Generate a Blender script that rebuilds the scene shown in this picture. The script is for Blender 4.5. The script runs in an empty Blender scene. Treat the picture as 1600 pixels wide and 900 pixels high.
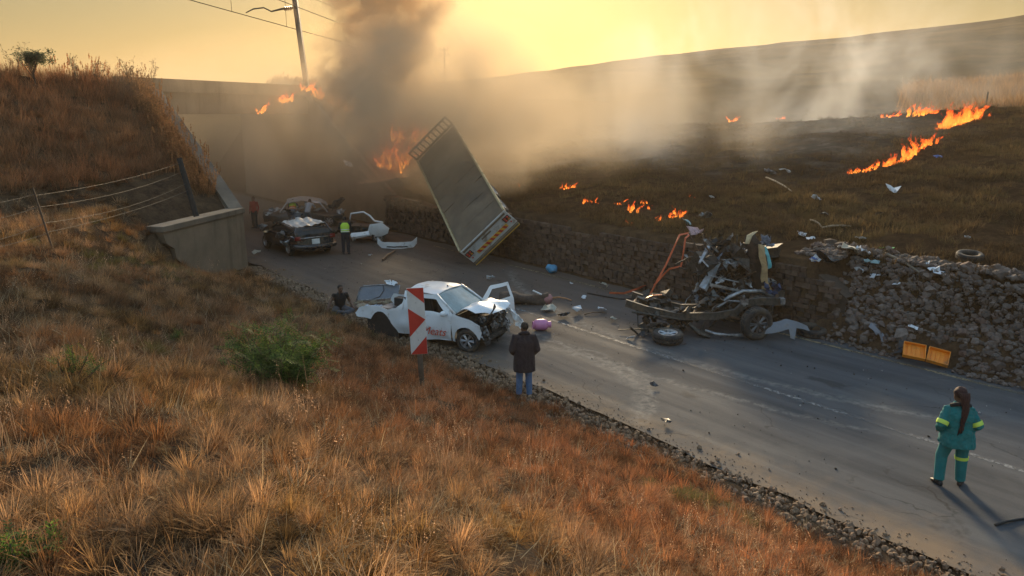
import bpy, bmesh, math, random
import numpy as np
from mathutils import Vector, Matrix, Euler, noise as mnoise
from mathutils.geometry import delaunay_2d_cdt, tessellate_polygon
from mathutils.bvhtree import BVHTree

random.seed(7)
RNG = np.random.default_rng(11)
SC = bpy.context.scene
COL = SC.collection

# ---------------------------------------------------------------- camera, sky, sun, exposure
FPX = 1186.0                      # focal length in pixels of a 1600 px wide frame
PITCH = math.radians(12.9)
CAM_H = 6.0
cam_data = bpy.data.cameras.new('camera')
cam_data.sensor_width = 36.0
cam_data.lens = FPX / 1600.0 * 36.0
cam_data.clip_start = 0.05
cam_data.clip_end = 6000.0
cam = bpy.data.objects.new('camera', cam_data)
COL.objects.link(cam)
cam.location = (0, 0, CAM_H)
cam.rotation_euler = (math.pi / 2 - PITCH, 0, 0)
SC.camera = cam

SUN_EL = math.radians(15.0)
SUN_AZ = math.radians(1.5)        # measured from +Y towards +X
world = bpy.data.worlds.new('World')
SC.world = world
world.use_nodes = True
wn = world.node_tree
sky = wn.nodes.new('ShaderNodeTexSky')
sky.sky_type = 'NISHITA'
sky.sun_disc = False
sky.sun_elevation = SUN_EL
sky.sun_rotation = SUN_AZ
sky.air_density = 1.7
sky.dust_density = 1.7
sky.ozone_density = 1.0
sky.altitude = 1200
bg = wn.nodes['Background']
bg.inputs['Strength'].default_value = 0.15
# the low air is smoky all round: it dims and warms the sky towards the horizon
wtc = wn.nodes.new('ShaderNodeTexCoord'); wsep = wn.nodes.new('ShaderNodeSeparateXYZ')
wramp = wn.nodes.new('ShaderNodeValToRGB'); wmul = wn.nodes.new('ShaderNodeMix')
wmul.data_type = 'RGBA'; wmul.blend_type = 'MULTIPLY'; wmul.inputs[0].default_value = 1.0
wn.links.new(wtc.outputs['Generated'], wsep.inputs[0]); wn.links.new(wsep.outputs[2], wramp.inputs[0])
SMOKY = [(0.0, (0.132, 0.110, 0.082)), (0.16, (0.158, 0.136, 0.104)), (0.45, (1.0, 1.0, 1.0))]
while len(wramp.color_ramp.elements) < len(SMOKY): wramp.color_ramp.elements.new(0.5)
for e_, (p_, c_) in zip(wramp.color_ramp.elements, SMOKY): e_.position = p_; e_.color = (*c_, 1)
wn.links.new(sky.outputs['Color'], wmul.inputs[6]); wn.links.new(wramp.outputs[0], wmul.inputs[7])
wn.links.new(wmul.outputs[2], bg.inputs['Color'])

sun_data = bpy.data.lights.new('sun', 'SUN')
sun_data.energy = 4.6
sun_data.angle = math.radians(9.0)  # disc blurred by the smoke in the air
sun_data.color = (1.0, 0.76, 0.46)
sun = bpy.data.objects.new('sun', sun_data)
COL.objects.link(sun)
sdir = Vector((math.sin(SUN_AZ) * math.cos(SUN_EL), math.cos(SUN_AZ) * math.cos(SUN_EL), math.sin(SUN_EL)))
sun.rotation_euler = (-sdir).to_track_quat('-Z', 'Y').to_euler()

SC.view_settings.view_transform = 'Standard'
SC.view_settings.look = 'None'
SC.view_settings.exposure = 1.08
SC.view_settings.gamma = 1.0
SC.view_settings.use_curve_mapping = False
cy = SC.cycles
cy.use_denoising = True
cy.max_bounces = 6
cy.diffuse_bounces = 3
cy.glossy_bounces = 3
cy.transmission_bounces = 4
cy.transparent_max_bounces = 12
cy.volume_bounces = 3
cy.volume_step_rate = 3.0
cy.volume_max_steps = 96
cy.use_adaptive_sampling = True
cy.adaptive_threshold = 0.014
cy.sample_clamp_indirect = 4.0

# ---------------------------------------------------------------- coordinates
AR = math.radians(52.3)            # the road runs along d, n points across it to the far side
DX, DY = -math.cos(AR), math.sin(AR)
NX, NY = math.sin(AR), math.cos(AR)

def st(s, t, z=0.0):
    return Vector((s * NX + t * DX, s * NY + t * DY, z))

def to_s(x, y): return x * NX + y * NY
def to_t(x, y): return x * DX + y * DY

def ray(u, v):
    a = (u - 800) / FPX; b = (450 - v) / FPX
    return Vector((a, math.cos(PITCH) + b * math.sin(PITCH), -math.sin(PITCH) + b * math.cos(PITCH)))

def gp(u, v, z=0.0):
    d = ray(u, v); k = (z - CAM_H) / d.z
    return Vector((0, 0, CAM_H)) + d * k

def at(u, v, Y):
    d = ray(u, v)
    return Vector((0, 0, CAM_H)) + d * (Y / d.y)

# ---------------------------------------------------------------- noise in numpy
_perm = RNG.permutation(256)
def vnoise(x, y, seed=0):
    x = np.asarray(x, float); y = np.asarray(y, float)
    xi = np.floor(x).astype(int); yi = np.floor(y).astype(int)
    fx = x - xi; fy = y - yi
    fx = fx * fx * (3 - 2 * fx); fy = fy * fy * (3 - 2 * fy)
    def h(a, b): return _perm[(_perm[(a + seed * 17) & 255] + b) & 255] / 255.0
    return (h(xi, yi) * (1 - fx) + h(xi + 1, yi) * fx) * (1 - fy) + (h(xi, yi + 1) * (1 - fx) + h(xi + 1, yi + 1) * fx) * fy

def fbm(x, y, o=4, seed=0):
    r = 0.0; a = 0.5; f = 1.0
    for k in range(o):
        r = r + a * vnoise(x * f, y * f, seed + k); a *= 0.5; f *= 2.03
    return r

def sstep(a, b, x):
    k = np.clip((x - a) / (b - a), 0, 1)
    return k * k * (3 - 2 * k)

# ---------------------------------------------------------------- terrain height
S_TOE, S_LW, S_RW, S_GAB = 10.2, 9.7, 20.1, 19.55
P0 = np.array([-18.0, 39.2]); EV = np.array([0.447, 0.894]); MV = np.array([-0.894, 0.447])

def rail_q(x, y): return (x - P0[0]) * MV[0] + (y - P0[1]) * MV[1]

SKY_U = np.array([-2.0, -0.30, -0.067, 0.17, 0.295, 0.42, 0.55, 0.675, 1.2, 3.0])
SKY_V = np.array([150, 140, 126, 89, 75, 66, 55, 45, 40, 60.])

def height(x, y):
    x = np.asarray(x, float); y = np.asarray(y, float)
    s = x * NX + y * NY; t = x * DX + y * DY
    q = rail_q(x, y)
    emb = np.where(q < 0, 7.55 + 0.50 * q, np.where(q < 6.5, 7.55, 7.55 - 0.5 * (q - 6.5)))
    # near bank
    B = np.interp(t, [-30, -10, 0, 10, 18, 24, 29, 60], [4.6, 4.4, 4.2, 3.55, 3.05, 2.9, 2.9, 2.5])
    w = np.interp(t, [-10, 4, 12, 20, 27, 30], [8.2, 8.0, 8.6, 7.4, 4.6, 4.4])
    r = np.clip((9.25 - s) / w, 0, 1.0)
    zb = np.clip(S_TOE - s, 0, 0.95) * 0.10 + (B - 0.1) * r ** np.interp(t, [0, 12, 22, 27], [1.0, 1.12, 1.2, 2.2]) + np.clip(9.25 - w - s, 0, 60) * 0.012
    lump = (fbm(x * 0.9, y * 0.9, 3, 3) - 0.45) * 0.42 * np.clip(r * 4, 0, 1)
    behind = (t - 26.4) - (s - 6.0) * (3.5 / 3.75)
    front = sstep(3.0, 5.4, s) * sstep(0.35, 0.05, behind) * (t < 31)       # dug away in front of the end wall
    left = np.maximum(zb, emb * (1 - front) - 3.0 * front) + lump * (1 - 0.7 * front)
    left = np.where((behind > 0.35) & (s > 5.6) & (s < 9.4) & (t < 31), np.maximum(left, 2.2), left)
    left = np.where((t > 30.0) & (s > 4), np.maximum(left, np.minimum(emb, 7.55)), left)
    # far side
    R = np.hypot(x, y); az = x / np.maximum(y, 1.0)
    sc_ = np.interp(az, [-0.5, -0.07, 0.08, 0.4, 0.6, 1.0, 3.0], [40, 42, 44, 50, 56, 64, 70])
    zc = 1.95 + 0.122 * (sc_ - 20)
    zr = np.where(s < sc_, 1.95 + 0.122 * (s - 20), zc - 0.05 * np.clip(s - sc_, 0, 14))
    zr = zr + (fbm(x * 0.22, y * 0.22, 3, 9) - 0.47) * 0.7 * sstep(20, 26, s) + (fbm(x * 1.3, y * 1.3, 3, 5) - 0.45) * 0.3 * sstep(19.8, 21, s)
    vv = np.interp(az, SKY_U, SKY_V)
    el = np.tan(np.arctan((450 - vv) / FPX) - PITCH)
    zsky = CAM_H + 270.0 * el
    k = np.clip((R - (sc_ + 16)) / (270 - (sc_ + 16)), 0, 1)
    zfar = zc - 0.8 + (zsky - zc + 0.8) * (k ** 1.1) + (fbm(x * 0.03, y * 0.03, 4, 21) - 0.47) * 5.0 * np.sin(np.pi * np.clip(k, 0, 1)) 
    zfar = zfar - np.clip(R - 270, 0, 600) * 0.05
    zr = np.where(s > sc_ + 14, zfar * sstep(sc_ + 14, sc_ + 30, s) + zr * (1 - sstep(sc_ + 14, sc_ + 30, s)), zr)
    right = np.where(t > 20, np.maximum(zr, np.where(q > 3.5, np.minimum(emb, zr + 20), emb)), zr)
    ramp = 1.9 * np.clip((s - 19.0) / 1.75, 0, 1.0) + (fbm(x * 1.7, y * 1.7, 2, 66) - 0.4) * 0.3
    right = np.where((t < 11.0) & (s < 20.9), np.minimum(right, np.maximum(ramp, 0.0)), right)
    z = np.where(s < S_TOE, left, np.where((s > S_GAB + 0.02) | ((t < 11.0) & (s > 19.05)), right, -0.06))
    corr = (s >= S_LW) & (s <= S_RW - 0.02) & (t > 30)
    z = np.where(corr, -0.06, z)
    return z

def hz(x, y): return float(height(np.array([x]), np.array([y]))[0])

def on_ground(u, v, lift=0.0, ymin=2.0, ymax=300.0):
    d = ray(u, v); prev = None
    ys = np.arange(ymin, ymax, 0.05)
    X = d.x / d.y * ys; Zr = CAM_H + d.z / d.y * ys
    Zg = height(X, ys)
    Zg = np.where(Zg < -0.01, 0.0, Zg)
    hit = np.nonzero(Zr <= Zg)[0]
    i = hit[0] if len(hit) else len(ys) - 1
    return Vector((X[i], ys[i], Zg[i] + lift))

# ---------------------------------------------------------------- materials
def new_mat(name):
    m = bpy.data.materials.new(name); m.use_nodes = True
    nt = m.node_tree
    for n in list(nt.nodes): nt.nodes.remove(n)
    out = nt.nodes.new('ShaderNodeOutputMaterial')
    return m, nt, out

class NT:
    def __init__(s, nt): s.nt = nt
    def n(s, typ, **kw):
        o = s.nt.nodes.new(typ)
        for k, v in kw.items():
            if k.startswith('i_'):
                key = k[2:]
                key = int(key) if key.isdigit() else key.replace('__', ' ')
                if isinstance(v, bpy.types.NodeSocket): s.nt.links.new(v, o.inputs[key])
                else: o.inputs[key].default_value = v
            else: setattr(o, k, v)
        return o
    def link(s, a, b): s.nt.links.new(a, b)
    def math(s, op, a, b=None, c=None, clamp=False):
        o = s.nt.nodes.new('ShaderNodeMath'); o.operation = op; o.use_clamp = clamp
        for i, v in enumerate((a, b, c)):
            if v is None: continue
            if isinstance(v, bpy.types.NodeSocket): s.nt.links.new(v, o.inputs[i])
            else: o.inputs[i].default_value = v
        return o.outputs[0]
    def mix(s, f, a, b, blend='MIX'):
        o = s.nt.nodes.new('ShaderNodeMix'); o.data_type = 'RGBA'; o.blend_type = blend
        for key, v in ((0, f), (6, a), (7, b)):
            if isinstance(v, bpy.types.NodeSocket): s.nt.links.new(v, o.inputs[key])
            else: o.inputs[key].default_value = v if key == 0 else (*v[:3], 1)
        return o.outputs[2]
    def ramp(s, f, stops, interp='LINEAR'):
        o = s.nt.nodes.new('ShaderNodeValToRGB'); s.nt.links.new(f, o.inputs[0])
        cr = o.color_ramp; cr.interpolation = interp
        while len(cr.elements) < len(stops): cr.elements.new(0.5)
        for e, (p, c) in zip(cr.elements, stops):
            e.position = p; e.color = (*c[:3], 1) if not isinstance(c, (int, float)) else (c, c, c, 1)
        return o.outputs[0]
    def noise(s, scale, vec=None, detail=4, rough=0.55, dist=0.0):
        o = s.n('ShaderNodeTexNoise'); o.inputs['Scale'].default_value = scale
        o.inputs['Detail'].default_value = detail; o.inputs['Roughness'].default_value = rough
        o.inputs['Distortion'].default_value = dist
        if vec is not None: s.nt.links.new(vec, o.inputs['Vector'])
        return o.outputs['Fac']

MATS = {}
def mat(name, col, rough=0.6, metal=0.0, var=0.25, scale=6.0, bump=0.0, bscale=30.0, dirt=None, dirt_amt=0.0, dirt_scale=3.0, coat=0.0, spec=0.5):
    if name in MATS: return MATS[name]
    m, nt, out = new_mat(name); N = NT(nt)
    tc = N.n('ShaderNodeTexCoord').outputs['Object']
    p = N.n('ShaderNodeBsdfPrincipled')
    f = N.noise(scale, tc, 5, 0.6)
    lo = [c * (1 - var) for c in col]; hi = [min(1, c * (1 + var)) for c in col]
    c = N.ramp(f, [(0.3, lo), (0.7, hi)])
    if dirt is not None:
        g = N.ramp(N.noise(dirt_scale, tc, 6, 0.65), [(0.62 - dirt_amt * 0.4, 0.0), (0.72 - dirt_amt * 0.25, 1.0)])
        c = N.mix(N.math('MULTIPLY', g, 0.85), c, dirt)
    N.link(c, p.inputs['Base Color'])
    p.inputs['Roughness'].default_value = rough; p.inputs['Metallic'].default_value = metal
    p.inputs['Coat Weight'].default_value = coat
    p.inputs['Specular IOR Level'].default_value = spec
    if bump:
        b = N.n('ShaderNodeBump'); b.inputs['Strength'].default_value = bump; b.inputs['Distance'].default_value = 0.02
        N.link(N.noise(bscale, tc, 5, 0.65), b.inputs['Height']); N.link(b.outputs[0], p.inputs['Normal'])
    N.link(p.outputs[0], out.inputs[0])
    MATS[name] = m
    return m

# ---------------------------------------------------------------- object helpers
def link_obj(name, me, parent=None, matl=None):
    o = bpy.data.objects.new(name, me); COL.objects.link(o)
    if parent is not None: o.parent = parent
    if matl is not None and me is not None and len(me.materials) == 0: me.materials.append(matl)
    return o

def tag(o, label=None, cat=None, group=None, kind=None):
    if label: o['label'] = label
    if cat: o['category'] = cat
    if group: o['group'] = group
    if kind: o['kind'] = kind
    return o

def thing(name, label, cat, loc=(0, 0, 0), rotz=0.0, group=None, rot=None):
    o = bpy.data.objects.new(name, None); COL.objects.link(o)
    o.empty_display_size = 0.2
    o.location = loc
    o.rotation_euler = rot if rot is not None else (0, 0, rotz)
    return tag(o, label, cat, group)

def rotm(rx=0, ry=0, rz=0): return Euler((rx, ry, rz)).to_matrix()

class MB:
    """collects geometry for one mesh"""
    def __init__(s): s.v = []; s.f = []; s.m = []; s.mi = 0
    def add(s, vs, fs):
        b = len(s.v); s.v.extend([tuple(v) for v in vs]); s.f.extend([tuple(b + i for i in f) for f in fs]); s.m.extend([s.mi] * len(fs)); return s
    def box(s, c, size, R=None, jit=0.0):
        c = Vector(c); h = [k / 2 for k in size]; vs = []
        for sx in (-1, 1):
            for sy in (-1, 1):
                for sz in (-1, 1):
                    p = Vector((sx * h[0], sy * h[1], sz * h[2]))
                    if jit: p += Vector((random.uniform(-jit, jit), random.uniform(-jit, jit), random.uniform(-jit, jit)))
                    vs.append(c + (R @ p if R is not None else p))
        return s.add(vs, [(0, 1, 3, 2), (4, 6, 7, 5), (0, 4, 5, 1), (2, 3, 7, 6), (0, 2, 6, 4), (1, 5, 7, 3)])
    def cyl(s, p0, p1, r0, r1=None, n=10, cap=True):
        return s.tube([p0, p1], [r0, r0 if r1 is None else r1], n, cap)
    def tube(s, pts, r, n=8, cap=True, sq=1.0):
        pts = [Vector(p) for p in pts]
        if not hasattr(r, '__len__'): r = [r] * len(pts)
        rings = []; up = None
        for i, p in enumerate(pts):
            d = (pts[min(i + 1, len(pts) - 1)] - pts[max(i - 1, 0)])
            if d.length < 1e-9: d = Vector((0, 0, 1))
            d.normalize()
            if up is None:
                up = Vector((0, 0, 1)) if abs(d.z) < 0.9 else Vector((1, 0, 0))
            a = d.cross(up)
            if a.length < 1e-6: a = d.cross(Vector((0, 1, 0)))
            a.normalize(); b = a.cross(d).normalized(); up = b
            rings.append([p + (a * math.cos(2 * math.pi * k / n) + b * math.sin(2 * math.pi * k / n) * sq) * r[i] for k in range(n)])
        return s.rings(rings, cap)
    def rings(s, rings, cap=True, closed=True):
        n = len(rings[0]); vs = [p for r in rings for p in r]; fs = []
        for i in range(len(rings) - 1):
            for k in range(n if closed else n - 1):
                a = i * n + k; b = i * n + (k + 1) % n
                fs.append((a, b, b + n, a + n))
        if cap:
            fs.append(tuple(range(n))[::-1]); fs.append(tuple((len(rings) - 1) * n + k for k in range(n)))
        return s.add(vs, fs)
    def loft(s, secs, n=14, cap=True, p=2.0):
        """secs: (centre, rx, ry[, Rmat]) superellipse sections in local XY of Rmat"""
        rings = []
        for sec in secs:
            c, rx, ry = Vector(sec[0]), sec[1], sec[2]; R = sec[3] if len(sec) > 3 else None
            ring = []
            for k in range(n):
                a = 2 * math.pi * k / n; ca, sa = math.cos(a), math.sin(a)
                q = Vector((rx * math.copysign(abs(ca) ** (2 / p), ca), ry * math.copysign(abs(sa) ** (2 / p), sa), 0))
                ring.append(c + (R @ q if R is not None else q))
            rings.append(ring)
        return s.rings(rings, cap)
    def lathe(s, prof, n=16, M=None, cap=True):
        rings = []
        for r, z in prof:
            ring = [Vector((r * math.cos(2 * math.pi * k / n), r * math.sin(2 * math.pi * k / n), z)) for k in range(n)]
            rings.append([M @ p for p in ring] if M is not None else ring)
        return s.rings(rings, cap)
    def ell(s, c, r, R=None, nu=12, nv=8):
        c = Vector(c); rings = []
        for i in range(nv + 1):
            th = math.pi * (i + 0.02) / (nv + 0.04)
            ring = []
            for k in range(nu):
                a = 2 * math.pi * k / nu
                q = Vector((r[0] * math.sin(th) * math.cos(a), r[1] * math.sin(th) * math.sin(a), -r[2] * math.cos(th)))
                ring.append(c + (R @ q if R is not None else q))
            rings.append(ring)
        return s.rings(rings, True)
    def prism(s, poly, fn0, fn1):
        """poly: list of 2D; fn0/fn1 map to the two end faces"""
        n = len(poly); a = [fn0(*p) for p in poly]; b = [fn1(*p) for p in poly]
        tr = tessellate_polygon([[Vector((p[0], p[1], 0)) for p in poly]])
        s.add(a + b, [tuple(t) for t in tr] + [tuple(i + n for i in t[::-1]) for t in tr] + [(i, (i + 1) % n, (i + 1) % n + n, i + n) for i in range(n)])
        return s
    def sheet(s, outer, holes, fn, h=0.08, thick=0.0):
        """flat outline (with holes) triangulated on a grid of step h and mapped to space by fn(a, b) -> Vector"""
        pts = []; edges = []
        def addloop(lp):
            b = len(pts); q = []
            for i in range(len(lp)):
                p, r = Vector(lp[i]), Vector(lp[(i + 1) % len(lp)])
                k = max(1, int((r - p).length / h))
                for j in range(k): q.append(p.lerp(r, j / k))
            pts.extend(q); edges.extend([(b + i, b + (i + 1) % len(q)) for i in range(len(q))])
            return q
        L = [addloop(outer)] + [addloop(x) for x in holes]
        def inside(p, lp):
            c = False; j = len(lp) - 1
            for i in range(len(lp)):
                if (lp[i][1] > p[1]) != (lp[j][1] > p[1]) and p[0] < (lp[j][0] - lp[i][0]) * (p[1] - lp[i][1]) / (lp[j][1] - lp[i][1]) + lp[i][0]: c = not c
                j = i
            return c
        xs = [p[0] for p in outer]; ys = [p[1] for p in outer]
        bpts = list(pts)
        nx = int((max(xs) - min(xs)) / h) + 1; ny = int((max(ys) - min(ys)) / h) + 1
        for i in range(nx):
            for j in range(ny):
                p = Vector((min(xs) + (i + 0.5 + 0.2 * (j % 2)) * h, min(ys) + (j + 0.5) * h))
                if inside(p, outer) and not any(inside(p, x) for x in holes) and min((p - b).length_squared for b in bpts) > (0.4 * h) ** 2: pts.append(p)
        V, E, Fc, *_ = delaunay_2d_cdt([Vector((p[0], p[1])) for p in pts], edges, [], 0, 1e-5)
        fs = []
        for f in Fc:
            c = sum((V[i] for i in f), Vector((0, 0))) / len(f)
            if inside(c, outer) and not any(inside(c, x) for x in holes): fs.append(tuple(f))
        P = [fn(p[0], p[1]) for p in V]
        if not thick: return s.add(P, fs)
        nrm = [Vector((0, 0, 0)) for _ in P]
        for f in fs:
            nn = (P[f[1]] - P[f[0]]).cross(P[f[2]] - P[f[0]])
            for i in f: nrm[i] += nn
        Q = [p - (nn.normalized() if nn.length > 0 else nn) * thick for p, nn in zip(P, nrm)]
        cnt = {}
        for f in fs:
            for i in range(len(f)):
                e = (f[i], f[(i + 1) % len(f)]); cnt[e] = cnt.get(e, 0) + 1
        n = len(P); rim = [(b, a, a + n, b + n) for (a, b) in cnt if (b, a) not in cnt]
        return s.add(P + Q, fs + [tuple(i + n for i in f[::-1]) for f in fs] + rim)
    def crumple(s, amp, scale, seed=0, fn=None):
        for i, v in enumerate(s.v):
            p = Vector(v); k = 1.0 if fn is None else fn(p)
            if k <= 0: continue
            d = mnoise.noise_vector(p * scale + Vector((seed * 3.1, seed * 1.7, 0))) + 0.5 * mnoise.noise_vector(p * scale * 2.3 + Vector((0, seed * 2.3, 5)))
            s.v[i] = tuple(p + d * amp * k)
        return s
    def xf(s, M):
        s.v = [tuple(M @ Vector(v)) for v in s.v]; return s
    def mesh(s, name='m', smooth=False):
        me = bpy.data.meshes.new(name); me.from_pydata(s.v, [], s.f)
        me.polygons.foreach_set('material_index', s.m)
        bm = bmesh.new(); bm.from_mesh(me); bmesh.ops.recalc_face_normals(bm, faces=bm.faces); bm.to_mesh(me); bm.free()
        if smooth: me.polygons.foreach_set('use_smooth', [True] * len(me.polygons)); 
        me.update(); return me
    def build(s, name, matl, parent=None, smooth=False, bevel=0.0, auto=None):
        me = s.mesh(name, smooth)
        for m in (matl if isinstance(matl, (list, tuple)) else [matl]): me.materials.append(m)
        o = link_obj(name, me, parent)
        if auto is not None:
            bm = bmesh.new(); bm.from_mesh(me)
            for e in bm.edges:
                e.smooth = not (len(e.link_faces) == 2 and e.calc_face_angle(0) > auto)
            for f in bm.faces: f.smooth = True
            bm.to_mesh(me); bm.free()
        if bevel:
            md = o.modifiers.new('bevel', 'BEVEL'); md.width = bevel; md.segments = 2; md.limit_method = 'ANGLE'
        return o

def copy_tree(o, parent=None, loc=None, rot=None, scale=None, label=None):
    c = o.copy(); COL.objects.link(c); c.parent = parent
    if loc is not None: c.location = loc
    if rot is not None: c.rotation_euler = rot
    if scale is not None: c.scale = scale
    if label: c['label'] = label
    for ch in o.children: copy_tree(ch, c)
    return c

def rock_mesh(seed, sub=1, flat=0.75, name='rock'):
    r = random.Random(seed); bm = bmesh.new(); bmesh.ops.create_icosphere(bm, subdivisions=sub, radius=0.5)
    sx, sy, sz = r.uniform(0.75, 1.1), r.uniform(0.65, 1.0), r.uniform(0.5, 0.9) * flat / 0.75
    for v in bm.verts:
        d = mnoise.noise_vector(v.co * 2.1 + Vector((seed * 3.7, 0, 0))) * 0.22
        v.co = Vector((v.co.x * sx, v.co.y * sy, v.co.z * sz)) + d
        for ax in range(3):   # knock facets flat
            lim = (0.36, 0.33, 0.27)[ax] * r.uniform(0.95, 1.05)
            v.co[ax] = max(-lim, min(lim, v.co[ax]))
    me = bpy.data.meshes.new(name); bm.to_mesh(me); bm.free(); me.update()
    return me

# scatter: one object whose own mesh holds the variants and the points; instanced by geometry nodes
def scatter(name, variants, pts, rots, scales, idx, tints, matl, label, cat=None):
    V = []; Fc = []; grp = []
    for g, (vs, fs) in enumerate(variants):
        b = len(V); V.extend(vs); Fc.extend([tuple(b + i for i in f) for f in fs]); grp.extend([g] * len(vs))
    nv = len(V); n = len(pts)
    me = bpy.data.meshes.new(name); me.from_pydata([tuple(v) for v in V] + [tuple(p) for p in pts], [], Fc)
    me.materials.append(matl)
    a = me.attributes.new('ispt', 'BOOLEAN', 'POINT'); a.data.foreach_set('value', np.r_[np.zeros(nv, bool), np.ones(n, bool)])
    a = me.attributes.new('grp', 'INT', 'POINT'); a.data.foreach_set('value', np.r_[np.array(grp), np.array(idx)].astype(np.int32))
    a = me.attributes.new('rot', 'FLOAT_VECTOR', 'POINT'); a.data.foreach_set('vector', np.r_[np.zeros((nv, 3)), rots].astype(np.float32).ravel())
    sc3 = np.asarray(scales, float)
    if sc3.ndim == 1: sc3 = np.repeat(sc3[:, None], 3, 1)
    a = me.attributes.new('scl', 'FLOAT_VECTOR', 'POINT'); a.data.foreach_set('vector', np.r_[np.zeros((nv, 3)), sc3].astype(np.float32).ravel())
    a = me.attributes.new('tint', 'FLOAT_VECTOR', 'POINT'); a.data.foreach_set('vector', np.r_[np.zeros((nv, 3)), tints].astype(np.float32).ravel())
    o = link_obj(name, me)
    ng = bpy.data.node_groups.new(name, 'GeometryNodeTree')
    ng.interface.new_socket('Geometry', in_out='INPUT', socket_type='NodeSocketGeometry')
    ng.interface.new_socket('Geometry', in_out='OUTPUT', socket_type='NodeSocketGeometry')
    L = ng.links.new; nn = ng.nodes.new
    gi = nn('NodeGroupInput'); go = nn('NodeGroupOutput')
    def attr(nm, typ):
        k = nn('GeometryNodeInputNamedAttribute'); k.data_type = typ; k.inputs['Name'].default_value = nm; return k.outputs['Attribute']
    sep = nn('GeometryNodeSeparateGeometry'); sep.domain = 'POINT'
    L(gi.outputs[0], sep.inputs[0]); L(attr('ispt', 'BOOLEAN'), sep.inputs[1])
    spl = nn('GeometryNodeSplitToInstances'); spl.domain = 'POINT'
    L(sep.outputs[1], spl.inputs[0]); L(attr('grp', 'INT'), spl.inputs['Group ID'])
    m2p = nn('GeometryNodeMeshToPoints'); L(sep.outputs[0], m2p.inputs[0])
    iop = nn('GeometryNodeInstanceOnPoints')
    L(m2p.outputs[0], iop.inputs['Points']); L(spl.outputs[0], iop.inputs['Instance'])
    iop.inputs['Pick Instance'].default_value = True
    L(attr('grp', 'INT'), iop.inputs['Instance Index'])
    e2r = nn('FunctionNodeEulerToRotation'); L(attr('rot', 'FLOAT_VECTOR'), e2r.inputs[0])
    L(e2r.outputs[0], iop.inputs['Rotation']); L(attr('scl', 'FLOAT_VECTOR'), iop.inputs['Scale'])
    L(iop.outputs[0], go.inputs[0])
    md = o.modifiers.new('scatter', 'NODES'); md.node_group = ng
    tag(o, label, cat, kind='stuff')
    return o
# ================================================================ THE SETTING
def terrain_mat():
    m, nt, out = new_mat('dry_ground'); N = NT(nt)
    geo = N.n('ShaderNodeNewGeometry').outputs['Position']
    a = N.n('ShaderNodeAttribute', attribute_name='burn').outputs['Fac']
    f1 = N.noise(0.35, geo, 6, 0.65); f2 = N.noise(2.2, geo, 6, 0.7); f3 = N.noise(14, geo, 4, 0.7)
    c = N.ramp(f1, [(0.32, (0.085, 0.055, 0.034)), (0.5, (0.125, 0.078, 0.046)), (0.66, (0.165, 0.105, 0.06))])
    c = N.mix(N.ramp(f2, [(0.36, 0.0), (0.62, 0.9)]), c, (0.055, 0.035, 0.024))
    c = N.mix(N.ramp(f3, [(0.5, 0.0), (0.75, 0.45)]), c, (0.19, 0.13, 0.075))
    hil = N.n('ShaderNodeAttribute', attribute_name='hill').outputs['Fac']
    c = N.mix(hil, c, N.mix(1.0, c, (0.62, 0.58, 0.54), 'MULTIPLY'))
    far = N.n('ShaderNodeAttribute', attribute_name='far').outputs['Fac']
    fc = N.ramp(N.noise(0.045, geo, 7, 0.68, 0.4), [(0.34, (0.07, 0.05, 0.03)), (0.5, (0.135, 0.088, 0.046)), (0.66, (0.22, 0.135, 0.065))])
    c = N.mix(far, c, fc)
    bn = N.math('MULTIPLY', a, N.ramp(N.noise(0.45, geo, 6, 0.7), [(0.36, 0.15), (0.54, 1.0)]))
    ash = N.ramp(N.noise(0.7, geo, 7, 0.72, 0.6), [(0.36, (0.024, 0.021, 0.019)), (0.52, (0.052, 0.042, 0.034)), (0.66, (0.115, 0.095, 0.078))])
    c = N.mix(bn, c, ash)
    p = N.n('ShaderNodeBsdfDiffuse'); p.inputs['Roughness'].default_value = 0.9
    N.link(c, p.inputs['Color'])
    b = N.n('ShaderNodeBump'); b.inputs['Strength'].default_value = 0.9; b.inputs['Distance'].default_value = 0.12
    N.link(N.math('ADD', N.math('MULTIPLY', f2, 0.7), N.math('MULTIPLY', f3, 0.3)), b.inputs['Height'])
    N.link(b.outputs[0], p.inputs['Normal'])
    N.link(p.outputs[0], out.inputs[0])
    return m

def grow(a, b, step, ratio, end):
    v = [b]; k = step
    while abs(v[-1]) < end:
        k *= ratio; v.append(v[-1] + (k if a > 0 else -k))
    return v[1:]

sa = np.array(sorted(set([round(k, 3) for k in list(np.arange(-24, 9.4, 0.33)) + [9.45, 9.69, 9.71, 9.95, 10.2, 10.4, 12, 15, 18, 18.95, 19.05, 19.25, 19.4, 19.53, 19.6, 19.85, 20.07, 20.12] + list(np.arange(20.4, 70, 0.42))])))
sa = np.r_[grow(-1, sa[0], 0.4, 1.13, 420)[::-1], sa, grow(1, sa[-1], 0.42, 1.09, 620)]
ta = np.r_[np.arange(-16, 29.9, 0.36), 29.99, 30.02, np.arange(30.4, 80, 0.42)]
ta = np.r_[grow(-1, ta[0], 0.4, 1.13, 420)[::-1], ta, grow(1, ta[-1], 0.42, 1.09, 620)]
SG, TG = np.meshgrid(sa, ta, indexing='ij')
XG = SG * NX + TG * DX; YG = SG * NY + TG * DY
ZG = height(XG, YG)
nS, nT = SG.shape
vid = np.arange(nS * nT).reshape(nS, nT)
quads = np.stack([vid[:-1, :-1], vid[1:, :-1], vid[1:, 1:], vid[:-1, 1:]], -1).reshape(-1, 4)
gme = bpy.data.meshes.new('ground')
gme.from_pydata(np.stack([XG, YG, ZG], -1).reshape(-1, 3).tolist(), [], quads.tolist())
gme.polygons.foreach_set('use_smooth', np.ones(len(quads), bool))
RG = np.hypot(XG, YG)

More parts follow.
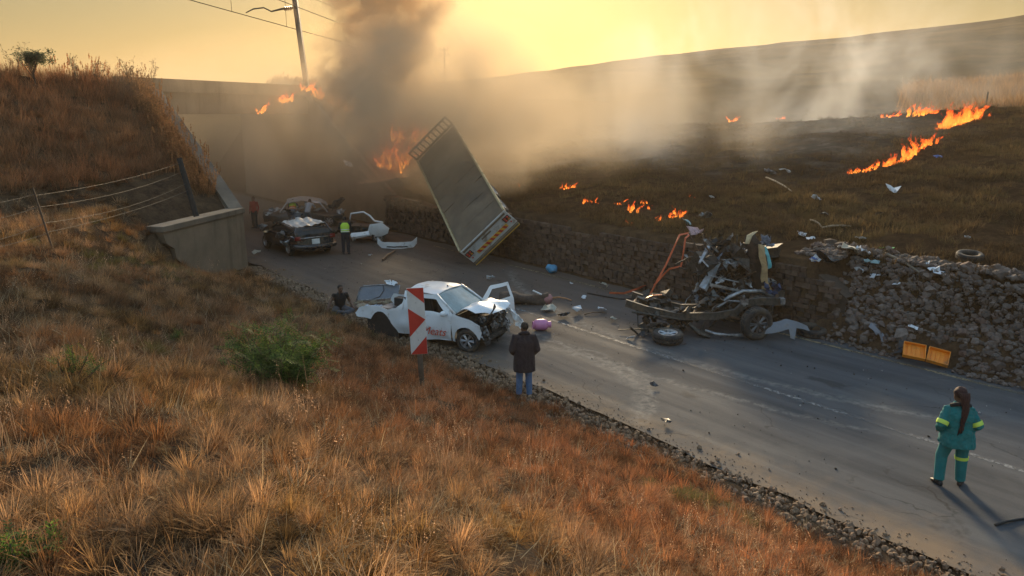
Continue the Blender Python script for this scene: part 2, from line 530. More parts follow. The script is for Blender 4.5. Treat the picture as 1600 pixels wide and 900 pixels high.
def burn_mask(x, y):
    """scorched ground on the far slope: everything the fire line has already passed"""
    s = x * NX + y * NY
    u = 800 + FPX * x / np.maximum(y, 1)
    k = (fbm(x * 0.25, y * 0.25, 4, 31) - 0.47) * 9
    # limit of the burn: fire line from (14,33) to (32,53) and a ragged lower edge
    side = (x - 14.0) * 20.0 / 27 - (y - 33.0) * 18.0 / 27          # >0 : unburnt right of the fire line
    low = s - (26.5 + 0.25 * np.clip(x, -10, 20))
    b = sstep(-1.0, 2.0, -side + k * 0.2) * sstep(-1.5, 3.0, low + k) * sstep(95, 70, y)
    return b
a = gme.attributes.new('burn', 'FLOAT', 'POINT'); a.data.foreach_set('value', burn_mask(XG, YG).astype(np.float32).ravel())
a = gme.attributes.new('far', 'FLOAT', 'POINT'); a.data.foreach_set('value', sstep(60, 110, RG).astype(np.float32).ravel())
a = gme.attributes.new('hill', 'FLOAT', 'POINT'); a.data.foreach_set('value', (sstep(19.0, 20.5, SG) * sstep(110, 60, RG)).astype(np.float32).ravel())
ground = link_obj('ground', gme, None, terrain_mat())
tag(ground, 'dry brown veld ground of bank, embankment and scorched hillside', kind='structure')

# ---- road
def road_mat():
    m, nt, out = new_mat('worn_asphalt'); N = NT(nt)
    uv = N.n('ShaderNodeUVMap', uv_map='st').outputs[0]
    sx = N.n('ShaderNodeSeparateXYZ', i_0=uv)
    S_, T_ = sx.outputs[0], sx.outputs[1]
    stretch = N.n('ShaderNodeMapping', i_0=uv); stretch.inputs['Scale'].default_value = (1, 0.07, 1)
    f1 = N.noise(1.6, stretch.outputs[0], 6, 0.65, 0.3)
    f2 = N.noise(0.4, uv, 6, 0.7, 0.6)
    f3 = N.noise(60, uv, 3, 0.7)
    c = N.ramp(f1, [(0.3, (0.036, 0.039, 0.044)), (0.52, (0.064, 0.067, 0.073)), (0.72, (0.098, 0.101, 0.105))])
    c = N.mix(N.ramp(f2, [(0.48, 0.0), (0.72, 0.55)]), c, (0.105, 0.102, 0.098))
    # warm dust with sun glints painted in along the near shoulder and soil strewn over the far end
    edge = N.math('ADD', S_, N.math('MULTIPLY', N.noise(0.55, uv, 5, 0.7), -2.2))
    d1 = N.math('MULTIPLY', N.ramp(N.math('MULTIPLY', N.math('SUBTRACT', edge, 9.4), 0.5), [(0.0, 1.0), (0.5, 0.0)]), N.ramp(N.noise(0.8, uv, 5, 0.7), [(0.38, 0.25), (0.6, 1.0)]))
    c = N.mix(N.math('MULTIPLY', d1, 0.75), c, (0.24, 0.155, 0.085))
    d2 = N.ramp(N.math('MULTIPLY', N.math('SUBTRACT', T_, N.math('MULTIPLY', N.noise(0.3, uv, 5, 0.7), 9)), 0.05), [(0.32, 0.0), (0.75, 1.0)])
    c = N.mix(N.math('MULTIPLY', d2, 0.65), c, (0.115, 0.078, 0.052))
    # pale drag marks
    def arc_mark(cs, ct, R, w, t_lo, t_hi, smin):
        ds = N.math('SUBTRACT', S_, cs); dt = N.math('SUBTRACT', T_, ct)
        wob = N.math('MULTIPLY', N.math('SUBTRACT', N.noise(1.3, uv, 4, 0.6), 0.5), 0.55)
        rad = N.math('ADD', N.math('SQRT', N.math('ADD', N.math('MULTIPLY', ds, ds), N.math('MULTIPLY', dt, dt))), wob)
        m = N.math('SUBTRACT', 1.0, N.math('DIVIDE', N.math('ABSOLUTE', N.math('SUBTRACT', rad, R)), w), clamp=True)
        g = N.n('ShaderNodeMapRange', i_0=T_); g.interpolation_type = 'SMOOTHSTEP'; g.inputs[1].default_value = t_lo; g.inputs[2].default_value = t_lo + 1.0
        h = N.n('ShaderNodeMapRange', i_0=T_); h.interpolation_type = 'SMOOTHSTEP'; h.inputs[1].default_value = t_hi; h.inputs[2].default_value = t_hi - 2.0
        k = N.math('GREATER_THAN', S_, smin)
        return N.math('MULTIPLY', N.math('MULTIPLY', m, N.math('MULTIPLY', g.outputs[0], h.outputs[0])), k)
    brk = N.ramp(N.noise(5.0, uv, 5, 0.75), [(0.40, 0.0), (0.65, 0.6)])
    for args in ((8.75, 13.2, 4.0, 0.30, 9.0, 19.0, 10.5), (8.65, 13.5, 4.5, 0.14, 9.2, 18.0, 10.5), (33.3, 12.5, 18.8, 0.25, 5.0, 24.0, 10.5), (33.3, 13.0, 20.4, 0.15, 6.0, 22.0, 10.5)):
        c = N.mix(N.math('MULTIPLY', arc_mark(*args), brk), c, (0.30, 0.275, 0.235))
    c = N.mix(N.ramp(f3, [(0.45, 0.0), (0.8, 0.5)]), c, (0.135, 0.137, 0.138))
    vo = N.n('ShaderNodeTexVoronoi', feature='DISTANCE_TO_EDGE'); vo.inputs['Scale'].default_value = 0.55
    wv = N.n('ShaderNodeVectorMath', operation='ADD', i_0=uv); nz = N.n('ShaderNodeTexNoise'); nz.inputs['Scale'].default_value = 1.1; nz.inputs['Detail'].default_value = 5; N.link(uv, nz.inputs['Vector']); N.link(nz.outputs['Color'], wv.inputs[1]); N.link(wv.outputs[0], vo.inputs['Vector'])
    crack = N.math('MULTIPLY', N.ramp(vo.outputs['Distance'], [(0.0, 1.0), (0.010, 0.0)]), N.ramp(N.noise(0.35, uv, 3), [(0.48, 0.0), (0.58, 0.75)]))
    c = N.mix(crack, c, (0.018, 0.018, 0.019))
    c = N.mix(N.ramp(N.noise(0.75, uv, 5, 0.6, 0.5), [(0.64, 0.0), (0.70, 0.6)]), c, (0.022, 0.022, 0.023))      # oil and tar stains
    p = N.n('ShaderNodeBsdfPrincipled')
    N.link(c, p.inputs['Base Color'])
    N.link(N.ramp(f1, [(0.3, 0.95), (0.7, 0.78)]), p.inputs['Roughness'])
    p.inputs['Specular IOR Level'].default_value = 0.18
    b = N.n('ShaderNodeBump'); b.inputs['Strength'].default_value = 0.5; b.inputs['Distance'].default_value = 0.012
    N.link(N.noise(45, uv, 4, 0.75), b.inputs['Height']); N.link(b.outputs[0], p.inputs['Normal'])
    N.link(p.outputs[0], out.inputs[0])
    return m

def strip(name, s0, s1, t0, t1, z, matl, parent=None, nt_=120, wob=0.0, seed=0):
    vs = []; uvs = []; fs = []
    cs = [s0 + (s1 - s0) * k / 4 for k in range(5)]
    for i in range(nt_ + 1):
        t = t0 + (t1 - t0) * i / nt_
        for k, s in enumerate(cs):
            w = wob * (float(fbm(np.array([t * 0.8]), np.array([s0]), 4, seed)[0]) - 0.47) * 2 if (wob and k in (0, 4)) else 0
            vs.append(tuple(st(s + w, t, z))); uvs.append((s + w, t))
    for i in range(nt_):
        for k in range(4):
            a = i * 5 + k; fs.append((a, a + 1, a + 6, a + 5))
    me = bpy.data.meshes.new(name); me.from_pydata(vs, [], fs)
    ul = me.uv_layers.new(name='st')
    li = np.zeros(len(me.loops), int); me.loops.foreach_get('vertex_index', li)
    ul.data.foreach_set('uv', np.array(uvs)[li].astype(np.float32).ravel())
    me.materials.append(matl)
    o = link_obj(name, me, parent)
    return o
road = strip('road', 10.35, 19.2, -45, 140, 0.0, road_mat(), nt_=460, wob=0.22, seed=2)
tag(road, 'grey worn tarred road strewn with soil and debris', kind='structure')

def paint_mat(name, col, wear):
    m, nt, out = new_mat(name); N = NT(nt)
    uv = N.n('ShaderNodeUVMap', uv_map='st').outputs[0]
    p = N.n('ShaderNodeBsdfPrincipled'); p.inputs['Roughness'].default_value = 0.7
    f = N.noise(7, uv, 6, 0.75); g = N.noise(0.5, uv, 4)
    N.link(N.mix(N.ramp(f, [(0.3, 0.0), (0.7, 1.0)]), [c * 0.55 for c in col], col), p.inputs['Base Color'])
    al = N.math('MULTIPLY', N.ramp(f, [(wear - 0.1, 0.0), (wear + 0.1, 1.0)]), N.ramp(g, [(0.30, 0.25), (0.55, 1.0)]))
    tr = N.n('ShaderNodeBsdfTransparent'); mx = N.n('ShaderNodeMixShader')
    N.link(al, mx.inputs[0]); N.link(tr.outputs[0], mx.inputs[1]); N.link(p.outputs[0], mx.inputs[2])
    N.link(mx.outputs[0], out.inputs[0]); return m
strip('centre_line', 14.28, 14.41, -30, 22, 0.004, paint_mat('faded_white_paint', (0.19, 0.19, 0.188), 0.49), road, 140)
strip('edge_line', 18.45, 18.58, -30, 30, 0.004, paint_mat('faded_yellow_paint', (0.26, 0.195, 0.10), 0.44), road, 140)

# ---- concrete walls and the railway bridge
def concrete_mat(name, col, streak=1.0):
    m, nt, out = new_mat(name); N = NT(nt)
    geo = N.n('ShaderNodeNewGeometry').outputs['Position']
    mp = N.n('ShaderNodeMapping', i_0=geo); mp.inputs['Scale'].default_value = (1, 1, 0.12)
    f1 = N.noise(2.4, mp.outputs[0], 6, 0.65); f2 = N.noise(0.7, geo, 6, 0.65); f3 = N.noise(24, geo, 4, 0.7)
    c = N.ramp(f2, [(0.3, [k * 0.7 for k in col]), (0.7, [k * 1.15 for k in col])])
    c = N.mix(N.ramp(f1, [(0.5, 0.0), (0.72, 0.7 * streak)]), c, [k * 0.42 for k in col])
    p = N.n('ShaderNodeBsdfPrincipled'); p.inputs['Roughness'].default_value = 0.9
    p.inputs['Specular IOR Level'].default_value = 0.2
    N.link(c, p.inputs['Base Color'])
    b = N.n('ShaderNodeBump'); b.inputs['Strength'].default_value = 0.4; b.inputs['Distance'].default_value = 0.02
    N.link(f3, b.inputs['Height']); N.link(b.outputs[0], p.inputs['Normal'])
    N.link(p.outputs[0], out.inputs[0]); return m
CONC = concrete_mat('weathered_concrete', (0.25, 0.185, 0.125))
CONC2 = concrete_mat('pale_concrete_coping', (0.21, 0.165, 0.12), 0.8)

br = thing('railway_bridge', 'concrete railway bridge deck over the smoky road underpass', 'bridge', st(15, 46, 0))
inv = Matrix.Translation(-st(15, 46, 0))
def bridge_part(mb, name, m, parent=br, **k):
    mb.xf(inv); return mb.build(name, m, parent, **k)
def rail(k, q, z): return Vector((P0[0] + EV[0] * k + MV[0] * q, P0[1] + EV[1] * k + MV[1] * q, z))
# deck girder along the rail line
pf = [(-0.0, 6.0), (0.0, 7.1), (-0.25, 7.1), (-0.25, 7.75), (0.15, 7.75), (0.15, 7.55), (6.2, 7.55), (6.2, 7.75), (6.6, 7.75), (6.6, 7.1), (6.35, 7.1), (6.35, 6.0)]
mb = MB(); mb.prism(pf, lambda q, z: rail(-2.0, q, z), lambda q, z: rail(14.5, q, z)); bridge_part(mb, 'deck', CONC)
# abutment walls facing each other across the road
def tz(poly, s0, s1): 
    mb = MB(); mb.prism(poly, lambda t, z: st(s0, t, z), lambda t, z: st(s1, t, z)); return mb
bridge_part(tz([(41.0, -0.2), (41.0, 7.0), (58, 7.0), (58, -0.2)], 9.15, 9.72), 'abutment', CONC)
bridge_part(tz([(46.0, -0.2), (46.0, 6.95), (60, 6.95), (60, -0.2)], 20.05, 20.6), 'abutment', CONC)
# far-side wing wall, its top falling towards the camera
ww = bridge_part(tz([(36.3, -0.2), (36.3, 1.6), (38.2, 2.5), (47.3, 7.1), (47.3, -0.2)], 20.0, 20.5), 'wing_wall', CONC)
bridge_part(tz([(36.2, 1.6), (38.2, 2.52), (47.2, 7.12), (50.3, 7.2), (50.3, 7.4), (47.1, 7.34), (38.1, 2.74), (36.2, 1.84)], 19.88, 20.68), 'coping', CONC2, ww)
# near wing wall with a return at its end
nw = thing('retaining_wall', 'stained concrete wing wall end with broken corner above the grass bank', 'wall', st(9.6, 30.2, 0))
inv2 = Matrix.Translation(-st(9.6, 30.2, 0))
w = tz([(29.95, -0.2), (29.95, 2.22), (40.6, 6.95), (41.2, 6.95), (41.2, -0.2)], 9.2, 9.75); w.xf(inv2); w.build('wing_wall', CONC, nw)
w = tz([(29.95, 2.23), (40.6, 6.96), (40.5, 7.14), (29.95, 2.43)], 9.28, 9.80); w.xf(inv2); w.build('coping', CONC2, nw)
# splayed end wall turning away from the road, its far corner broken off
EA, EB = st(9.78, 29.9), st(6.0, 26.4); ED = (EB - EA); EL = ED.length; ED = ED / EL; EN = Vector((ED.y, -ED.x, 0))
if EN.y > 0: EN = -EN
def ew(off): return lambda a, z: EA + ED * a + EN * off + Vector((0, 0, z))
w = MB(); w.prism([(-0.12, -0.3), (0.0, 2.22), (EL, 2.22), (EL - 0.12, 1.85), (EL - 0.55, 1.6), (EL - 0.6, 1.25), (EL - 0.95, 1.0), (EL - 1.0, 0.4), (EL - 0.9, -0.3)], ew(0.0), ew(-0.5)); w.xf(inv2); w.build('end_wall', CONC, nw)
w = MB(); w.prism([(-0.06, 2.23), (-0.06, 2.43), (EL + 0.05, 2.43), (EL + 0.05, 2.23)], ew(0.07), ew(-0.55)); w.xf(inv2); w.build('end_coping', CONC2, nw, bevel=0.02)
w = MB(); w.prism([(EL - 1.1, -0.3), (EL - 1.0, 1.1), (EL - 0.5, 1.7), (EL - 0.1, 2.0), (EL, 1.4), (EL - 0.05, -0.3)], ew(-0.2), ew(-0.48)); w.crumple(0.08, 4, 3); w.xf(inv2); w.build('broken_core', mat('dark_rubble', (0.09, 0.06, 0.045), 0.95, bump=0.8), nw)
# ================================================================ AIR: haze and smoke
def vol_mat(name, dens, col, aniso, build=None):
    m, nt, out = new_mat(name); N = NT(nt)
    p = N.n('ShaderNodeVolumePrincipled')
    p.inputs['Color'].default_value = (*col, 1); p.inputs['Anisotropy'].default_value = aniso
    p.inputs['Density'].default_value = dens
    if build is not None: N.link(build(N), p.inputs['Density'])
    N.link(p.outputs[0], out.inputs['Volume'])
    return m

hb = MB().box((60, 150, 14), (2000, 2000, 72))
haze = hb.build('haze', vol_mat('thin_smoky_air', 0.0004, (0.80, 0.66, 0.48), 0.4))
tag(haze, 'thin warm smoky haze hanging over the whole valley', kind='stuff')

def bank_density(k, nscale, lo, hi, stretch=(1, 1, 1), edge=1.0):
    def f(N):
        tc = N.n('ShaderNodeTexCoord').outputs['Object']
        geo = N.n('ShaderNodeNewGeometry').outputs['Position']
        r2 = N.n('ShaderNodeVectorMath', operation='DOT_PRODUCT', i_0=tc, i_1=tc).outputs['Value']
        fall = N.math('POWER', N.math('SUBTRACT', 1.0, r2, clamp=True), edge)
        mp = N.n('ShaderNodeMapping', i_0=geo); mp.inputs['Scale'].default_value = stretch
        n = N.n('ShaderNodeMapRange', i_0=N.noise(nscale, mp.outputs[0], 3, 0.6, 0.6)); n.interpolation_type = 'SMOOTHSTEP'
        n.inputs[1].default_value = lo; n.inputs[2].default_value = hi
        return N.math('MULTIPLY', N.math('MULTIPLY', fall, n.outputs[0]), k)
    return f

def bank(name, label, c, r, rz, dens, col, aniso, nscale, lo, hi, stretch=(1, 1, 1), edge=1.0):
    mb = MB().ell((0, 0, 0), (1, 1, 1), None, 20, 12)
    o = mb.build(name, vol_mat(name + '_volume', 1.0, col, aniso, bank_density(dens, nscale, lo, hi, stretch, edge)))
    o.location = c; o.scale = r; o.rotation_euler = (0, 0, rz)
    return tag(o, label, kind='stuff')

SMK = (0.74, 0.62, 0.46)
bank('smoke', 'brown smoke filling the underpass and drifting round the truck', (-10, 45.5, 4.6), (18, 10.5, 6.4), 0.5, 0.175, SMK, 0.2, 0.22, 0.25, 0.7)
bank('smoke', 'hazy smoke rolling over the scorched hillside', (3.0, 47.0, 5.0), (14, 13, 5.6), 0.1, 0.12, SMK, 0.2, 0.18, 0.36, 0.7, (1, 1, 0.7))
bank('smoke', 'golden smoke veiling the raised end of the truck', (-3.4, 36.2, 6.2), (7.5, 6.4, 4.8), 0.3, 0.55, SMK, 0.2, 0.3, 0.28, 0.7)
bank('smoke', 'thin grey smoke rising from the grass fire line', (23, 59, 9.5), (22, 10, 7.0), 0.1, 0.105, (0.88, 0.88, 0.88), 0.2, 0.17, 0.42, 0.72, (1, 1, 0.7))

bank('smoke', 'thin bluish smoke lying low over the scorched slope', (14, 46, 4.2), (15, 11, 3.2), 0.2, 0.075, (0.82, 0.84, 0.86), 0.2, 0.2, 0.42, 0.72, (1, 1, 0.9))
PL = [(-6.4, 41.0, 2.6, 1.5), (-6.8, 41.4, 5.0, 2.3), (-7.2, 42.0, 8.0, 3.6), (-6.6, 42.6, 12.5, 4.4), (-7.2, 44.0, 18.0, 5.4), (-9.0, 46.0, 25.0, 6.4)]
def plume_density(N):
    geo = N.n('ShaderNodeNewGeometry').outputs['Position']
    sp = N.n('ShaderNodeSeparateXYZ', i_0=geo); z = sp.outputs[2]
    zf = N.math('MULTIPLY', N.math('SUBTRACT', z, 2.6), 1 / 22.4)
    st_ = [((p[2] - 2.6) / 22.4, p) for p in PL]
    cx = N.ramp(zf, [(k, (p[0] + 20) / 40) for k, p in st_]); cx = N.math('SUBTRACT', N.math('MULTIPLY', cx, 40), 20)
    cyy = N.ramp(zf, [(k, p[1] / 100) for k, p in st_]); cyy = N.math('MULTIPLY', cyy, 100)
    rr = N.math('MULTIPLY', N.ramp(zf, [(k, p[3] / 10) for k, p in st_]), 10)
    dx = N.math('SUBTRACT', sp.outputs[0], cx); dy = N.math('SUBTRACT', sp.outputs[1], cyy)
    rho = N.math('DIVIDE', N.math('SQRT', N.math('ADD', N.math('MULTIPLY', dx, dx), N.math('MULTIPLY', dy, dy))), rr)
    n = N.noise(0.46, geo, 6, 0.66, 0.5)
    v = N.math('ADD', N.math('SUBTRACT', 0.85, rho), N.math('MULTIPLY', N.math('SUBTRACT', n, 0.5), 3.0))
    d = N.math('MULTIPLY', N.math('MULTIPLY', v, 8.0, clamp=True), N.math('POWER', N.math('SUBTRACT', 1.0, zf, clamp=True), 1.3))
    return N.math('MULTIPLY', d, 1.9)
pm = MB(); pm.tube([p[:3] for p in PL], [p[3] * 1.35 for p in PL], 18)
pl = pm.build('smoke_plume', vol_mat('dark_smoke_volume', 1.0, (0.82, 0.63, 0.42), 0.2, plume_density))
tag(pl, 'thick brown smoke column billowing up from the burning truck front', kind='stuff')
# ================================================================ VEGETATION
def blade(V, F, base, h, az, lean, curl, w, segs=3):
    b = len(V); dx, dy = math.cos(az), math.sin(az); px, py = -dy, dx
    x, y, z = base; ang = lean
    for i in range(segs):
        k = i / segs; ww = w * (1 - 0.55 * k)
        V.append((x - px * ww, y - py * ww, z)); V.append((x + px * ww, y + py * ww, z))
        L = h / segs
        x += dx * math.sin(ang) * L; y += dy * math.sin(ang) * L; z += math.cos(ang) * L
        ang += curl / segs
    V.append((x, y, z))
    for i in range(segs - 1): F.append((b + 2 * i, b + 2 * i + 1, b + 2 * i + 3, b + 2 * i + 2))
    F.append((b + 2 * segs - 2, b + 2 * segs - 1, b + 2 * segs))
    return (x, y, z)

def tuft(seed, n, rad, h, lean, curl, w, segs=3, heads=0.0, hsize=0.012, hl=0.14):
    r = random.Random(seed); V = []; F = []
    for k in range(n):
        a = r.uniform(0, 6.283); q = rad * math.sqrt(r.random())
        az = a + r.gauss(0, 0.7)
        hh = h * r.uniform(0.45, 1.1)
        tip = blade(V, F, (q * math.cos(a), q * math.sin(a), -0.03), hh, az, abs(r.gauss(lean, lean * 0.6)), r.gauss(curl, curl * 0.5), w * r.uniform(0.6, 1.3), segs)
        if r.random() < heads:      # feathery seed head
            for j in range(14):
                f = j / 13.0
                c = (tip[0] + r.gauss(0, 0.009), tip[1] + r.gauss(0, 0.009), tip[2] + hl * 0.25 - f * hl)
                b = len(V); s_ = hsize * r.uniform(0.6, 1.3); aa = r.uniform(0, 6.28)
                V.extend([(c[0] - s_ * math.cos(aa), c[1] - s_ * math.sin(aa), c[2]), (c[0], c[1], c[2] + s_ * 1.8), (c[0] + s_ * math.cos(aa), c[1] + s_ * math.sin(aa), c[2])]); F.append((b, b + 1, b + 2))
    return V, F

def grass_mat(name, transl=0.35, gain=1.0):
    m, nt, out = new_mat(name); N = NT(nt)
    tint = N.n('ShaderNodeAttribute', attribute_name='tint'); tint.attribute_type = 'INSTANCER'
    geo = N.n('ShaderNodeNewGeometry').outputs['Position']
    rnd = N.n('ShaderNodeNewGeometry').outputs['Random Per Island']
    c = N.mix(1.0, tint.outputs['Color'], N.ramp(rnd, [(0.0, (0.55, 0.55, 0.55)), (0.6, (1.0, 1.0, 1.0)), (1.0, (1.6, 1.5, 1.35))]), 'MULTIPLY')
    d = N.n('ShaderNodeBsdfDiffuse', i_0=c); t = N.n('ShaderNodeBsdfTranslucent', i_0=c)
    g = N.n('ShaderNodeBsdfGlossy', i_0=(0.35, 0.3, 0.22, 1)); g.inputs['Roughness'].default_value = 0.5
    mx = N.n('ShaderNodeMixShader'); mx.inputs[0].default_value = transl
    N.link(d.outputs[0], mx.inputs[1]); N.link(t.outputs[0], mx.inputs[2])
    m2 = N.n('ShaderNodeMixShader'); m2.inputs[0].default_value = 0.05
    N.link(mx.outputs[0], m2.inputs[1]); N.link(g.outputs[0], m2.inputs[2])
    N.link(m2.outputs[0], out.inputs[0]); return m
GRASS = grass_mat('dry_grass_blades', 0.42)

def palette(x, y, cols, fr, seed, jit=0.18):
    k = np.clip((fbm(x * fr, y * fr, 3, seed) - 0.2) / 0.55 + RNG.normal(0, 0.12, len(x)), 0, 0.999) * (len(cols) - 1)
    i = k.astype(int); f = (k - i)[:, None]; cols = np.array(cols)
    c = cols[i] * (1 - f) + cols[np.minimum(i + 1, len(cols) - 1)] * f
    return c * RNG.uniform(1 - jit, 1 + jit, (len(x), 1))

def rand_rot(n, tilt=0.18):
    return np.stack([RNG.normal(0, tilt, n), RNG.normal(0, tilt, n), RNG.uniform(0, 6.283, n)], 1)

# --- near bank
def cushion(seed, n, h, w):
    """rounded tussock: blades radiate from the crown and curl over"""
    r = random.Random(seed); V = []; F = []
    for k in range(n):
        a = r.uniform(0, 6.283); f = math.sqrt(r.random()); lean = 1.15 * f + r.gauss(0, 0.12)
        q = 0.07 * f
        blade(V, F, (q * math.cos(a), q * math.sin(a), -0.02), h * r.uniform(0.7, 1.2) * (1.05 - 0.25 * f), a + r.gauss(0, 0.35), lean, r.gauss(0.9, 0.9), w * r.uniform(0.6, 1.3), 3)
    return V, F
VAR = [cushion(k, 170, 0.19, 0.0022) for k in range(5)]                           # curly tussocks
VAR += [tuft(10 + k, 60, 0.10, 0.24, 0.4, 1.3, 0.0021) for k in range(3)]        # upright straw
VAR += [tuft(20 + k, 7, 0.15, 0.42, 0.25, 0.6, 0.0016, 3, 0.8, 0.0045, 0.11) for k in range(3)]  # seed stalks
VAR += [tuft(30 + k, 46, 0.2, 0.27, 1.25, 0.5, 0.0022) for k in range(2)]         # flattened straw
def bank_points(n, d0, d1):
    az = RNG.uniform(-0.86, 0.86, n * 3); d = np.sqrt(RNG.uniform(d0 ** 2, d1 ** 2, n * 3))
    x = d * np.sin(az); y = d * np.cos(az)
    s = x * NX + y * NY; t = x * DX + y * DY; q = rail_q(x, y)
    edge = S_TOE - 0.55 - 1.5 * (fbm(x * 0.5, y * 0.5, 3, 40) - 0.3)
    ok = (s < edge) & ~((s > 5.7) & ((t - 26.2) > (s - 6.0) * 0.933)) & ~((s > 5.7) & (t > 29.0)) & (q < -1.0)
    dens = 0.40 + 1.0 * sstep(0.34, 0.5, fbm(x * 0.55, y * 0.55, 3, 41))
    ok &= RNG.uniform(0, 1, len(x)) < dens
    x, y = x[ok], y[ok]
    cell = 0.10 + 0.0055 * np.hypot(x, y); seen = set(); keep = []
    for i, key in enumerate(zip((x / cell).astype(int), (y / cell).astype(int))):
        if key not in seen: seen.add(key); keep.append(i)
    return x[keep][:n], y[keep][:n]
PX, PY = [], []
for n, a_, b_ in ((3200, 1.2, 3.2), (13000, 3.2, 8), (24000, 8, 18), (20000, 18, 36)):
    x, y = bank_points(n, a_, b_); PX.append(x); PY.append(y)
PX = np.concatenate(PX); PY = np.concatenate(PY); n = len(PX); D = np.hypot(PX, PY)
ss = to_s(PX, PY); tt = to_t(PX, PY)
red = sstep(2.5, 6.0, ss) * sstep(20, 12, tt)
base = palette(PX, PY, [(0.13, 0.082, 0.045), (0.25, 0.13, 0.058), (0.19, 0.145, 0.10), (0.33, 0.225, 0.13), (0.17, 0.12, 0.05), (0.27, 0.15, 0.07)], 0.6, 51)
redc = palette(PX, PY, [(0.18, 0.088, 0.045), (0.31, 0.135, 0.064), (0.27, 0.145, 0.08), (0.37, 0.215, 0.125)], 0.7, 57)
cl = np.where(RNG.uniform(0, 1, n) < 0.36, RNG.uniform(0.28, 0.6, n), RNG.uniform(0.95, 1.35, n))[:, None]
tint = cl * (base * (1 - red[:, None] * 0.8) + redc * red[:, None] * 0.8) * np.array((1.40, 1.15, 0.95))
gk = (fbm(PX * 0.4, PY * 0.4, 3, 77) > 0.62) & (RNG.uniform(0, 1, n) < 0.55)
tint[gk] = np.array((0.17, 0.14, 0.045)) * RNG.uniform(0.7, 1.2, (gk.sum(), 1))
typ = RNG.uniform(0, 1, n); stalk = 0.02 + 0.30 * red * sstep(0.47, 0.62, fbm(PX * 0.8, PY * 0.8, 3, 44)) * sstep(9.0, 7.5, ss)
idx = np.where(typ < stalk, RNG.integers(8, 11, n), np.where(typ < stalk + 0.18, RNG.integers(5, 8, n), np.where(typ < stalk + 0.30, RNG.integers(11, 13, n), RNG.integers(0, 5, n))))
tint[(idx >= 8) & (idx < 11)] = np.array((0.48, 0.31, 0.20)); tint[idx >= 11] = np.array((0.34, 0.26, 0.16))
sc = RNG.uniform(0.65, 1.35, n) * np.interp(D, [1, 4, 10, 25], [0.72, 0.86, 1.08, 1.7])
sc3 = np.stack([sc, sc, sc * RNG.uniform(0.75, 1.15, n)], 1)
scatter('dry_grass', VAR, np.stack([PX, PY, height(PX, PY)], 1), rand_rot(n), sc3, idx, tint, GRASS, 'dry orange and straw coloured grass covering the near bank', None)

# --- tall grass on the railway embankment
TV = [tuft(60 + k, 46, 0.22, 0.72, 0.35, 0.7, 0.006) for k in range(4)] + [tuft(70 + k, 9, 0.25, 1.05, 0.22, 0.35, 0.005, 3, 0.9, 0.026, 0.25) for k in range(3)]
def emb_points(n):
    k = RNG.uniform(-26, 2, n * 2); q = RNG.uniform(-10.5, 0.6, n * 2)
    x = P0[0] + EV[0] * k + MV[0] * q; y = P0[1] + EV[1] * k + MV[1] * q
    s = to_s(x, y); ok = (s < 9.0) & (height(x, y) > 3.5)
    return x[ok][:n], y[ok][:n], q[ok][:n]
x, y, q = emb_points(3000)
n = len(x)
tint = palette(x, y, [(0.19, 0.105, 0.06), (0.40, 0.175, 0.08), (0.28, 0.17, 0.10), (0.46, 0.22, 0.10)], 0.4, 61)
idx = np.where((q > -1.0) & (RNG.uniform(0, 1, n) < 0.2), RNG.integers(4, 7, n), RNG.integers(0, 4, n))
x2 = RNG.uniform(1.0, 15.0, 1100); q2 = RNG.uniform(5.2, 7.5, 1100) - 0.3      # beyond the bridge parapet and on the far embankment top
xx = P0[0] + EV[0] * (x2 + 9) + MV[0] * q2; yy = P0[1] + EV[1] * (x2 + 9) + MV[1] * q2
ok = to_s(xx, yy) > 20.6; xx, yy = xx[ok], yy[ok]
wt = RNG.uniform(31.0, 41.0, 240); ws_ = RNG.uniform(8.3, 9.1, 240); xx = np.r_[xx, ws_ * NX + wt * DX]; yy = np.r_[yy, ws_ * NY + wt * DY]   # grass hanging over the wing wall
x = np.r_[x, xx]; y = np.r_[y, yy]; idx = np.r_[idx, RNG.integers(2, 7, len(xx))]
tint = np.r_[tint, np.tile((0.27, 0.15, 0.075), (len(xx), 1))]; n = len(x)
scatter('tall_grass', TV, np.stack([x, y, height(x, y)], 1), rand_rot(n, 0.14), RNG.uniform(0.6, 1.15, n), idx, tint, GRASS, 'tall reddish brown grass and reeds on the railway embankment', None)

# --- far hillside
HV = [tuft(80 + k, 46, 0.26, 0.3, 0.7, 0.9, 0.008, 2) for k in range(5)]
m_ = 21000
az = RNG.uniform(-0.25, 0.72, m_); d = RNG.uniform(20, 62, m_) 
x = d * np.sin(az); y = d * np.cos(az); s = to_s(x, y)
ok = (s > 20.15) & (RNG.uniform(0, 1, m_) < 0.25 + 0.75 * sstep(0.36, 0.56, fbm(x * 0.5, y * 0.5, 3, 91))) & (RNG.uniform(0, 1, m_) > burn_mask(x, y) * 0.68)
ok &= ~((s < 24) & (y < 24) & (x > 8) & (x < 10))
x, y = x[ok], y[ok]; n = len(x)
tint = palette(x, y, [(0.045, 0.031, 0.018), (0.085, 0.057, 0.03), (0.068, 0.056, 0.03), (0.13, 0.086, 0.042)], 0.35, 95)
tint *= (1 - 0.6 * burn_mask(x, y) * RNG.uniform(0.4, 1.0, n))[:, None]
scatter('hillside_grass', HV, np.stack([x, y, height(x, y)], 1), rand_rot(n), RNG.uniform(0.5, 1.25, n), RNG.integers(0, 5, n), tint, GRASS, 'short brown grass tussocks on the far hillside', None)
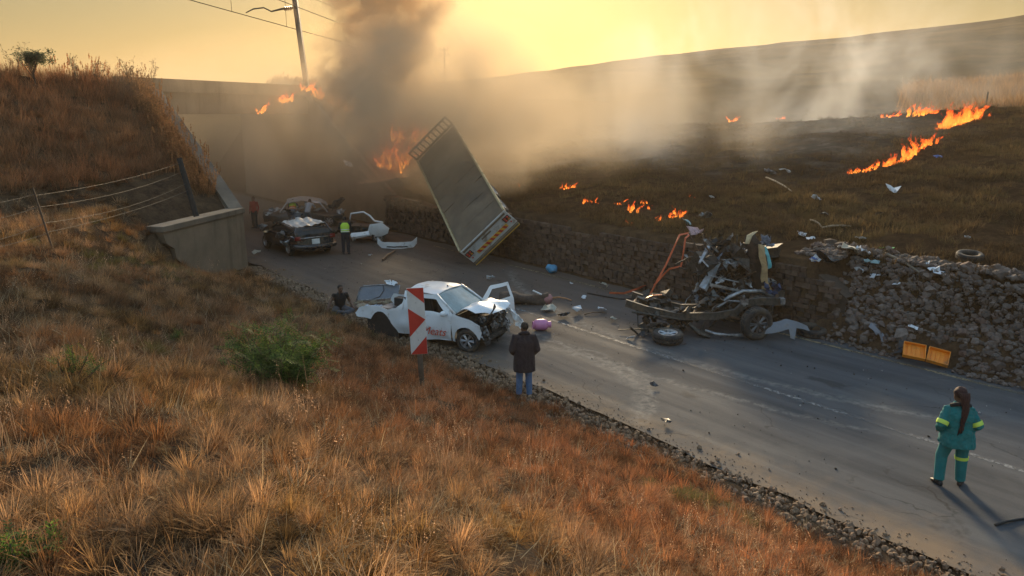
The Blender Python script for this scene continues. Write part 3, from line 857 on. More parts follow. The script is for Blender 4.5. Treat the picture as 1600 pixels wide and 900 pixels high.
# belt of tall standing grass behind the fire line
m_ = 5200
x = RNG.uniform(26, 75, m_); y = RNG.uniform(56, 90, m_); ok = (x / y > 0.50) & (RNG.uniform(0, 1, m_) < sstep(-3, 3, x - 34 - (y - 56) * 0.25))
x, y = x[ok], y[ok]; n = len(x)
tint = palette(x, y, [(0.20, 0.11, 0.045), (0.33, 0.18, 0.07), (0.26, 0.15, 0.065)], 0.2, 97)
scatter('standing_grass', TV[:4], np.stack([x, y, height(x, y)], 1), rand_rot(n), RNG.uniform(1.5, 2.8, n), RNG.integers(0, 4, n), tint, GRASS, 'belt of tall golden grass behind the fire line', None)

# --- leafy plants
def leaf_mat(name, a, b):
    m, nt, out = new_mat(name); N = NT(nt)
    rnd = N.n('ShaderNodeNewGeometry').outputs['Random Per Island']
    c = N.ramp(rnd, [(0.0, a), (0.75, b), (1.0, [k * 1.7 for k in b])])
    d = N.n('ShaderNodeBsdfPrincipled'); d.inputs['Roughness'].default_value = 0.7; d.inputs['Specular IOR Level'].default_value = 0.15; N.link(c, d.inputs['Base Color'])
    t = N.n('ShaderNodeBsdfTranslucent', i_0=c)
    mx = N.n('ShaderNodeMixShader'); mx.inputs[0].default_value = 0.4
    N.link(d.outputs[0], mx.inputs[1]); N.link(t.outputs[0], mx.inputs[2]); N.link(mx.outputs[0], out.inputs[0]); return m
GREEN = leaf_mat('shrub_leaves', (0.028, 0.058, 0.016), (0.10, 0.145, 0.03))
GREY = leaf_mat('grey_green_leaves', (0.05, 0.06, 0.03), (0.10, 0.11, 0.06))
STEM = mat('woody_stem', (0.09, 0.06, 0.04), 0.9)

def shrub(name, label, cat, loc, nb, h, spread, leaf, matl, seed, per=26, group=None, up=0.5):
    r = random.Random(seed); o = thing(name, label, cat, loc, group=group)
    sb = MB(); lb = MB()
    for k in range(nb):
        a = r.uniform(0, 6.283); tilt = spread * math.sqrt(r.uniform(0.05, 1)); L = h * r.uniform(0.55, 1.1) * (1 - 0.12 * tilt)
        d = Vector((math.cos(a) * math.sin(tilt), math.sin(a) * math.sin(tilt), math.cos(tilt)))
        pts = [Vector((0, 0, -0.05)) + Vector((r.gauss(0, 0.05), r.gauss(0, 0.05), 0))]
        for j in range(5):
            d = (d + Vector((r.gauss(0, 0.16), r.gauss(0, 0.16), up * 0.1 - 0.05 * j))).normalized(); pts.append(pts[-1] + d * L / 5)
        sb.tube(pts, [0.010, 0.008, 0.006, 0.005, 0.004, 0.002], 4, False)
        for j in range(per):
            f = r.uniform(0.25, 1.0) * 5; i = min(4, int(f)); p = pts[i].lerp(pts[i + 1], f - i)
            dd = Vector((r.gauss(0, 1), r.gauss(0, 1), r.gauss(0.1, 0.6))).normalized()
            side = dd.cross(Vector((r.gauss(0, 0.4), r.gauss(0, 0.4), 1))).normalized()
            for m in range(5):           # little pinnate spray
                for sg in (-1, 1):
                    c = p + dd * leaf * (0.5 + m * 0.75); tip = c + (side * sg + dd * 0.6).normalized() * leaf
                    w = dd * leaf * 0.22
                    lb.add([c - w * 0.4, c.lerp(tip, 0.5) - w, tip, c.lerp(tip, 0.5) + w], [(0, 1, 2, 3)])
    sb.build('stem', STEM, o); lb.build('foliage', matl, o)
    return o
shrub('green_shrub', 'bushy green shrub standing alone in the dry grass bank', 'shrub', on_ground(440, 603), 66, 1.05, 1.0, 0.044, GREEN, 3, 30)
shrub('green_weed', 'small bright green weed in the grass near the photo bottom corner', 'weed', on_ground(22, 872), 12, 0.24, 1.1, 0.026, GREEN, 5, 14)
shrub('green_weed', 'tiny green weed in grey grass uphill of the shrub', 'weed', on_ground(272, 532), 9, 0.3, 1.1, 0.03, GREEN, 6, 12)
shrub('green_weed', 'tiny upright green weed among brown tussocks on the bank', 'weed', on_ground(122, 584), 7, 0.3, 0.8, 0.03, GREEN, 8, 10)
tb = P0 + EV * -8.0
tp = at(50, 100, 33.0); tp.z = hz(tp.x, tp.y) - 0.35
tr = thing('small_tree', 'small round grey green tree on the embankment skyline', 'tree', tp)
r = random.Random(5); sb = MB(); lb = MB()
sb.tube([(0, 0, -0.1), (0.03, 0, 0.4), (0, 0.03, 0.8), (0.05, 0, 1.2)], [0.03, 0.028, 0.022, 0.012], 7)
for k in range(9):
    a = r.uniform(0, 6.28); sb.tube([(0, 0, 0.7 + k * 0.06), (0.25 * math.cos(a), 0.25 * math.sin(a), 1.15 + k * 0.05), (0.5 * math.cos(a), 0.5 * math.sin(a), 1.45 + 0.05 * k)], [0.022, 0.014, 0.006], 5)
cl = [Vector((r.gauss(0, 0.26), r.gauss(0, 0.24), 1.55 + r.gauss(0, 0.15))) for _ in range(26)]
for k in range(2600):
    c = r.choice(cl) + Vector((r.gauss(0, 0.1), r.gauss(0, 0.1), r.gauss(0, 0.08)))
    a = Vector((r.gauss(0, 1), r.gauss(0, 1), r.gauss(0, 1))).normalized() * 0.045; b = a.cross(Vector((r.gauss(0, 1), r.gauss(0, 1), r.gauss(0, 1)))).normalized() * 0.018
    lb.add([c - a, c + b, c + a, c - b], [(0, 1, 2, 3)])
sb.build('trunk', STEM, tr); lb.build('crown', GREY, tr)
# bare stalks standing out against the sky on the crest
def dead_weed(u, v, Y, h, seed, label):
    p = at(u, v, Y); p.z = hz(p.x, p.y) - 0.05; r = random.Random(seed)
    o = MB()
    for k in range(7):
        a = r.uniform(0, 6.28); t_ = r.uniform(0.05, 0.42); L = h * r.uniform(0.6, 1.05)
        d = Vector((math.cos(a) * math.sin(t_), math.sin(a) * math.sin(t_), math.cos(t_)))
        q = [Vector((0, 0, 0)) + d * L * j / 4 + Vector((r.gauss(0, 0.02), r.gauss(0, 0.02), 0)) * j for j in range(5)]
        o.tube(q, [0.010, 0.008, 0.007, 0.005, 0.003], 4, False)
        for j in range(12):
            f = r.uniform(0.45, 1) * 4; i = min(3, int(f)); c = q[i].lerp(q[i + 1], f - i)
            e = c + Vector((r.gauss(0, 0.08), r.gauss(0, 0.08), r.uniform(0.02, 0.14)))
            o.tube([c, e], [0.004, 0.002], 3, False); o.ell(e, (0.018, 0.018, 0.022), None, 5, 3)
    ob = o.build('dead_weed', mat('dry_stalk', (0.16, 0.11, 0.06), 0.9)); ob.location = p
    return tag(ob, label, 'weed', 'dead weeds on the embankment crest')
for k, (u, Y, h, lb_) in enumerate([(30, 34, 1.6, 'bare spreading weed beside the small skyline tree'), (120, 35, 1.4, 'upright bare weed on the crest, first after the small tree'), (155, 35.5, 1.3, 'thin dead weed leaning on the embankment crest'),
                           (200, 37, 1.7, 'tall seeded dead weed on the middle of the crest'), (232, 38, 1.6, 'seeded dead weed beside the tallest on the crest'), (255, 39, 1.2, 'last dead weed on the crest before the bridge deck')]):
    dead_weed(u, 120, Y, h, 100 + k, lb_)
# ================================================================ GABION WALL, RUBBLE, GRAVEL
def stone_mat(name, cols, scale=3.0):
    m, nt, out = new_mat(name); N = NT(nt)
    oi = N.n('ShaderNodeObjectInfo').outputs['Random']; ri = N.n('ShaderNodeNewGeometry').outputs['Random Per Island']
    geo = N.n('ShaderNodeNewGeometry').outputs['Position']
    k = N.math('FRACT', N.math('ADD', N.math('MULTIPLY', oi, 7.3), ri))
    c = N.ramp(k, [(i / (len(cols) - 1), c) for i, c in enumerate(cols)])
    c = N.mix(N.ramp(N.noise(9, geo, 5, 0.7), [(0.35, 0.0), (0.7, 0.55)]), c, [q * 0.45 for q in cols[0]])
    p = N.n('ShaderNodeBsdfPrincipled'); p.inputs['Roughness'].default_value = 0.9; p.inputs['Specular IOR Level'].default_value = 0.2
    N.link(c, p.inputs['Base Color'])
    b = N.n('ShaderNodeBump'); b.inputs['Strength'].default_value = 0.6; b.inputs['Distance'].default_value = 0.02
    N.link(N.noise(30, geo, 4, 0.7), b.inputs['Height']); N.link(b.outputs[0], p.inputs['Normal'])
    N.link(p.outputs[0], out.inputs[0]); return m
STONE = stone_mat('reddish_wall_stone', [(0.075, 0.05, 0.038), (0.14, 0.092, 0.068), (0.10, 0.072, 0.058), (0.19, 0.13, 0.095), (0.12, 0.077, 0.058)])
RUB = stone_mat('rubble_stone', [(0.10, 0.072, 0.058), (0.17, 0.132, 0.11), (0.13, 0.105, 0.09), (0.24, 0.19, 0.16), (0.15, 0.095, 0.075)])
SOIL = mat('wall_core_soil', (0.07, 0.05, 0.036), 0.95, bump=0.6)

gw = thing('gabion_wall', 'long reddish dry stone gabion wall along the far roadside', 'wall', st(19.6, 20, 0))
gi = Matrix.Translation(-st(19.6, 20, 0))
def wall_top(t): return 1.78 + 0.10 * math.sin(t * 0.55) + 0.06 * math.sin(t * 1.7 + 1) - 0.55 * max(0.0, (11.6 - t) / 1.2)
core = MB()
tt_ = [10.4 + 0.5 * k for k in range(53)]
for a_, b_ in zip(tt_[:-1], tt_[1:]):
    za, zb = wall_top(a_) - 0.08, wall_top(b_) - 0.08
    q = [st(19.62, a_, -0.1), st(19.62, b_, -0.1), st(19.62, b_, zb), st(19.62, a_, za), st(20.3, b_, zb), st(20.3, a_, za)]
    core.add(q, [(0, 1, 2, 3), (3, 2, 4, 5)])
core.xf(gi); core.build('core', SOIL, gw)
sm = []
for k in range(8):
    mb = MB(); mb.box((0, 0, 0), (1, 1, 1), None, 0.0)
    r = random.Random(k + 50)
    mb.v = [tuple(c * r.uniform(0.80, 1.06) for c in v) for v in mb.v]
    me = mb.mesh('wall_stone'); me.materials.append(STONE); sm.append(me)
cand = []
r = random.Random(3)
t = 11.0
z = 0.02; row = 0
while z < 2.0:
    hgt = r.uniform(0.10, 0.17); t = 10.4 + r.uniform(0, 0.2)
    while t < 36.2:
        w = r.uniform(0.14, 0.34)
        if z + hgt * 0.6 < wall_top(t) and not (t < 11.6 and r.random() < 0.3):
            basket = 0.07 if (t % 2.05) < 0.08 else 0.0           # joints between baskets stand back
            cand.append((t + w / 2, z + hgt / 2, w, hgt, r.uniform(-0.07, 0.05) + basket, r.randrange(8), r.uniform(-0.09, 0.09), r.uniform(-0.07, 0.07)))
        t += w + 0.016
    z += hgt + 0.012; row += 1
rest = MB()
cand.sort(key=lambda c: c[0])
for i, (t, z, w, h_, out_, k, ra, rb) in enumerate(cand):
    p = st(19.58 + out_, t, z) - st(19.6, 20, 0)
    R = Euler((ra, rb, math.atan2(DY, DX))).to_matrix()
    if i < 300:
        o = link_obj('stone', sm[k], gw); o.location = p; o.rotation_euler = R.to_euler(); o.scale = (w, 0.26, h_)
    else:
        b = len(rest.v); vs = [p + R @ Vector((v.co.x * w, v.co.y * 0.26, v.co.z * h_)) for v in sm[k].vertices]
        rest.add(vs, [tuple(f.vertices) for f in sm[k].polygons])
o = rest.build('far_stones', STONE, gw); o['kind'] = 'stuff'
# loose rubble on top of the wall
rk = [rock_mesh(200 + k, 1, 0.8, 'rubble_rock') for k in range(7)] + [rock_mesh(300 + k, 2, 0.8, 'rubble_rock') for k in range(3)]
for m_ in rk: m_.materials.append(RUB)
rp = thing('rubble_pile', 'collapsed heap of grey stones spilling from the gabion to the road', 'rubble', st(19.8, 8, 0))
rl = st(19.8, 8, 0); rocks = []
r = random.Random(21)
for k in range(5200):
    t = r.uniform(1.5, 12.4); s = r.uniform(18.75, 21.6)
    if t > 10.7 and s > 19.5 and s < 20.2: continue
    if t > 9.2 and s < 19.5 and r.random() < (t - 9.2) / 1.6: continue
    if abs(t - 7.85) < 0.6 and s < 19.5: continue
    p = st(s, t); zz = max(0.0, hz(p.x, p.y))
    sz = r.choice([0.10, 0.13, 0.16, 0.2, 0.2, 0.25, 0.3]) * r.uniform(0.65, 1.1)
    if s < 19.1: sz *= 0.7
    if r.random() < 0.02: sz *= 1.8
    dist = p.length
    rocks.append((sz / max(dist, 5), p, zz, sz))
rocks.sort(key=lambda a: -a[0]); rest = MB(); n3 = 0
vis = 0
for k, (a_, p, zz, sz) in enumerate(rocks):
    me = rk[r.randrange(10 if sz > 0.25 else 7)]
    loc = Vector((p.x, p.y, zz + sz * r.uniform(0.05, 0.28))) - rl
    R = Euler((r.uniform(-0.6, 0.6), r.uniform(-0.6, 0.6), r.uniform(0, 6.28)))
    u_ = 800 + FPX * p.x / (p.y * math.cos(PITCH) + (CAM_H - zz) * math.sin(PITCH))
    if n3 < 300 and u_ < 1620:
        o = link_obj('rock', me, rp); o.location = loc; o.rotation_euler = R; o.scale = (sz, sz, sz); n3 += 1
    elif me in rk[:7]:
        M = R.to_matrix(); rest.add([loc + M @ (v.co * sz) for v in me.vertices], [tuple(f.vertices) for f in me.polygons])
o = rest.build('small_rocks', RUB, rp); o['kind'] = 'stuff'

# gravel and clods along the near shoulder
RV = []
for k in range(7):
    me = rock_mesh(400 + k, 1, 0.75); RV.append(([tuple(v.co) for v in me.vertices], [tuple(f.vertices) for f in me.polygons]))
def inst_stone(name, cols):
    m, nt, out = new_mat(name); N = NT(nt)
    tint = N.n('ShaderNodeAttribute', attribute_name='tint'); tint.attribute_type = 'INSTANCER'
    p = N.n('ShaderNodeBsdfPrincipled'); p.inputs['Roughness'].default_value = 0.95; p.inputs['Specular IOR Level'].default_value = 0.15
    geo = N.n('ShaderNodeNewGeometry').outputs['Position']
    N.link(N.mix(N.ramp(N.noise(25, geo, 3), [(0.3, 0.0), (0.7, 0.6)]), tint.outputs['Color'], (0.06, 0.042, 0.03)), p.inputs['Base Color'])
    N.link(p.outputs[0], out.inputs[0]); return m
n = 8200
t = RNG.uniform(-6, 30, n); s = 10.05 + RNG.normal(0, 0.34, n) + 0.25 * (fbm(t, t * 0, 3, 5) - 0.4)
big = RNG.uniform(0, 1, n) < np.where(s < 10.35, 0.5, 0.05)
sz = np.where(big, RNG.uniform(0.04, 0.15, n), RNG.uniform(0.012, 0.04, n))
x = s * NX + t * DX; y = s * NY + t * DY; z = np.maximum(height(x, y), 0) + sz * 0.12
tint = palette(x, y, [(0.21, 0.14, 0.09), (0.33, 0.22, 0.135), (0.26, 0.18, 0.125), (0.40, 0.28, 0.18)], 1.5, 15)
scatter('gravel', RV, np.stack([x, y, z], 1), RNG.uniform(-3, 3, (n, 3)), sz, RNG.integers(0, 7, n), tint, inst_stone('shoulder_stones', None), 'brown stones and clods lining the near road shoulder')
# crumbs of tar, glass and soil thrown over the road
n = 2600
t = RNG.uniform(-4, 38, n); s = RNG.uniform(10.6, 19.3, n)
cl = fbm(s * 0.6, t * 0.6, 3, 71) + 0.012 * np.clip(t, 0, 25)
ok = RNG.uniform(0.35, 0.75, n) < cl
t, s = t[ok], s[ok]; n = len(t)
sz = np.minimum(0.010 + RNG.exponential(0.013, n), 0.065)
x = s * NX + t * DX; y = s * NY + t * DY
tint = np.where(RNG.uniform(0, 1, (n, 1)) < 0.12, np.array([[0.42, 0.40, 0.36]]), np.array([[0.035, 0.03, 0.026]])) * RNG.uniform(0.7, 1.4, (n, 1))
scatter('debris', RV, np.stack([x, y, sz * 0.2], 1), RNG.uniform(-3, 3, (n, 3)), sz, RNG.integers(0, 7, n), tint, MATS.setdefault('crumbs', inst_stone('road_crumbs', None)), 'small dark crumbs scattered over the tar')
# ================================================================ VEHICLES AND WRECKAGE
WHITE = mat('white_car_paint', (0.78, 0.79, 0.80), 0.32, 0.0, 0.05, 2.0, dirt=(0.40, 0.34, 0.27), dirt_amt=0.12, dirt_scale=2.6, coat=0.4)
SILVER = mat('silver_car_paint', (0.42, 0.44, 0.46), 0.35, 0.35, 0.12, 3.0, dirt=(0.16, 0.13, 0.10), dirt_amt=0.3)
BLACK = mat('black_car_paint', (0.018, 0.018, 0.021), 0.25, 0.0, 0.2, 3.0, dirt=(0.07, 0.055, 0.042), dirt_amt=0.35, coat=0.5)
DARK = mat('dark_plastic', (0.025, 0.024, 0.023), 0.65, 0.0, 0.35, 9.0)
GRIME = mat('oily_metal', (0.065, 0.058, 0.05), 0.55, 0.55, 0.6, 12.0, bump=0.4)
RUST = mat('rusty_steel', (0.12, 0.075, 0.048), 0.75, 0.35, 0.5, 9.0, bump=0.3)
TYRE = mat('tyre_rubber', (0.028, 0.027, 0.026), 0.85, 0.0, 0.35, 8.0, bump=0.3, dirt=(0.11, 0.085, 0.06), dirt_amt=0.3)
ALLOY = mat('alloy_rim', (0.48, 0.48, 0.49), 0.35, 0.75, 0.2, 5.0, dirt=(0.12, 0.09, 0.07), dirt_amt=0.3)
GLASS = mat('crazed_glass', (0.23, 0.29, 0.29), 0.22, 0.0, 0.22, 3.0, bump=0.25, bscale=60)
DGLASS = mat('dark_glass', (0.03, 0.033, 0.034), 0.12, 0.0, 0.3, 3.0)
BARE = mat('torn_bare_metal', (0.34, 0.34, 0.34), 0.45, 0.6, 0.45, 7.0, dirt=(0.08, 0.06, 0.05), dirt_amt=0.4)
GREYP = mat('grey_laminate', (0.19, 0.20, 0.225), 0.6, 0.0, 0.15, 3.0, dirt=(0.16, 0.13, 0.10), dirt_amt=0.2)
REDP = mat('red_film', (0.52, 0.045, 0.03), 0.45, 0.0, 0.12, 5.0)
SIGNW = mat('white_film', (0.66, 0.65, 0.62), 0.45, 0.0, 0.08, 5.0, dirt=(0.36, 0.30, 0.22), dirt_amt=0.1)
YEL = mat('yellow_film', (0.72, 0.40, 0.05), 0.5, 0.0, 0.15, 6.0)
TRUCKW = mat('truck_grey_paint', (0.165, 0.125, 0.085), 0.8, 0.0, 0.25, 0.9, dirt=(0.12, 0.095, 0.07), dirt_amt=0.25, dirt_scale=0.7)
BURNT = mat('burnt_metal', (0.03, 0.024, 0.02), 0.85, 0.3, 0.6, 6.0, bump=0.6, dirt=(0.10, 0.06, 0.04), dirt_amt=0.3)

_wm = {}
def wheel_meshes(R, W, spokes):
    key = (R, W, spokes)
    if key in _wm: return _wm[key]
    h = W / 2; ri = R * 0.62
    t = MB(); t.lathe([(ri, -h * 0.86), (R * 0.84, -h), (R * 0.95, -h * 0.9), (R, -h * 0.62), (R, h * 0.62), (R * 0.95, h * 0.9), (R * 0.84, h), (ri, h * 0.86), (ri * 0.98, 0)], 32, None, False)
    n = 32; b = len(t.v) - n                                     # close the inner surface
    t.f.extend([(b + k, b + (k + 1) % n, (k + 1) % n, k) for k in range(n)]); t.m.extend([0] * n)
    for k in range(40):                                          # tread blocks
        a = 2 * math.pi * k / 40
        for sg in (-1, 1):
            t.box((R * math.cos(a), R * math.sin(a), sg * h * 0.33), (0.018, R * 0.10, h * 0.5), rotm(0, 0, a))
    q = MB(); q.lathe([(ri * 1.02, h * 0.8), (ri * 1.03, h * 0.9), (ri * 0.96, h * 0.9), (ri * 0.9, h * 0.55), (ri * 0.9, -h * 0.8), (ri * 1.0, -h * 0.84)], 28, None, False)
    q.lathe([(R * 0.13, h * 0.3), (R * 0.13, h * 0.72), (R * 0.09, h * 0.76), (0.004, h * 0.76)], 14, None, True)
    for k in range(spokes):
        a = 2 * math.pi * k / spokes; c, s_ = math.cos(a), math.sin(a)
        for off in (-0.09, 0.09):
            a0 = a + off * 0.6; a1 = a + off * 1.3
            p0 = Vector((R * 0.1 * math.cos(a0), R * 0.1 * math.sin(a0), h * 0.62)); p1 = Vector((ri * 0.95 * math.cos(a1), ri * 0.95 * math.sin(a1), h * 0.66))
            q.tube([p0, p1], [R * 0.055, R * 0.05], 4)
    d = MB(); d.lathe([(ri * 0.88, h * 0.05), (ri * 0.88, h * 0.12), (0.004, h * 0.12)], 20, None, True)
    res = (t.mesh('tyre', True), q.mesh('rim', False), d.mesh('brake_disc', False))
    for m_, k in zip(res, (TYRE, ALLOY, GRIME)): m_.materials.append(k)
    _wm[key] = res; return res

ALLOYD = mat('dark_alloy_rim', (0.14, 0.135, 0.13), 0.45, 0.7, 0.3, 5.0, dirt=(0.08, 0.06, 0.05), dirt_amt=0.3)
def wheel(parent, loc, rot=(math.pi / 2, 0, 0), R=0.31, W=0.19, spokes=6, rimmat=None, rim=True):
    ms = wheel_meshes(R, W, spokes)
    if rimmat is not None: ms[1].materials[0] = rimmat
    o = bpy.data.objects.new('wheel', None); COL.objects.link(o); o.parent = parent; o.location = loc; o.rotation_euler = rot
    link_obj('tyre', ms[0], o)
    if rim: link_obj('rim', ms[1], o); link_obj('brake_disc', ms[2], o)
    return o

def arc(cx, cz, r, a0, a1, n=9):
    return [(cx + r * math.cos(math.radians(a0 + (a1 - a0) * k / n)), cz + r * math.sin(math.radians(a0 + (a1 - a0) * k / n))) for k in range(n + 1)]

def scrap(mb, c, size, R, seed, amp=0.12, thick=0.006, h=None):
    """a torn crumpled sheet"""
    r = random.Random(seed); n = r.randrange(6, 10)
    out = []
    for k in range(n):
        a = 2 * math.pi * k / n + r.uniform(-0.2, 0.2); q = r.uniform(0.65, 1.1)
        out.append((size[0] / 2 * q * math.cos(a) * 1.2, size[1] / 2 * q * math.sin(a) * 1.2))
    c = Vector(c)
    def fn(a, b):
        p = Vector((a, b, 0)); d = mnoise.noise_vector(Vector((a * 3.1 / max(size), b * 3.1 / max(size), seed * 1.37)) * 1.6)
        f = abs(math.sin((a / size[0] + seed) * 4.0)) * 0.4
        return c + R @ (p + d * amp * max(size) * 1.4 + Vector((0, 0, f * amp * max(size))))
    mb.sheet(out, [], fn, h or max(size) / 7.0, thick); return mb

# ------------------------------------------------ white single-cab pickup
hd = math.radians(-28.0)
pk_loc = gp(732, 549) + Vector((-math.sin(hd), math.cos(hd), 0)) * 0.72
pk = thing('pickup', 'white single cab pickup with crushed bonnet, torn bed and red lettering on its door', 'pickup', pk_loc, hd)
pk.rotation_euler = (math.radians(1.0), math.radians(0.5), hd)
def side(sgn, off=0.0, crum=0.0, seed=0, dent=None):
    def fn(x, z):
        y = 0.80 + 0.03 * math.sin(max(0, min(1, (z - 0.25) / 0.7)) * math.pi)
        if z > 0.93: y -= (z - 0.93) * 0.42
        if z < 0.35: y -= (0.35 - z) * 0.25
        p = Vector((x, sgn * (y + off), z))
        if crum:
            d = mnoise.noise_vector(p * 2.6 + Vector((seed, 0, 0)))
            p += d * crum
        if dent: p += dent(x, z)
        return p
    return fn
FEND = [(0.40, 0.42), (0.46, 0.62), (0.40, 0.80), (0.1, 0.90), (-0.42, 0.97), (-0.43, 0.25), (-0.36, 0.24)] + arc(0, 0.31, 0.37, 190, 14)
for sg in (-1, 1):
    mb = MB(); mb.sheet(FEND, [], side(sg, 0.012, 0.035, 1 + sg), 0.06, 0.012)
    if sg > 0: mb.crumple(0.14, 2.2, 5, lambda p: max(0, p.x + 0.1) * 1.6)
    mb.build('fender', WHITE, pk, auto=0.6)
DOOR = [(-0.45, 0.27), (-0.45, 0.98), (-0.93, 1.36), (-1.0, 1.385), (-1.62, 1.36), (-1.66, 0.9), (-1.64, 0.27), (-1.2, 0.22)]
WIN = [(-0.66, 0.97), (-1.0, 1.28), (-1.54, 1.27), (-1.57, 0.97)]
def bend(x, z):      # lower rear corner of the driver-side door pushed out
    k = max(0, min(1, (-x - 0.7) / 0.9)) * max(0, min(1, (0.95 - z) / 0.7)); return Vector((0, -0.16 * k, -0.05 * k))
mb = MB(); mb.sheet(DOOR, [WIN], side(-1, 0.012, 0.03, 8, bend), 0.055, 0.012)
door = mb.build('door', WHITE, pk, auto=0.6)
mb = MB(); mb.ell((-0.63, -0.93, 0.99), (0.07, 0.10, 0.075), None, 12, 8); mb.box((-0.6, -0.85, 0.96), (0.05, 0.12, 0.03)); mb.build('mirror', WHITE, door, True)
mb = MB(); mb.box((-1.48, -0.85, 0.80), (0.17, 0.035, 0.035)); mb.build('handle', DARK, door, bevel=0.01)
# red lettering on the door skin
fc = bpy.data.curves.new('lettering', 'FONT'); fc.body = 'Meats'; fc.size = 0.30; fc.shear = 0.35; fc.extrude = 0.004; fc.resolution_u = 3
fo = bpy.data.objects.new('lettering', fc); COL.objects.link(fo); LETM = mat('red_lettering', (0.62, 0.10, 0.05), 0.5, 0.0, 0.12)
bpy.context.view_layer.update(); lme = bpy.data.meshes.new_from_object(fo.evaluated_get(bpy.context.evaluated_depsgraph_get())); bpy.data.objects.remove(fo); lme.materials.clear(); lme.materials.append(LETM); fo = link_obj('lettering', lme)
fo.parent = door; fo.location = (-1.30, -0.925, 0.37); fo.rotation_euler = (math.pi / 2, -0.03, 0.03)
# passenger door wrenched open
mb = MB(); mb.sheet(DOOR, [WIN], side(1, 0.012, 0.02, 9), 0.06, 0.012)
hx, hy = -0.45, 0.82
M = Matrix.Translation((hx - 0.1, hy + 0.1, -0.17)) @ Euler((0, math.radians(3), math.radians(-112))).to_matrix().to_4x4() @ Matrix.Translation((-hx, -hy, 0))
mb.xf(M); mb.build('open_door', WHITE, pk, auto=0.6)
# rear quarter: cab pillar flowing into the torn bed side
QUART = [(-1.66, 0.25), (-1.70, 0.92), (-1.64, 1.33), (-1.98, 1.31), (-2.05, 1.05), (-2.2, 0.90), (-2.5, 0.82), (-3.1, 0.84), (-3.5, 0.80), (-3.62, 0.62), (-3.5, 0.50), (-3.1, 0.52)] + arc(-2.72, 0.33, 0.38, 150, 20) + [(-2.2, 0.2), (-1.9, 0.22)]
for sg in (-1, 1):
    mb = MB(); mb.sheet(QUART, [], side(sg, 0.012, 0.05, 4 + sg), 0.07, 0.012)
    mb.crumple(0.11, 1.9, 3 + sg, lambda p: max(0.0, (-p.x - 2.2) / 1.3) * 0.8)
    mb.build('bed_side', WHITE, pk, auto=0.6)
    mb = MB(); mb.box((-2.72, sg * 0.62, 0.42), (1.05, 0.25, 0.7)); mb.build('arch_shade_box', DARK, pk)  # dark box standing in for the shade inside the wheel arch
# roof, windscreen, bonnet
mb = MB()
mb.sheet([(-0.98, -0.60), (-0.98, 0.60), (-1.2, 0.64), (-1.98, 0.62), (-1.98, -0.62), (-1.2, -0.64)], [], lambda x, y: Vector((x, y, 1.385 + 0.055 * (1 - (y / 0.64) ** 2) + 0.02 * math.sin((x + 0.98) * -3.0))), 0.08, 0.02)
mb.crumple(0.02, 2, 1); roof = mb.build('roof', WHITE, pk, auto=0.7)
mb = MB(); mb.tube([(-1.12, 0.1, 1.44), (-1.15, 0.1, 1.475)], [0.022, 0.012], 8); mb.build('aerial_base', DARK, roof)
def ws(a, b):      # a across -1..1, b up 0..1
    x = -0.33 - 0.66 * b - 0.05 * a * a; y = a * (0.72 - 0.14 * b); z = 0.985 + 0.405 * b + 0.03 * (1 - a * a)
    p = Vector((x, y, z)); return p + mnoise.noise_vector(p * 3.2) * 0.018
mb = MB(); mb.sheet([(-1, 0), (1, 0), (1, 1), (-1, 1)], [], ws, 0.16, 0.008); mb.build('windscreen', GLASS, pk, True)
for sg in (-1, 1):
    mb = MB(); mb.tube([(-0.36, sg * 0.75, 0.97), (-0.7, sg * 0.69, 1.20), (-1.02, sg * 0.61, 1.40)], [0.032, 0.028, 0.03], 6); mb.tube([(-1.98, sg * 0.62, 1.38), (-1.98, sg * 0.78, 0.9)], [0.04, 0.045], 6); mb.build('pillar', WHITE, pk, True)
mb = MB()
def bonnet(x, y):
    k = (x + 0.36) / 0.95
    z = 0.985 + 0.20 * math.sin(k * math.pi * 0.85) * (1 - 0.25 * (y / 0.7) ** 2) - 0.03 * k
    p = Vector((x - 0.16 * math.sin(k * math.pi), y, z)); return p + mnoise.noise_vector(p * 2.8 + Vector((4, 0, 0))) * 0.075 * (0.25 + k)
mb.sheet([(-0.36, -0.70), (-0.36, 0.70), (0.35, 0.68), (0.58, 0.5), (0.62, 0.0), (0.55, -0.45), (0.32, -0.68)], [], bonnet, 0.075, 0.014); mb.build('bonnet', WHITE, pk, auto=0.35)
# engine bay: bulkhead, block, pipes, torn sheet
mb = MB(); mb.box((-0.32, 0, 0.62), (0.06, 1.42, 0.66)); mb.box((0.02, -0.05, 0.62), (0.42, 0.55, 0.42), None, 0.05); mb.box((0.25, 0.42, 0.66), (0.25, 0.22, 0.2), None, 0.03); mb.box((0.05, 0, 0.33), (0.75, 1.2, 0.10), None, 0.04)
mb.cyl((0.2, -0.4, 0.75), (0.2, -0.2, 0.75), 0.09, n=12); mb.cyl((0.33, 0.05, 0.55), (0.36, 0.05, 0.55), 0.2, n=16)
mb.build('engine', GRIME, pk)
mb = MB(); r = random.Random(4)
for k in range(16):
    p = Vector((r.uniform(0.1, 0.5), r.uniform(-0.62, 0.62), r.uniform(0.4, 0.86))); q = [p]
    for j in range(4): q.append(q[-1] + Vector((r.gauss(0, 0.06), r.gauss(0, 0.12), r.gauss(0, 0.09))))
    mb.tube(q, r.uniform(0.01, 0.022), 5)
mb.build('hose', DARK, pk)
mb = MB()
for k in range(16):
    scrap(mb, (r.uniform(0.22, 0.52), r.uniform(-0.65, 0.65), r.uniform(0.36, 0.88)), (r.uniform(0.16, 0.36), r.uniform(0.10, 0.24)), rotm(r.uniform(-1.5, 1.5), r.uniform(0.6, 2.2), r.uniform(-1, 1)), 20 + k, 0.22, 0.006)
mb.build('crushed_grille', BARE, pk, auto=0.5)
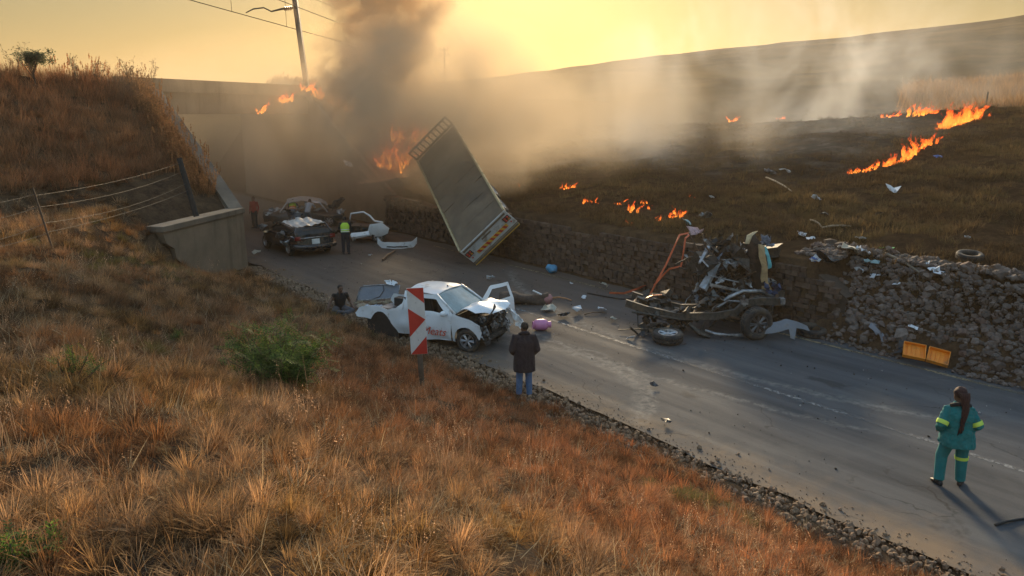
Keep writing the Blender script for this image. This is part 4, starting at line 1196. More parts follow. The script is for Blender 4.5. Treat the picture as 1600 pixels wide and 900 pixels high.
mb = MB(); mb.tube([(0.05, 0.80, 0.95), (0.4, 0.86, 0.82), (0.62, 0.93, 0.62), (0.7, 0.98, 0.34)], [0.035, 0.045, 0.05, 0.03], 6, True, 0.35); mb.crumple(0.03, 5, 2)
scrap(mb, (0.66, 0.95, 0.42), (0.34, 0.26), rotm(1.1, 0.7, 0.2), 77, 0.2); scrap(mb, (0.5, 0.88, 0.7), (0.5, 0.14), rotm(1.3, 0.6, 0.1), 78, 0.12)
mb.build('hanging_fender_strip', WHITE, pk, auto=0.5)
# floor pan, sills, cab rear wall, bed floor
mb = MB(); mb.box((-1.15, 0, 0.27), (1.7, 1.46, 0.08)); mb.box((-1.97, 0, 0.75), (0.05, 1.45, 0.95)); mb.build('floor_pan', DARK, pk)
mb = MB(); mb.box((-2.75, 0, 0.50), (1.5, 1.42, 0.06)); mb.crumple(0.06, 2, 3); mb.build('bed_floor', BARE, pk)
for sg in (-1, 1):
    mb = MB(); mb.box((-1.28, sg * 0.36, 0.5), (0.5, 0.48, 0.22)); mb.box((-1.6, sg * 0.36, 0.86), (0.14, 0.46, 0.62), rotm(0, -0.2, 0)); mb.box((-1.68, sg * 0.36, 1.22), (0.09, 0.24, 0.16), rotm(0, -0.2, 0)); mb.build('seat', DARK, pk, bevel=0.05)
mb = MB(); mb.box((-0.5, 0, 0.86), (0.32, 1.38, 0.22)); mb.build('dashboard', DARK, pk, bevel=0.05)
mb = MB(); mb.lathe([(0.15, -0.012), (0.17, 0), (0.15, 0.012), (0.13, 0)], 18, Matrix.Translation((-0.78, -0.36, 0.93)) @ Euler((0, 1.1, 0)).to_matrix().to_4x4(), False); mb.build('steering_wheel', DARK, pk)
wheel(pk, (0, -0.72, 0.31), (math.pi / 2, 0, 0.12)); wheel(pk, (0.0, 0.70, 0.31), (-math.pi / 2, 0, 0.2)); wheel(pk, (-2.72, 0.70, 0.29), (-math.pi / 2 + 0.15, 0, 0))
mb = MB(); mb.cyl((-2.72, -0.62, 0.3), (-2.72, 0.62, 0.3), 0.045, n=8); mb.ell((-2.72, 0, 0.3), (0.14, 0.14, 0.13)); mb.build('rear_axle', GRIME, pk)
# things spilled at the torn bed
for k, (u, v, sz, ml, lb, nm, ct) in enumerate([(586, 488, (0.75, 0.5), mat('striped_cloth', (0.42, 0.46, 0.52), 0.9, 0, 0.7, 14.0), 'blue and white striped cloth lying by the torn pickup bed', 'striped_cloth', 'cloth'),
        (567, 484, (0.5, 0.34), mat('torn_carton', (0.28, 0.22, 0.15), 0.9), 'flattened brown carton beside the striped cloth', 'flattened_carton', 'carton')]):
    mb = MB(); scrap(mb, (0, 0, 0), sz, rotm(0.15, 0.1, 0.4), 300 + k, 0.12, 0.004); o = mb.build(nm, ml, auto=0.8); p = gp(u, v); o.location = (p.x, p.y, 0.12); tag(o, lb, ct)

# grey canopy lid thrown behind the pickup
cl_ = thing('canopy_lid', 'grey blue canopy lid with pale rim propped behind the pickup bed', 'canopy lid', gp(592, 474), math.radians(4))
def lid(a, b): return Vector((a, 0.30 * b + 0.05, 0.12 + 0.42 * b + 0.03 * math.sin(a * 3)))
LID = [(-0.72, 0.0), (0.62, 0.05), (0.66, 0.9), (0.55, 1.0), (-0.5, 1.0), (-0.62, 0.9)]
mb = MB(); mb.sheet(LID, [], lid, 0.12, 0.03); mb.build('panel', GREYP, cl_, auto=0.6)
rim = [lid(a, b) + Vector((0, -0.012, 0.0)) for a, b in LID]; mb = MB(); mb.tube(rim + [rim[0]], 0.022, 6); mb.build('rim', BARE, cl_, True)
mb = MB(); mb.tube([lid(0.12, 0.98) + Vector((0, -0.02, 0)), lid(0.16, 0.6) + Vector((0, -0.02, 0)), lid(0.02, 0.18) + Vector((0, -0.02, 0)), lid(-0.3, 0.03) + Vector((0, -0.02, 0)), lid(-0.6, 0.02) + Vector((0, -0.02, 0))], 0.012, 5); mb.build('seal_strip', DARK, cl_, True)
mb = MB(); scrap(mb, (0.4, 0.3, 0.6), (0.36, 0.2), rotm(0.5, 0.2, 0.1), 55, 0.2); mb.build('torn_corner', WHITE, cl_)
mb = MB(); r = random.Random(9)
for k in range(9): mb.box((r.uniform(-0.7, 0.6), r.uniform(-0.2, 0.15), r.uniform(0.04, 0.12)), (r.uniform(0.15, 0.5), 0.08, 0.05), rotm(r.uniform(-0.3, 0.3), r.uniform(-0.2, 0.2), r.uniform(-0.5, 0.5)))
mb.build('broken_trim', mat('torn_foam_trim', (0.30, 0.24, 0.16), 0.9), cl_)

# ------------------------------------------------ flatbed truck standing on its tail corner against the wall
TR = Matrix(((-0.31, -0.717, -0.624), (0.859, 0.07, -0.508), (0.408, -0.693, 0.594)))
tk = thing('flatbed_truck', 'grey flatbed truck on its side with striped rear panel raised against the wall', 'truck', (-1.207, 29.89, 1.475), rot=TR.to_euler())
L = 7.88
for k in range(8):
    x0 = 0.06 + k * (L - 0.08) / 8
    pw = (L - 0.08) / 8 - 0.014; mb = MB(); mb.sheet([(x0, -1.18), (x0 + pw, -1.18), (x0 + pw, 1.18), (x0, 1.18)], [], lambda x, y, k=k: Vector((x, y, -0.03 - 0.035 * math.sin((y + 1.18) * 2.66 + k) * (k % 3) * 0.4)) + mnoise.noise_vector(Vector((x, y, k)) * 1.4) * 0.03, 0.24, 0.05); mb.build('deck_panel', TRUCKW, tk, auto=0.5)
for sg in (-1, 1):
    mb = MB(); mb.box((L / 2, sg * 1.22, -0.04), (L, 0.07, 0.17)); 
    for k in range(9): mb.box((0.5 + k * 0.86, sg * 1.262, -0.05), (0.05, 0.025, 0.12))
    mb.build('side_rail', mat('sunlit_rail_tint', (0.46, 0.38, 0.22), 0.5, 0.2), tk)  # yellow in the base colour paints the sun caught by the rail
    mb = MB(); mb.box((L / 2 + 0.3, sg * 0.42, -0.25), (L, 0.08, 0.26)); mb.build('chassis_rail', GRIME, tk)
for k in range(6):
    mb = MB(); mb.box((0.7 + k * 1.3, 0, -0.15), (0.08, 2.3, 0.10)); mb.build('crossmember', GRIME, tk)
hbm = MB(); hbm.box((L, 0, 0.05), (0.06, 2.5, 0.1)); hbm.box((L, 0, 0.56), (0.06, 2.5, 0.08))
for sg in (-1, 1): hbm.box((L, sg * 1.21, 0.3), (0.06, 0.08, 0.5))
hb_ = hbm.build('headboard', TRUCKW, tk)
for k in range(9):
    mb = MB(); mb.box((L, -1.0 + k * 0.25, 0.31), (0.04, 0.06, 0.46)); mb.build('bar', TRUCKW, hb_)
mb = MB(); mb.box((-0.02, 0, -0.42), (0.05, 2.48, 0.82)); rear = mb.build('rear_panel', mat('rear_panel_white', (0.56, 0.56, 0.55), 0.5, 0, 0.1, 3, dirt=(0.25, 0.2, 0.15), dirt_amt=0.3), tk, bevel=0.01)
mb = MB(); mb.box((-0.06, 0, -0.10), (0.03, 2.3, 0.08)); mb.box((-0.06, 0, -0.26), (0.02, 0.5, 0.06)); mb.build('latch_rail', TRUCKW, rear)
mb = MB(); mb.box((-0.055, -0.05, -0.60), (0.016, 1.66, 0.17)); hz_ = mb.build('hazard_board', YEL, rear)
for k in range(7):
    y0 = -0.84 + k * 0.235
    mb = MB(); mb.prism([(y0, -0.683), (y0 + 0.115, -0.683), (y0 + 0.20, -0.517), (y0 + 0.085, -0.517)], lambda y, z: Vector((-0.066, min(0.775, y), z)), lambda y, z: Vector((-0.0635, min(0.775, y), z))); mb.build('red_stripe', REDP, hz_)
for sg in (-1, 1):
    mb = MB(); mb.box((-0.06, sg * 1.04, -0.36), (0.03, 0.30, 0.26)); lt = mb.build('tail_light', DARK, rear, bevel=0.01)
    for dy, dz, ml in ((-0.07, 0.06, REDP), (0.07, 0.06, REDP), (-0.07, -0.06, mat('amber_lens', (0.5, 0.2, 0.03), 0.3)), (0.07, -0.06, REDP)):
        mb = MB(); mb.lathe([(0.05, 0.0), (0.05, 0.015), (0.035, 0.026), (0.004, 0.03)], 14, Matrix.Translation((-0.074, sg * 1.04 + dy, -0.36 + dz)) @ Euler((0, -math.pi / 2, 0)).to_matrix().to_4x4()); mb.build('lens', ml, lt, True)
    mb = MB(); mb.lathe([(0.035, 0.0), (0.035, 0.015), (0.004, 0.02)], 12, Matrix.Translation((-0.046, sg * 1.08, -0.62)) @ Euler((0, -math.pi / 2, 0)).to_matrix().to_4x4()); mb.build('reflector', REDP, rear, True)
mb = MB(); mb.box((-0.09, 0, -0.88), (0.10, 2.46, 0.10)); bp = mb.build('underrun_bumper', TRUCKW, tk, bevel=0.015)
mb = MB(); mb.box((-0.09, 0, -0.945), (0.12, 2.46, 0.025)); mb.build('yellow_edge', YEL, bp)
for sg in (-1, 1):
    wheel(tk, (1.6, sg * 0.95, -0.75), (math.pi / 2 * -sg, 0, 0), 0.5, 0.28, 8); wheel(tk, (2.75, sg * 0.95, -0.75), (math.pi / 2 * -sg, 0, 0), 0.5, 0.28, 8)
mb = MB(); mb.cyl((1.6, -0.9, -0.75), (1.6, 0.9, -0.75), 0.08); mb.cyl((2.75, -0.9, -0.75), (2.75, 0.9, -0.75), 0.08); mb.build('axle', GRIME, tk)
# burnt-out cab torn off on top of the wall
bc = thing('burnt_cab', 'blackened truck cab burning in the flames above the wing wall', 'truck cab', st(21.4, 39.6, hz(*st(21.4, 39.6)[:2]) - 0.3), math.radians(40))
for sg in (-1, 1):
    mb = MB(); mb.sheet([(-0.8, 0.0), (-0.8, 1.7), (0.3, 1.75), (0.8, 0.9), (0.9, 0.0)], [[(-0.1, 0.95), (-0.1, 1.5), (0.25, 1.5), (0.6, 0.95)]], lambda x, z: Vector((x, sg * 1.05, z)), 0.2, 0.03); mb.crumple(0.16, 1.2, sg); mb.build('cab_side', BURNT, bc)
mb = MB(); mb.box((-0.25, 0, 1.7), (1.1, 2.1, 0.05)); mb.box((0.85, 0, 0.45), (0.08, 2.1, 0.9)); mb.box((-0.8, 0, 0.8), (0.05, 2.1, 1.6)); mb.crumple(0.12, 1, 4); mb.build('cab_shell', BURNT, bc)

# ------------------------------------------------ cars
def car_body(mb, L, W, zl, zb, nose=0.25, tail=0.12, seed=0, crush=None):
    secs = []
    n = 14
    for i in range(n + 1):
        k = i / n; x = -L / 2 + L * k
        e = min(1.0, 0.72 + 0.28 * min(1, k / tail if tail else 1)); f = min(1.0, 0.70 + 0.30 * min(1, (1 - k) / nose))
        hw = W / 2 * min(e, f); top = zb * (1 - 0.12 * max(0, (k - 0.62) / 0.38)) ; 
        c = Vector((x, 0, (zl + top) / 2)); R = Matrix(((0, 0, 1), (1, 0, 0), (0, 1, 0)))
        secs.append((c, hw, (top - zl) / 2, R))
    mb.loft(secs, 22, True, 5.0)
    return mb
# --- black hatchback seen from behind
bk_d = math.atan2(DY, DX) + math.radians(2)
bk_o = gp(492, 400) + Vector((DX, DY, 0)) * 2.0
bk = thing('black_car', 'black hatchback with flattened pale roof and number plate, seen from behind', 'car', bk_o, bk_d)
mb = MB(); car_body(mb, 4.1, 1.92, 0.26, 0.94, 0.22, 0.08); mb.crumple(0.10, 1.2, 2); mb.build('body', BLACK, bk, auto=0.6)
GH = lambda x0, x1, w0, w1, z0, z1: None
def ghouse(mb, pts):
    rings = []
    for (xa, xb, hw, z) in pts: rings.append([Vector((xa, -hw, z)), Vector((xb, -hw, z)), Vector((xb, hw, z)), Vector((xa, hw, z))])
    mb.rings(rings, True); return mb
mb = MB(); ghouse(mb, [(-1.96, 0.85, 0.86, 0.9), (-1.86, 0.5, 0.80, 1.10), (-1.66, 0.15, 0.72, 1.24)]); mb.crumple(0.07, 1.3, 4); mb.build('window_band', DGLASS, bk, bevel=0.05)
for sg in (-1, 1):
    mb = MB(); mb.tube([(-1.99, sg * 0.85, 0.9), (-1.86, sg * 0.80, 1.10), (-1.64, sg * 0.72, 1.27 - 0.08 * sg), (0.1, sg * 0.72, 1.28 + 0.06 * sg), (0.85, sg * 0.86, 0.93)], 0.05, 6); mb.crumple(0.09, 2, 5); mb.build('pillar', BLACK, bk, True)
mb = MB()
def cr(x, y): 
    p = Vector((x, y, 1.28 - 0.09 * y + 0.07 * abs(math.sin(y * 9 + x * 2)) + 0.14 * max(0, (x + 0.8)))); return p + mnoise.noise_vector(p * 2.5) * 0.05
mb.sheet([(-1.68, -0.62), (-1.72, 0.1), (-1.62, 0.72), (-0.2, 0.7), (0.1, 0.1), (-0.3, -0.66)], [], cr, 0.09, 0.012); mb.build('crumpled_roof', mat('pale_lit_roof', (0.52, 0.52, 0.50), 0.35, 0.3, 0.2), bk, auto=0.3)  # pale base colour stands for white light on the crushed black roof
mb = MB(); mb.sheet([(-0.84, 0.50), (0.84, 0.50), (0.80, 0.96), (-0.80, 0.96)], [], lambda y, z: Vector((-2.075 + (z - 0.5) * 0.18 + 0.06 * y * y, y, z)), 0.12, 0.015); tg = mb.build('tailgate', BLACK, bk, auto=0.6)
mb = MB(); mb.box((-2.10, 0.03, 0.66), (0.012, 0.36, 0.22), rotm(0, 0.1, 0)); mb.build('number_plate', mat('plate_white', (0.62, 0.62, 0.60), 0.5), tg, bevel=0.004)
mb = MB(); mb.tube([(-2.03, -0.78, 0.82), (-2.09, 0, 0.84), (-2.03, 0.78, 0.82)], 0.022, 6); mb.build('chrome_strip', ALLOY, tg, True)
for sg in (-1, 1):
    mb = MB(); mb.box((-1.98, sg * 0.80, 0.82), (0.14, 0.24, 0.17)); mb.build('tail_light', mat('dark_red_lens', (0.22, 0.02, 0.015), 0.2), bk, bevel=0.03)
mb = MB(); mb.tube([(-1.72, -0.98, 0.46), (-2.02, -0.86, 0.45), (-2.17, -0.4, 0.44), (-2.18, 0.4, 0.44), (-2.02, 0.86, 0.45), (-1.72, 0.98, 0.46)], 0.13, 8, True, 0.9); mb.crumple(0.03, 2, 3); mb.build('bumper', BLACK, bk, True)
for sg in (-1, 1):
    for x in (-1.25, 1.25): wheel(bk, (x, sg * 0.86, 0.32), (math.pi / 2 * -sg, 0, 0), 0.32, 0.2, 5)
rb = random.Random(8)
for k, (c_, s_) in enumerate((((-0.9, 1.1, 0.9), (0.6, 0.35)), ((0.6, 1.2, 1.0), (0.9, 0.4)), ((-1.9, -1.05, 0.9), (0.5, 0.4)), ((-0.6, -1.1, 0.8), (0.9, 0.5)), ((0.3, 0.0, 1.55), (1.0, 0.7)), ((1.2, -0.6, 1.3), (0.9, 0.5)), ((-1.3, 1.05, 0.6), (0.7, 0.3)))):
    mb = MB(); scrap(mb, c_, s_, rotm(rb.uniform(0.3, 1.3), rb.uniform(-0.5, 0.5), rb.uniform(0, 3)), 31 + k, 0.24); mb.build('bent_panel', rb.choice((SILVER, BLACK, BARE)), bk, auto=0.5)

# --- silver wreck across the road behind it
sv = thing('silver_car', 'silver wrecked car with peeled roof panel behind the black hatchback', 'car', gp(476, 352), math.radians(12))
mb = MB(); car_body(mb, 4.2, 1.8, 0.25, 0.86, 0.25, 0.12); mb.crumple(0.22, 0.9, 7); mb.build('body', mat('charcoal_car_paint', (0.06, 0.06, 0.065), 0.4, 0.2, 0.5, 2.0, dirt=(0.12, 0.1, 0.08), dirt_amt=0.4), sv, auto=0.6)
mb = MB()
mb.sheet([(-0.9, -0.75), (0.3, -0.85), (1.3, -0.5), (1.25, 0.5), (0.2, 0.8), (-0.8, 0.6)], [], lambda x, y: Vector((x, y, 1.42 + 0.12 * math.cos(x * 1.6) - 0.16 * max(0, x - 0.4) - 0.22 * (y < -0.2) * (-y - 0.2))) + mnoise.noise_vector(Vector((x, y, 3)) * 1.7) * 0.09, 0.14, 0.015); mb.build('peeled_roof', SILVER, sv, auto=0.4)
mb = MB()
for sg in (-1, 1):
    mb.tube([(-1.2, sg * 0.8, 0.85), (-0.8, sg * 0.68, 1.36)], 0.04, 6); mb.tube([(0.1, sg * 0.8, 0.85), (0.15, sg * 0.7, 1.4)], 0.04, 6); mb.tube([(1.3, sg * 0.8, 0.8), (0.9, sg * 0.66, 1.3)], 0.04, 6)
mb.build('pillar', SILVER, sv)
mb = MB(); r = random.Random(12)
for k in range(10): scrap(mb, (r.uniform(-1.9, 2.1), r.uniform(-0.9, -0.3), r.uniform(0.5, 1.3)), (r.uniform(0.3, 0.7), r.uniform(0.15, 0.4)), rotm(r.uniform(0.3, 1.6), r.uniform(-0.6, 0.6), r.uniform(-0.8, 0.8)), 60 + k, 0.18)
mb.build('torn_panel', SILVER, sv, auto=0.5)
mb = MB(); scrap(mb, (1.75, -0.2, 1.15), (0.9, 0.5), rotm(0.9, -0.7, 0.4), 91, 0.2); mb.tube([(1.5, -0.4, 0.8), (2.05, -0.3, 1.5)], 0.025, 5); mb.build('raised_bonnet', DARK, sv, auto=0.5)
for x in (-1.3, 1.35): wheel(sv, (x, -0.78, 0.31), (math.pi / 2, 0, 0)); wheel(sv, (x, 0.78, 0.31), (-math.pi / 2, 0, 0))

# --- white front end torn from a car
wf = thing('white_car_front', 'white torn car front with rounded fender next to the vest wearer', 'car wreck', gp(574, 378), math.radians(-8))
mb = MB(); mb.sheet([(0.05, 0.35), (0.2, 0.62), (0.35, 0.95), (0.9, 0.98), (1.25, 0.74), (1.15, 0.5), (0.8, 0.36), (0.45, 0.3)], [], lambda x, z: Vector((x, -0.25 - 0.28 * math.sin(max(0, min(1, (z - 0.3) / 0.7)) * math.pi * 0.6) + 0.3 * (x - 0.6) ** 2, z)) + mnoise.noise_vector(Vector((x, 1, z)) * 2.4) * 0.06, 0.09, 0.015); mb.build('fender', WHITE, wf, auto=0.5)
mb = MB(); mb.tube([(-1.0, 0.4, 0.9), (-0.85, 0.3, 1.32), (-0.2, 0.2, 1.42), (0.15, 0.1, 1.25), (0.4, 0.0, 1.02), (0.85, -0.1, 0.98)], [0.04, 0.045, 0.045, 0.05, 0.05, 0.04], 6); mb.build('roof_rail', WHITE, wf, True)
mb = MB(); mb.tube([(-0.6, -0.2, 0.12), (-0.55, -0.4, 0.34), (-0.1, -0.52, 0.42), (0.3, -0.45, 0.5)], [0.08, 0.13, 0.13, 0.10], 8, True, 1.3); mb.crumple(0.05, 3, 2); mb.build('bumper_corner', WHITE, wf, auto=0.6)
mb = MB(); mb.box((-0.2, 0.5, 0.5), (1.9, 1.0, 0.55), rotm(0, 0.05, 0.1), 0.12); mb.crumple(0.2, 1.4, 6)
for k in range(8): scrap(mb, (r.uniform(-0.9, 0.8), r.uniform(-0.3, 0.2), r.uniform(0.3, 0.9)), (r.uniform(0.3, 0.6), r.uniform(0.2, 0.4)), rotm(r.uniform(0.5, 1.8), r.uniform(-0.5, 0.5), r.uniform(-0.8, 0.8)), 130 + k, 0.2)
mb.build('crushed_shell', GRIME, wf, auto=0.5)
wheel(wf, (0.62, -0.2, 0.33), (math.pi / 2, 0.1, 0.2))

# --- loose white bumper lying on the road
bm_ = thing('loose_bumper', 'white car bumper lying alone on the road before the truck', 'bumper', gp(621, 388), math.radians(6))
def bump(a, b):
    return Vector((a * 0.9, -0.35 + 0.38 * a * a + 0.05 * (1 - b), 0.04 + 0.36 * b + 0.14 * max(0, abs(a) - 0.75) * 4 * b))
mb = MB(); mb.sheet([(-1, 0.35), (-0.8, 0.0), (0.8, 0.0), (1, 0.35), (1.0, 0.95), (0.8, 0.8), (-0.8, 0.8), (-1, 0.95)], [[(-0.55, 0.12), (-0.5, 0.3), (0.5, 0.3), (0.55, 0.12)]], bump, 0.09, 0.012); mb.crumple(0.02, 3, 1); mb.build('shell', WHITE, bm_, auto=0.5)
mb = MB(); mb.sheet([(-0.6, 0.08), (-0.55, 0.34), (0.55, 0.34), (0.6, 0.08)], [], lambda a, b: bump(a, b) + Vector((0, 0.03, 0)), 0.1, 0.01); mb.build('grille', DARK, bm_)

# ------------------------------------------------ stripped chassis with one wheel
ch = thing('stripped_chassis', 'bare dark ladder chassis with one big wheel before the stone wall', 'chassis', gp(1180, 528))
ci = Matrix.Translation(-gp(1180, 528))
def cpart(mb, nm, ml, parent=ch, **k): mb.xf(ci); return mb.build(nm, ml, parent, **k)
near = [at(979, 474, 20.6), at(1010, 484, 20.5), at(1058, 495, 20.35), at(1120, 494, 20.3), at(1148, 489, 20.3), at(1165, 474, 20.35), at(1190, 471, 20.4), at(1224, 472, 20.45)]
off = Vector((0.33, 0.95, 0.02)) * 0.95
for sgn, rl_ in ((0, near), (1, [p + off for p in near])):
    mb = MB()
    for a_, b_ in zip(rl_[:-1], rl_[1:]):
        d = (b_ - a_); Rm = d.to_track_quat('X', 'Z').to_matrix(); mb.box((a_ + b_) / 2, (d.length + 0.05, 0.075, 0.19), Rm)
        mb.box((a_ + b_) / 2 + Vector((0, 0, 0.10)), (d.length + 0.04, 0.11, 0.02), Rm)
    cpart(mb, 'rail', mat('chassis_steel', (0.085, 0.08, 0.072), 0.5, 0.5, 0.5, 9.0, bump=0.3, dirt=(0.17, 0.13, 0.09), dirt_amt=0.3))
for k in (0.3, 2.4, 4.5, 5.3, 6.7):
    i = int(k); p = near[i].lerp(near[i + 1], k - i); mb = MB(); mb.tube([p, p + off], 0.05, 8); cpart(mb, 'crossmember', RUST)
wc = gp(1180, 530) + Vector((0, 0, 0.41))
wc.z = 0.45; wheel(ch, wc - gp(1180, 528), (math.pi / 2, 0.0, 0.28), 0.45, 0.27, 8, ALLOYD)
wheel(ch, wc + off * 1.25 + Vector((0, 0, 0.05)) - gp(1180, 528), (-math.pi / 2, 0.0, 0.28), 0.45, 0.27, 8, ALLOYD)
mb = MB(); mb.cyl(wc, wc + off * 1.2, 0.055); mb.ell(wc + off * 0.55, (0.16, 0.16, 0.15)); cpart(mb, 'rear_axle', GRIME)
mb = MB(); p = wc + Vector((0.05, 0.25, 0.0))
for k in range(3): mb.tube([p + Vector((-0.75, 0, 0.12 + k * 0.02)), p + Vector((0, 0, -0.10 + k * 0.025)), p + Vector((0.6, 0, 0.15 + k * 0.02))], 0.018, 4, True, 0.6)
cpart(mb, 'leaf_spring', RUST)
mb = MB(); mb.tube([at(1102, 516, 20.0), at(1118, 522, 19.95), at(1140, 524, 19.9), at(1172, 524, 19.95)], [0.03, 0.05, 0.045, 0.06], 8); cpart(mb, 'exhaust_pipe', BARE, smooth=True)
mb = MB(); r = random.Random(33)
for k in range(44):
    c = at(r.uniform(1005, 1085), r.uniform(484, 516), r.uniform(20.3, 21.2)); mb.box(c, (r.uniform(0.06, 0.32), r.uniform(0.06, 0.2), r.uniform(0.05, 0.18)), rotm(r.uniform(-1, 1), r.uniform(-1, 1), r.uniform(0, 3)), 0.03)
for k in range(10):
    c = at(r.uniform(990, 1110), r.uniform(488, 522), r.uniform(20.3, 21.0)); mb.tube([c, c + Vector((r.gauss(0, 0.25), r.gauss(0, 0.2), r.gauss(0, 0.12))), c + Vector((r.gauss(0, 0.4), r.gauss(0, 0.3), r.gauss(0, 0.15)))], r.uniform(0.012, 0.035), 6)
mb.tube([at(996, 484, 20.4), at(997, 511, 20.35)], [0.02, 0.012], 5); mb.tube([at(1076, 505, 20.2), at(1092, 520, 20.1), at(1110, 527, 20.0)], [0.06, 0.09, 0.05], 7)
cpart(mb, 'front_suspension', GRIME)
mb = MB()
for k in range(26):
    c = at(r.uniform(998, 1054), r.uniform(460, 488), r.uniform(20.9, 21.6)); mb.box(c, (r.uniform(0.1, 0.35), r.uniform(0.08, 0.2), r.uniform(0.06, 0.2)), rotm(r.uniform(-1, 1), r.uniform(-1, 1), r.uniform(0, 3)), 0.03)
mb.tube([at(1008, 468, 21), at(1020, 459, 21.1), at(1040, 462, 21.2), at(1050, 478, 21.2)], 0.03, 6)
cpart(mb, 'gearbox', GRIME)
mb = MB()
for k in range(46):
    c = at(r.uniform(1080, 1205), r.uniform(466, 500), r.uniform(20.5, 21.3)); mb.box(c, (r.uniform(0.08, 0.4), r.uniform(0.05, 0.16), r.uniform(0.04, 0.16)), rotm(r.uniform(-1, 1), r.uniform(-1, 1), r.uniform(0, 3)), 0.03)
for k in range(16):
    c = at(r.uniform(1080, 1200), r.uniform(462, 500), r.uniform(20.5, 21.3)); mb.tube([c, c + Vector((r.gauss(0, 0.2), r.gauss(0, 0.2), r.gauss(0, 0.12))), c + Vector((r.gauss(0, 0.4), r.gauss(0, 0.3), r.gauss(0, 0.16)))], r.uniform(0.01, 0.03), 6)
cpart(mb, 'tangled_fittings', GRIME)
mb = MB(); mb.tube([at(1010, 466, 20.95), at(1020, 462, 20.97), at(1034, 461, 21.0)], 0.022, 6); cpart(mb, 'copper_pipe', mat('copper_pipe', (0.5, 0.2, 0.1), 0.35, 0.8))
mb = MB(); Z = [at(1114, 484, 20.9), at(1140, 464, 20.9), at(1160, 455, 20.95), at(1190, 455, 21.1), at(1215, 468, 21.2)]; mb.tube(Z, [0.06, 0.06, 0.055, 0.06, 0.05], 7); mb.tube([at(1112, 486, 20.6), at(1138, 470, 20.6), at(1165, 472, 20.5)], 0.03, 6); cpart(mb, 'wheel_arch_tube', BARE, smooth=True)
mb = MB(); mb.tube([at(1162, 462, 20.3), at(1163, 478, 20.3)], [0.035, 0.05], 7); mb.box(at(1163, 472, 20.28), (0.2, 0.1, 0.12)); cpart(mb, 'bracket', BARE); mb = MB(); mb.box(at(1222, 470, 20.4), (0.12, 0.2, 0.16)); cpart(mb, 'end_plate', BARE)

# wheel lying under the chassis, spare tyres
def loose_wheel(name, label, loc, rot, R, W, rim, sp=6, cat='wheel'):
    t = thing(name, label, cat, loc, rot=rot); ms = wheel_meshes(R, W, sp); link_obj('tyre', ms[0], t)
    if rim: link_obj('rim', ms[1], t)
    return t
loose_wheel('fallen_wheel', 'wheel lying flat on the road under the chassis front', gp(1047, 541) + Vector((0, 0.35, 0.17)), (0.06, -0.04, 0.3), 0.40, 0.27, True)
loose_wheel('tyre_casing', 'tyre lying flat at the wall foot beside the grey fender', gp(1272, 527) + Vector((0, 0.2, 0.13)), (0.12, 0.05, 0), 0.39, 0.24, False, cat='tyre')
p = on_ground(1514, 408); loose_wheel('tyre_casing', 'tyre lying in brown grass on the hillside above the rubble', p + Vector((0, 0, 0.12)), (0.16, -0.05, 0), 0.33, 0.2, False, cat='tyre')
fd = MB()
fd.sheet([(-0.75, -0.08), (-0.3, 0.1), (0.2, 0.18), (0.75, 0.05), (0.8, -0.05), (0.45, -0.05), (0.42, -0.28), (0.3, -0.26), (0.25, -0.08), (-0.2, -0.12)], [], lambda a, b: Vector((a, b * 0.5, 0.30 + 1.1 * b + 0.08 * math.sin(a * 2.4 + 1))) + mnoise.noise_vector(Vector((a, b, 0)) * 3) * 0.05, 0.07, 0.01)
o = fd.build('grey_fender', GREYP, auto=0.5); o.location = gp(1216, 531); o.rotation_euler = (0, 0, -0.1); tag(o, 'grey blue torn fender lying between the chassis wheel and tyre', 'fender')

# ------------------------------------------------ crushed cab heap against the wall
cb = thing('crushed_cab', 'tangled heap of crushed cab metal against the stone wall', 'wreckage', gp(1140, 492))
cbi = Matrix.Translation(-gp(1140, 492))
def bpart(mb, nm, ml, **k): mb.xf(cbi); return mb.build(nm, ml, cb, **k)
r = random.Random(44)
mb = MB()
for k in range(16):
    c = at(r.uniform(1085, 1198), r.uniform(390, 478), r.uniform(21.75, 22.65)); mb.box(c, (r.uniform(0.4, 0.9), r.uniform(0.3, 0.6), r.uniform(0.25, 0.5)), rotm(r.uniform(-0.5, 0.5), r.uniform(-0.5, 0.5), r.uniform(0, 3)), 0.1)
mb.crumple(0.12, 2.5, 4); bpart(mb, 'engine_block', GRIME)
PM = [BARE, SILVER, DARK, GRIME, BURNT, mat('blue_grey_sheet', (0.16, 0.19, 0.24), 0.5, 0.3, 0.3)]
for k in range(190):
    u = r.gauss(1140, 36); v = r.gauss(432, 30)
    u = min(1205, max(1072, u)); v = min(472, max(372 if u < 1160 else 384, v)); Y = r.uniform(21.45, 22.65)
    s_ = r.uniform(0.14, 0.6) * (0.7 + 0.3 * r.random()); mb = MB(); scrap(mb, at(u, v, Y), (s_, s_ * r.uniform(0.2, 0.6)), rotm(r.uniform(0.2, 2.6), r.uniform(-1.2, 1.2), r.uniform(0, 3)), 400 + k, 0.25, 0.006, s_ / 5); bpart(mb, 'torn_sheet', PM[r.choice((0, 1, 2, 2, 3, 3, 4, 4, 5))])
for k in range(60):
    c = at(r.uniform(1080, 1200), r.uniform(385, 468), r.uniform(21.45, 22.55)); d = Vector((r.gauss(0, 1), r.gauss(0, 0.5), r.gauss(0, 0.7))).normalized() * r.uniform(0.3, 0.8)
    mb = MB(); mb.tube([c, c + d * 0.5 + Vector((0, 0, r.gauss(0, 0.06))), c + d], r.uniform(0.012, 0.03), 5); bpart(mb, 'bent_bar', r.choice([BARE, GRIME, RUST, DARK]))
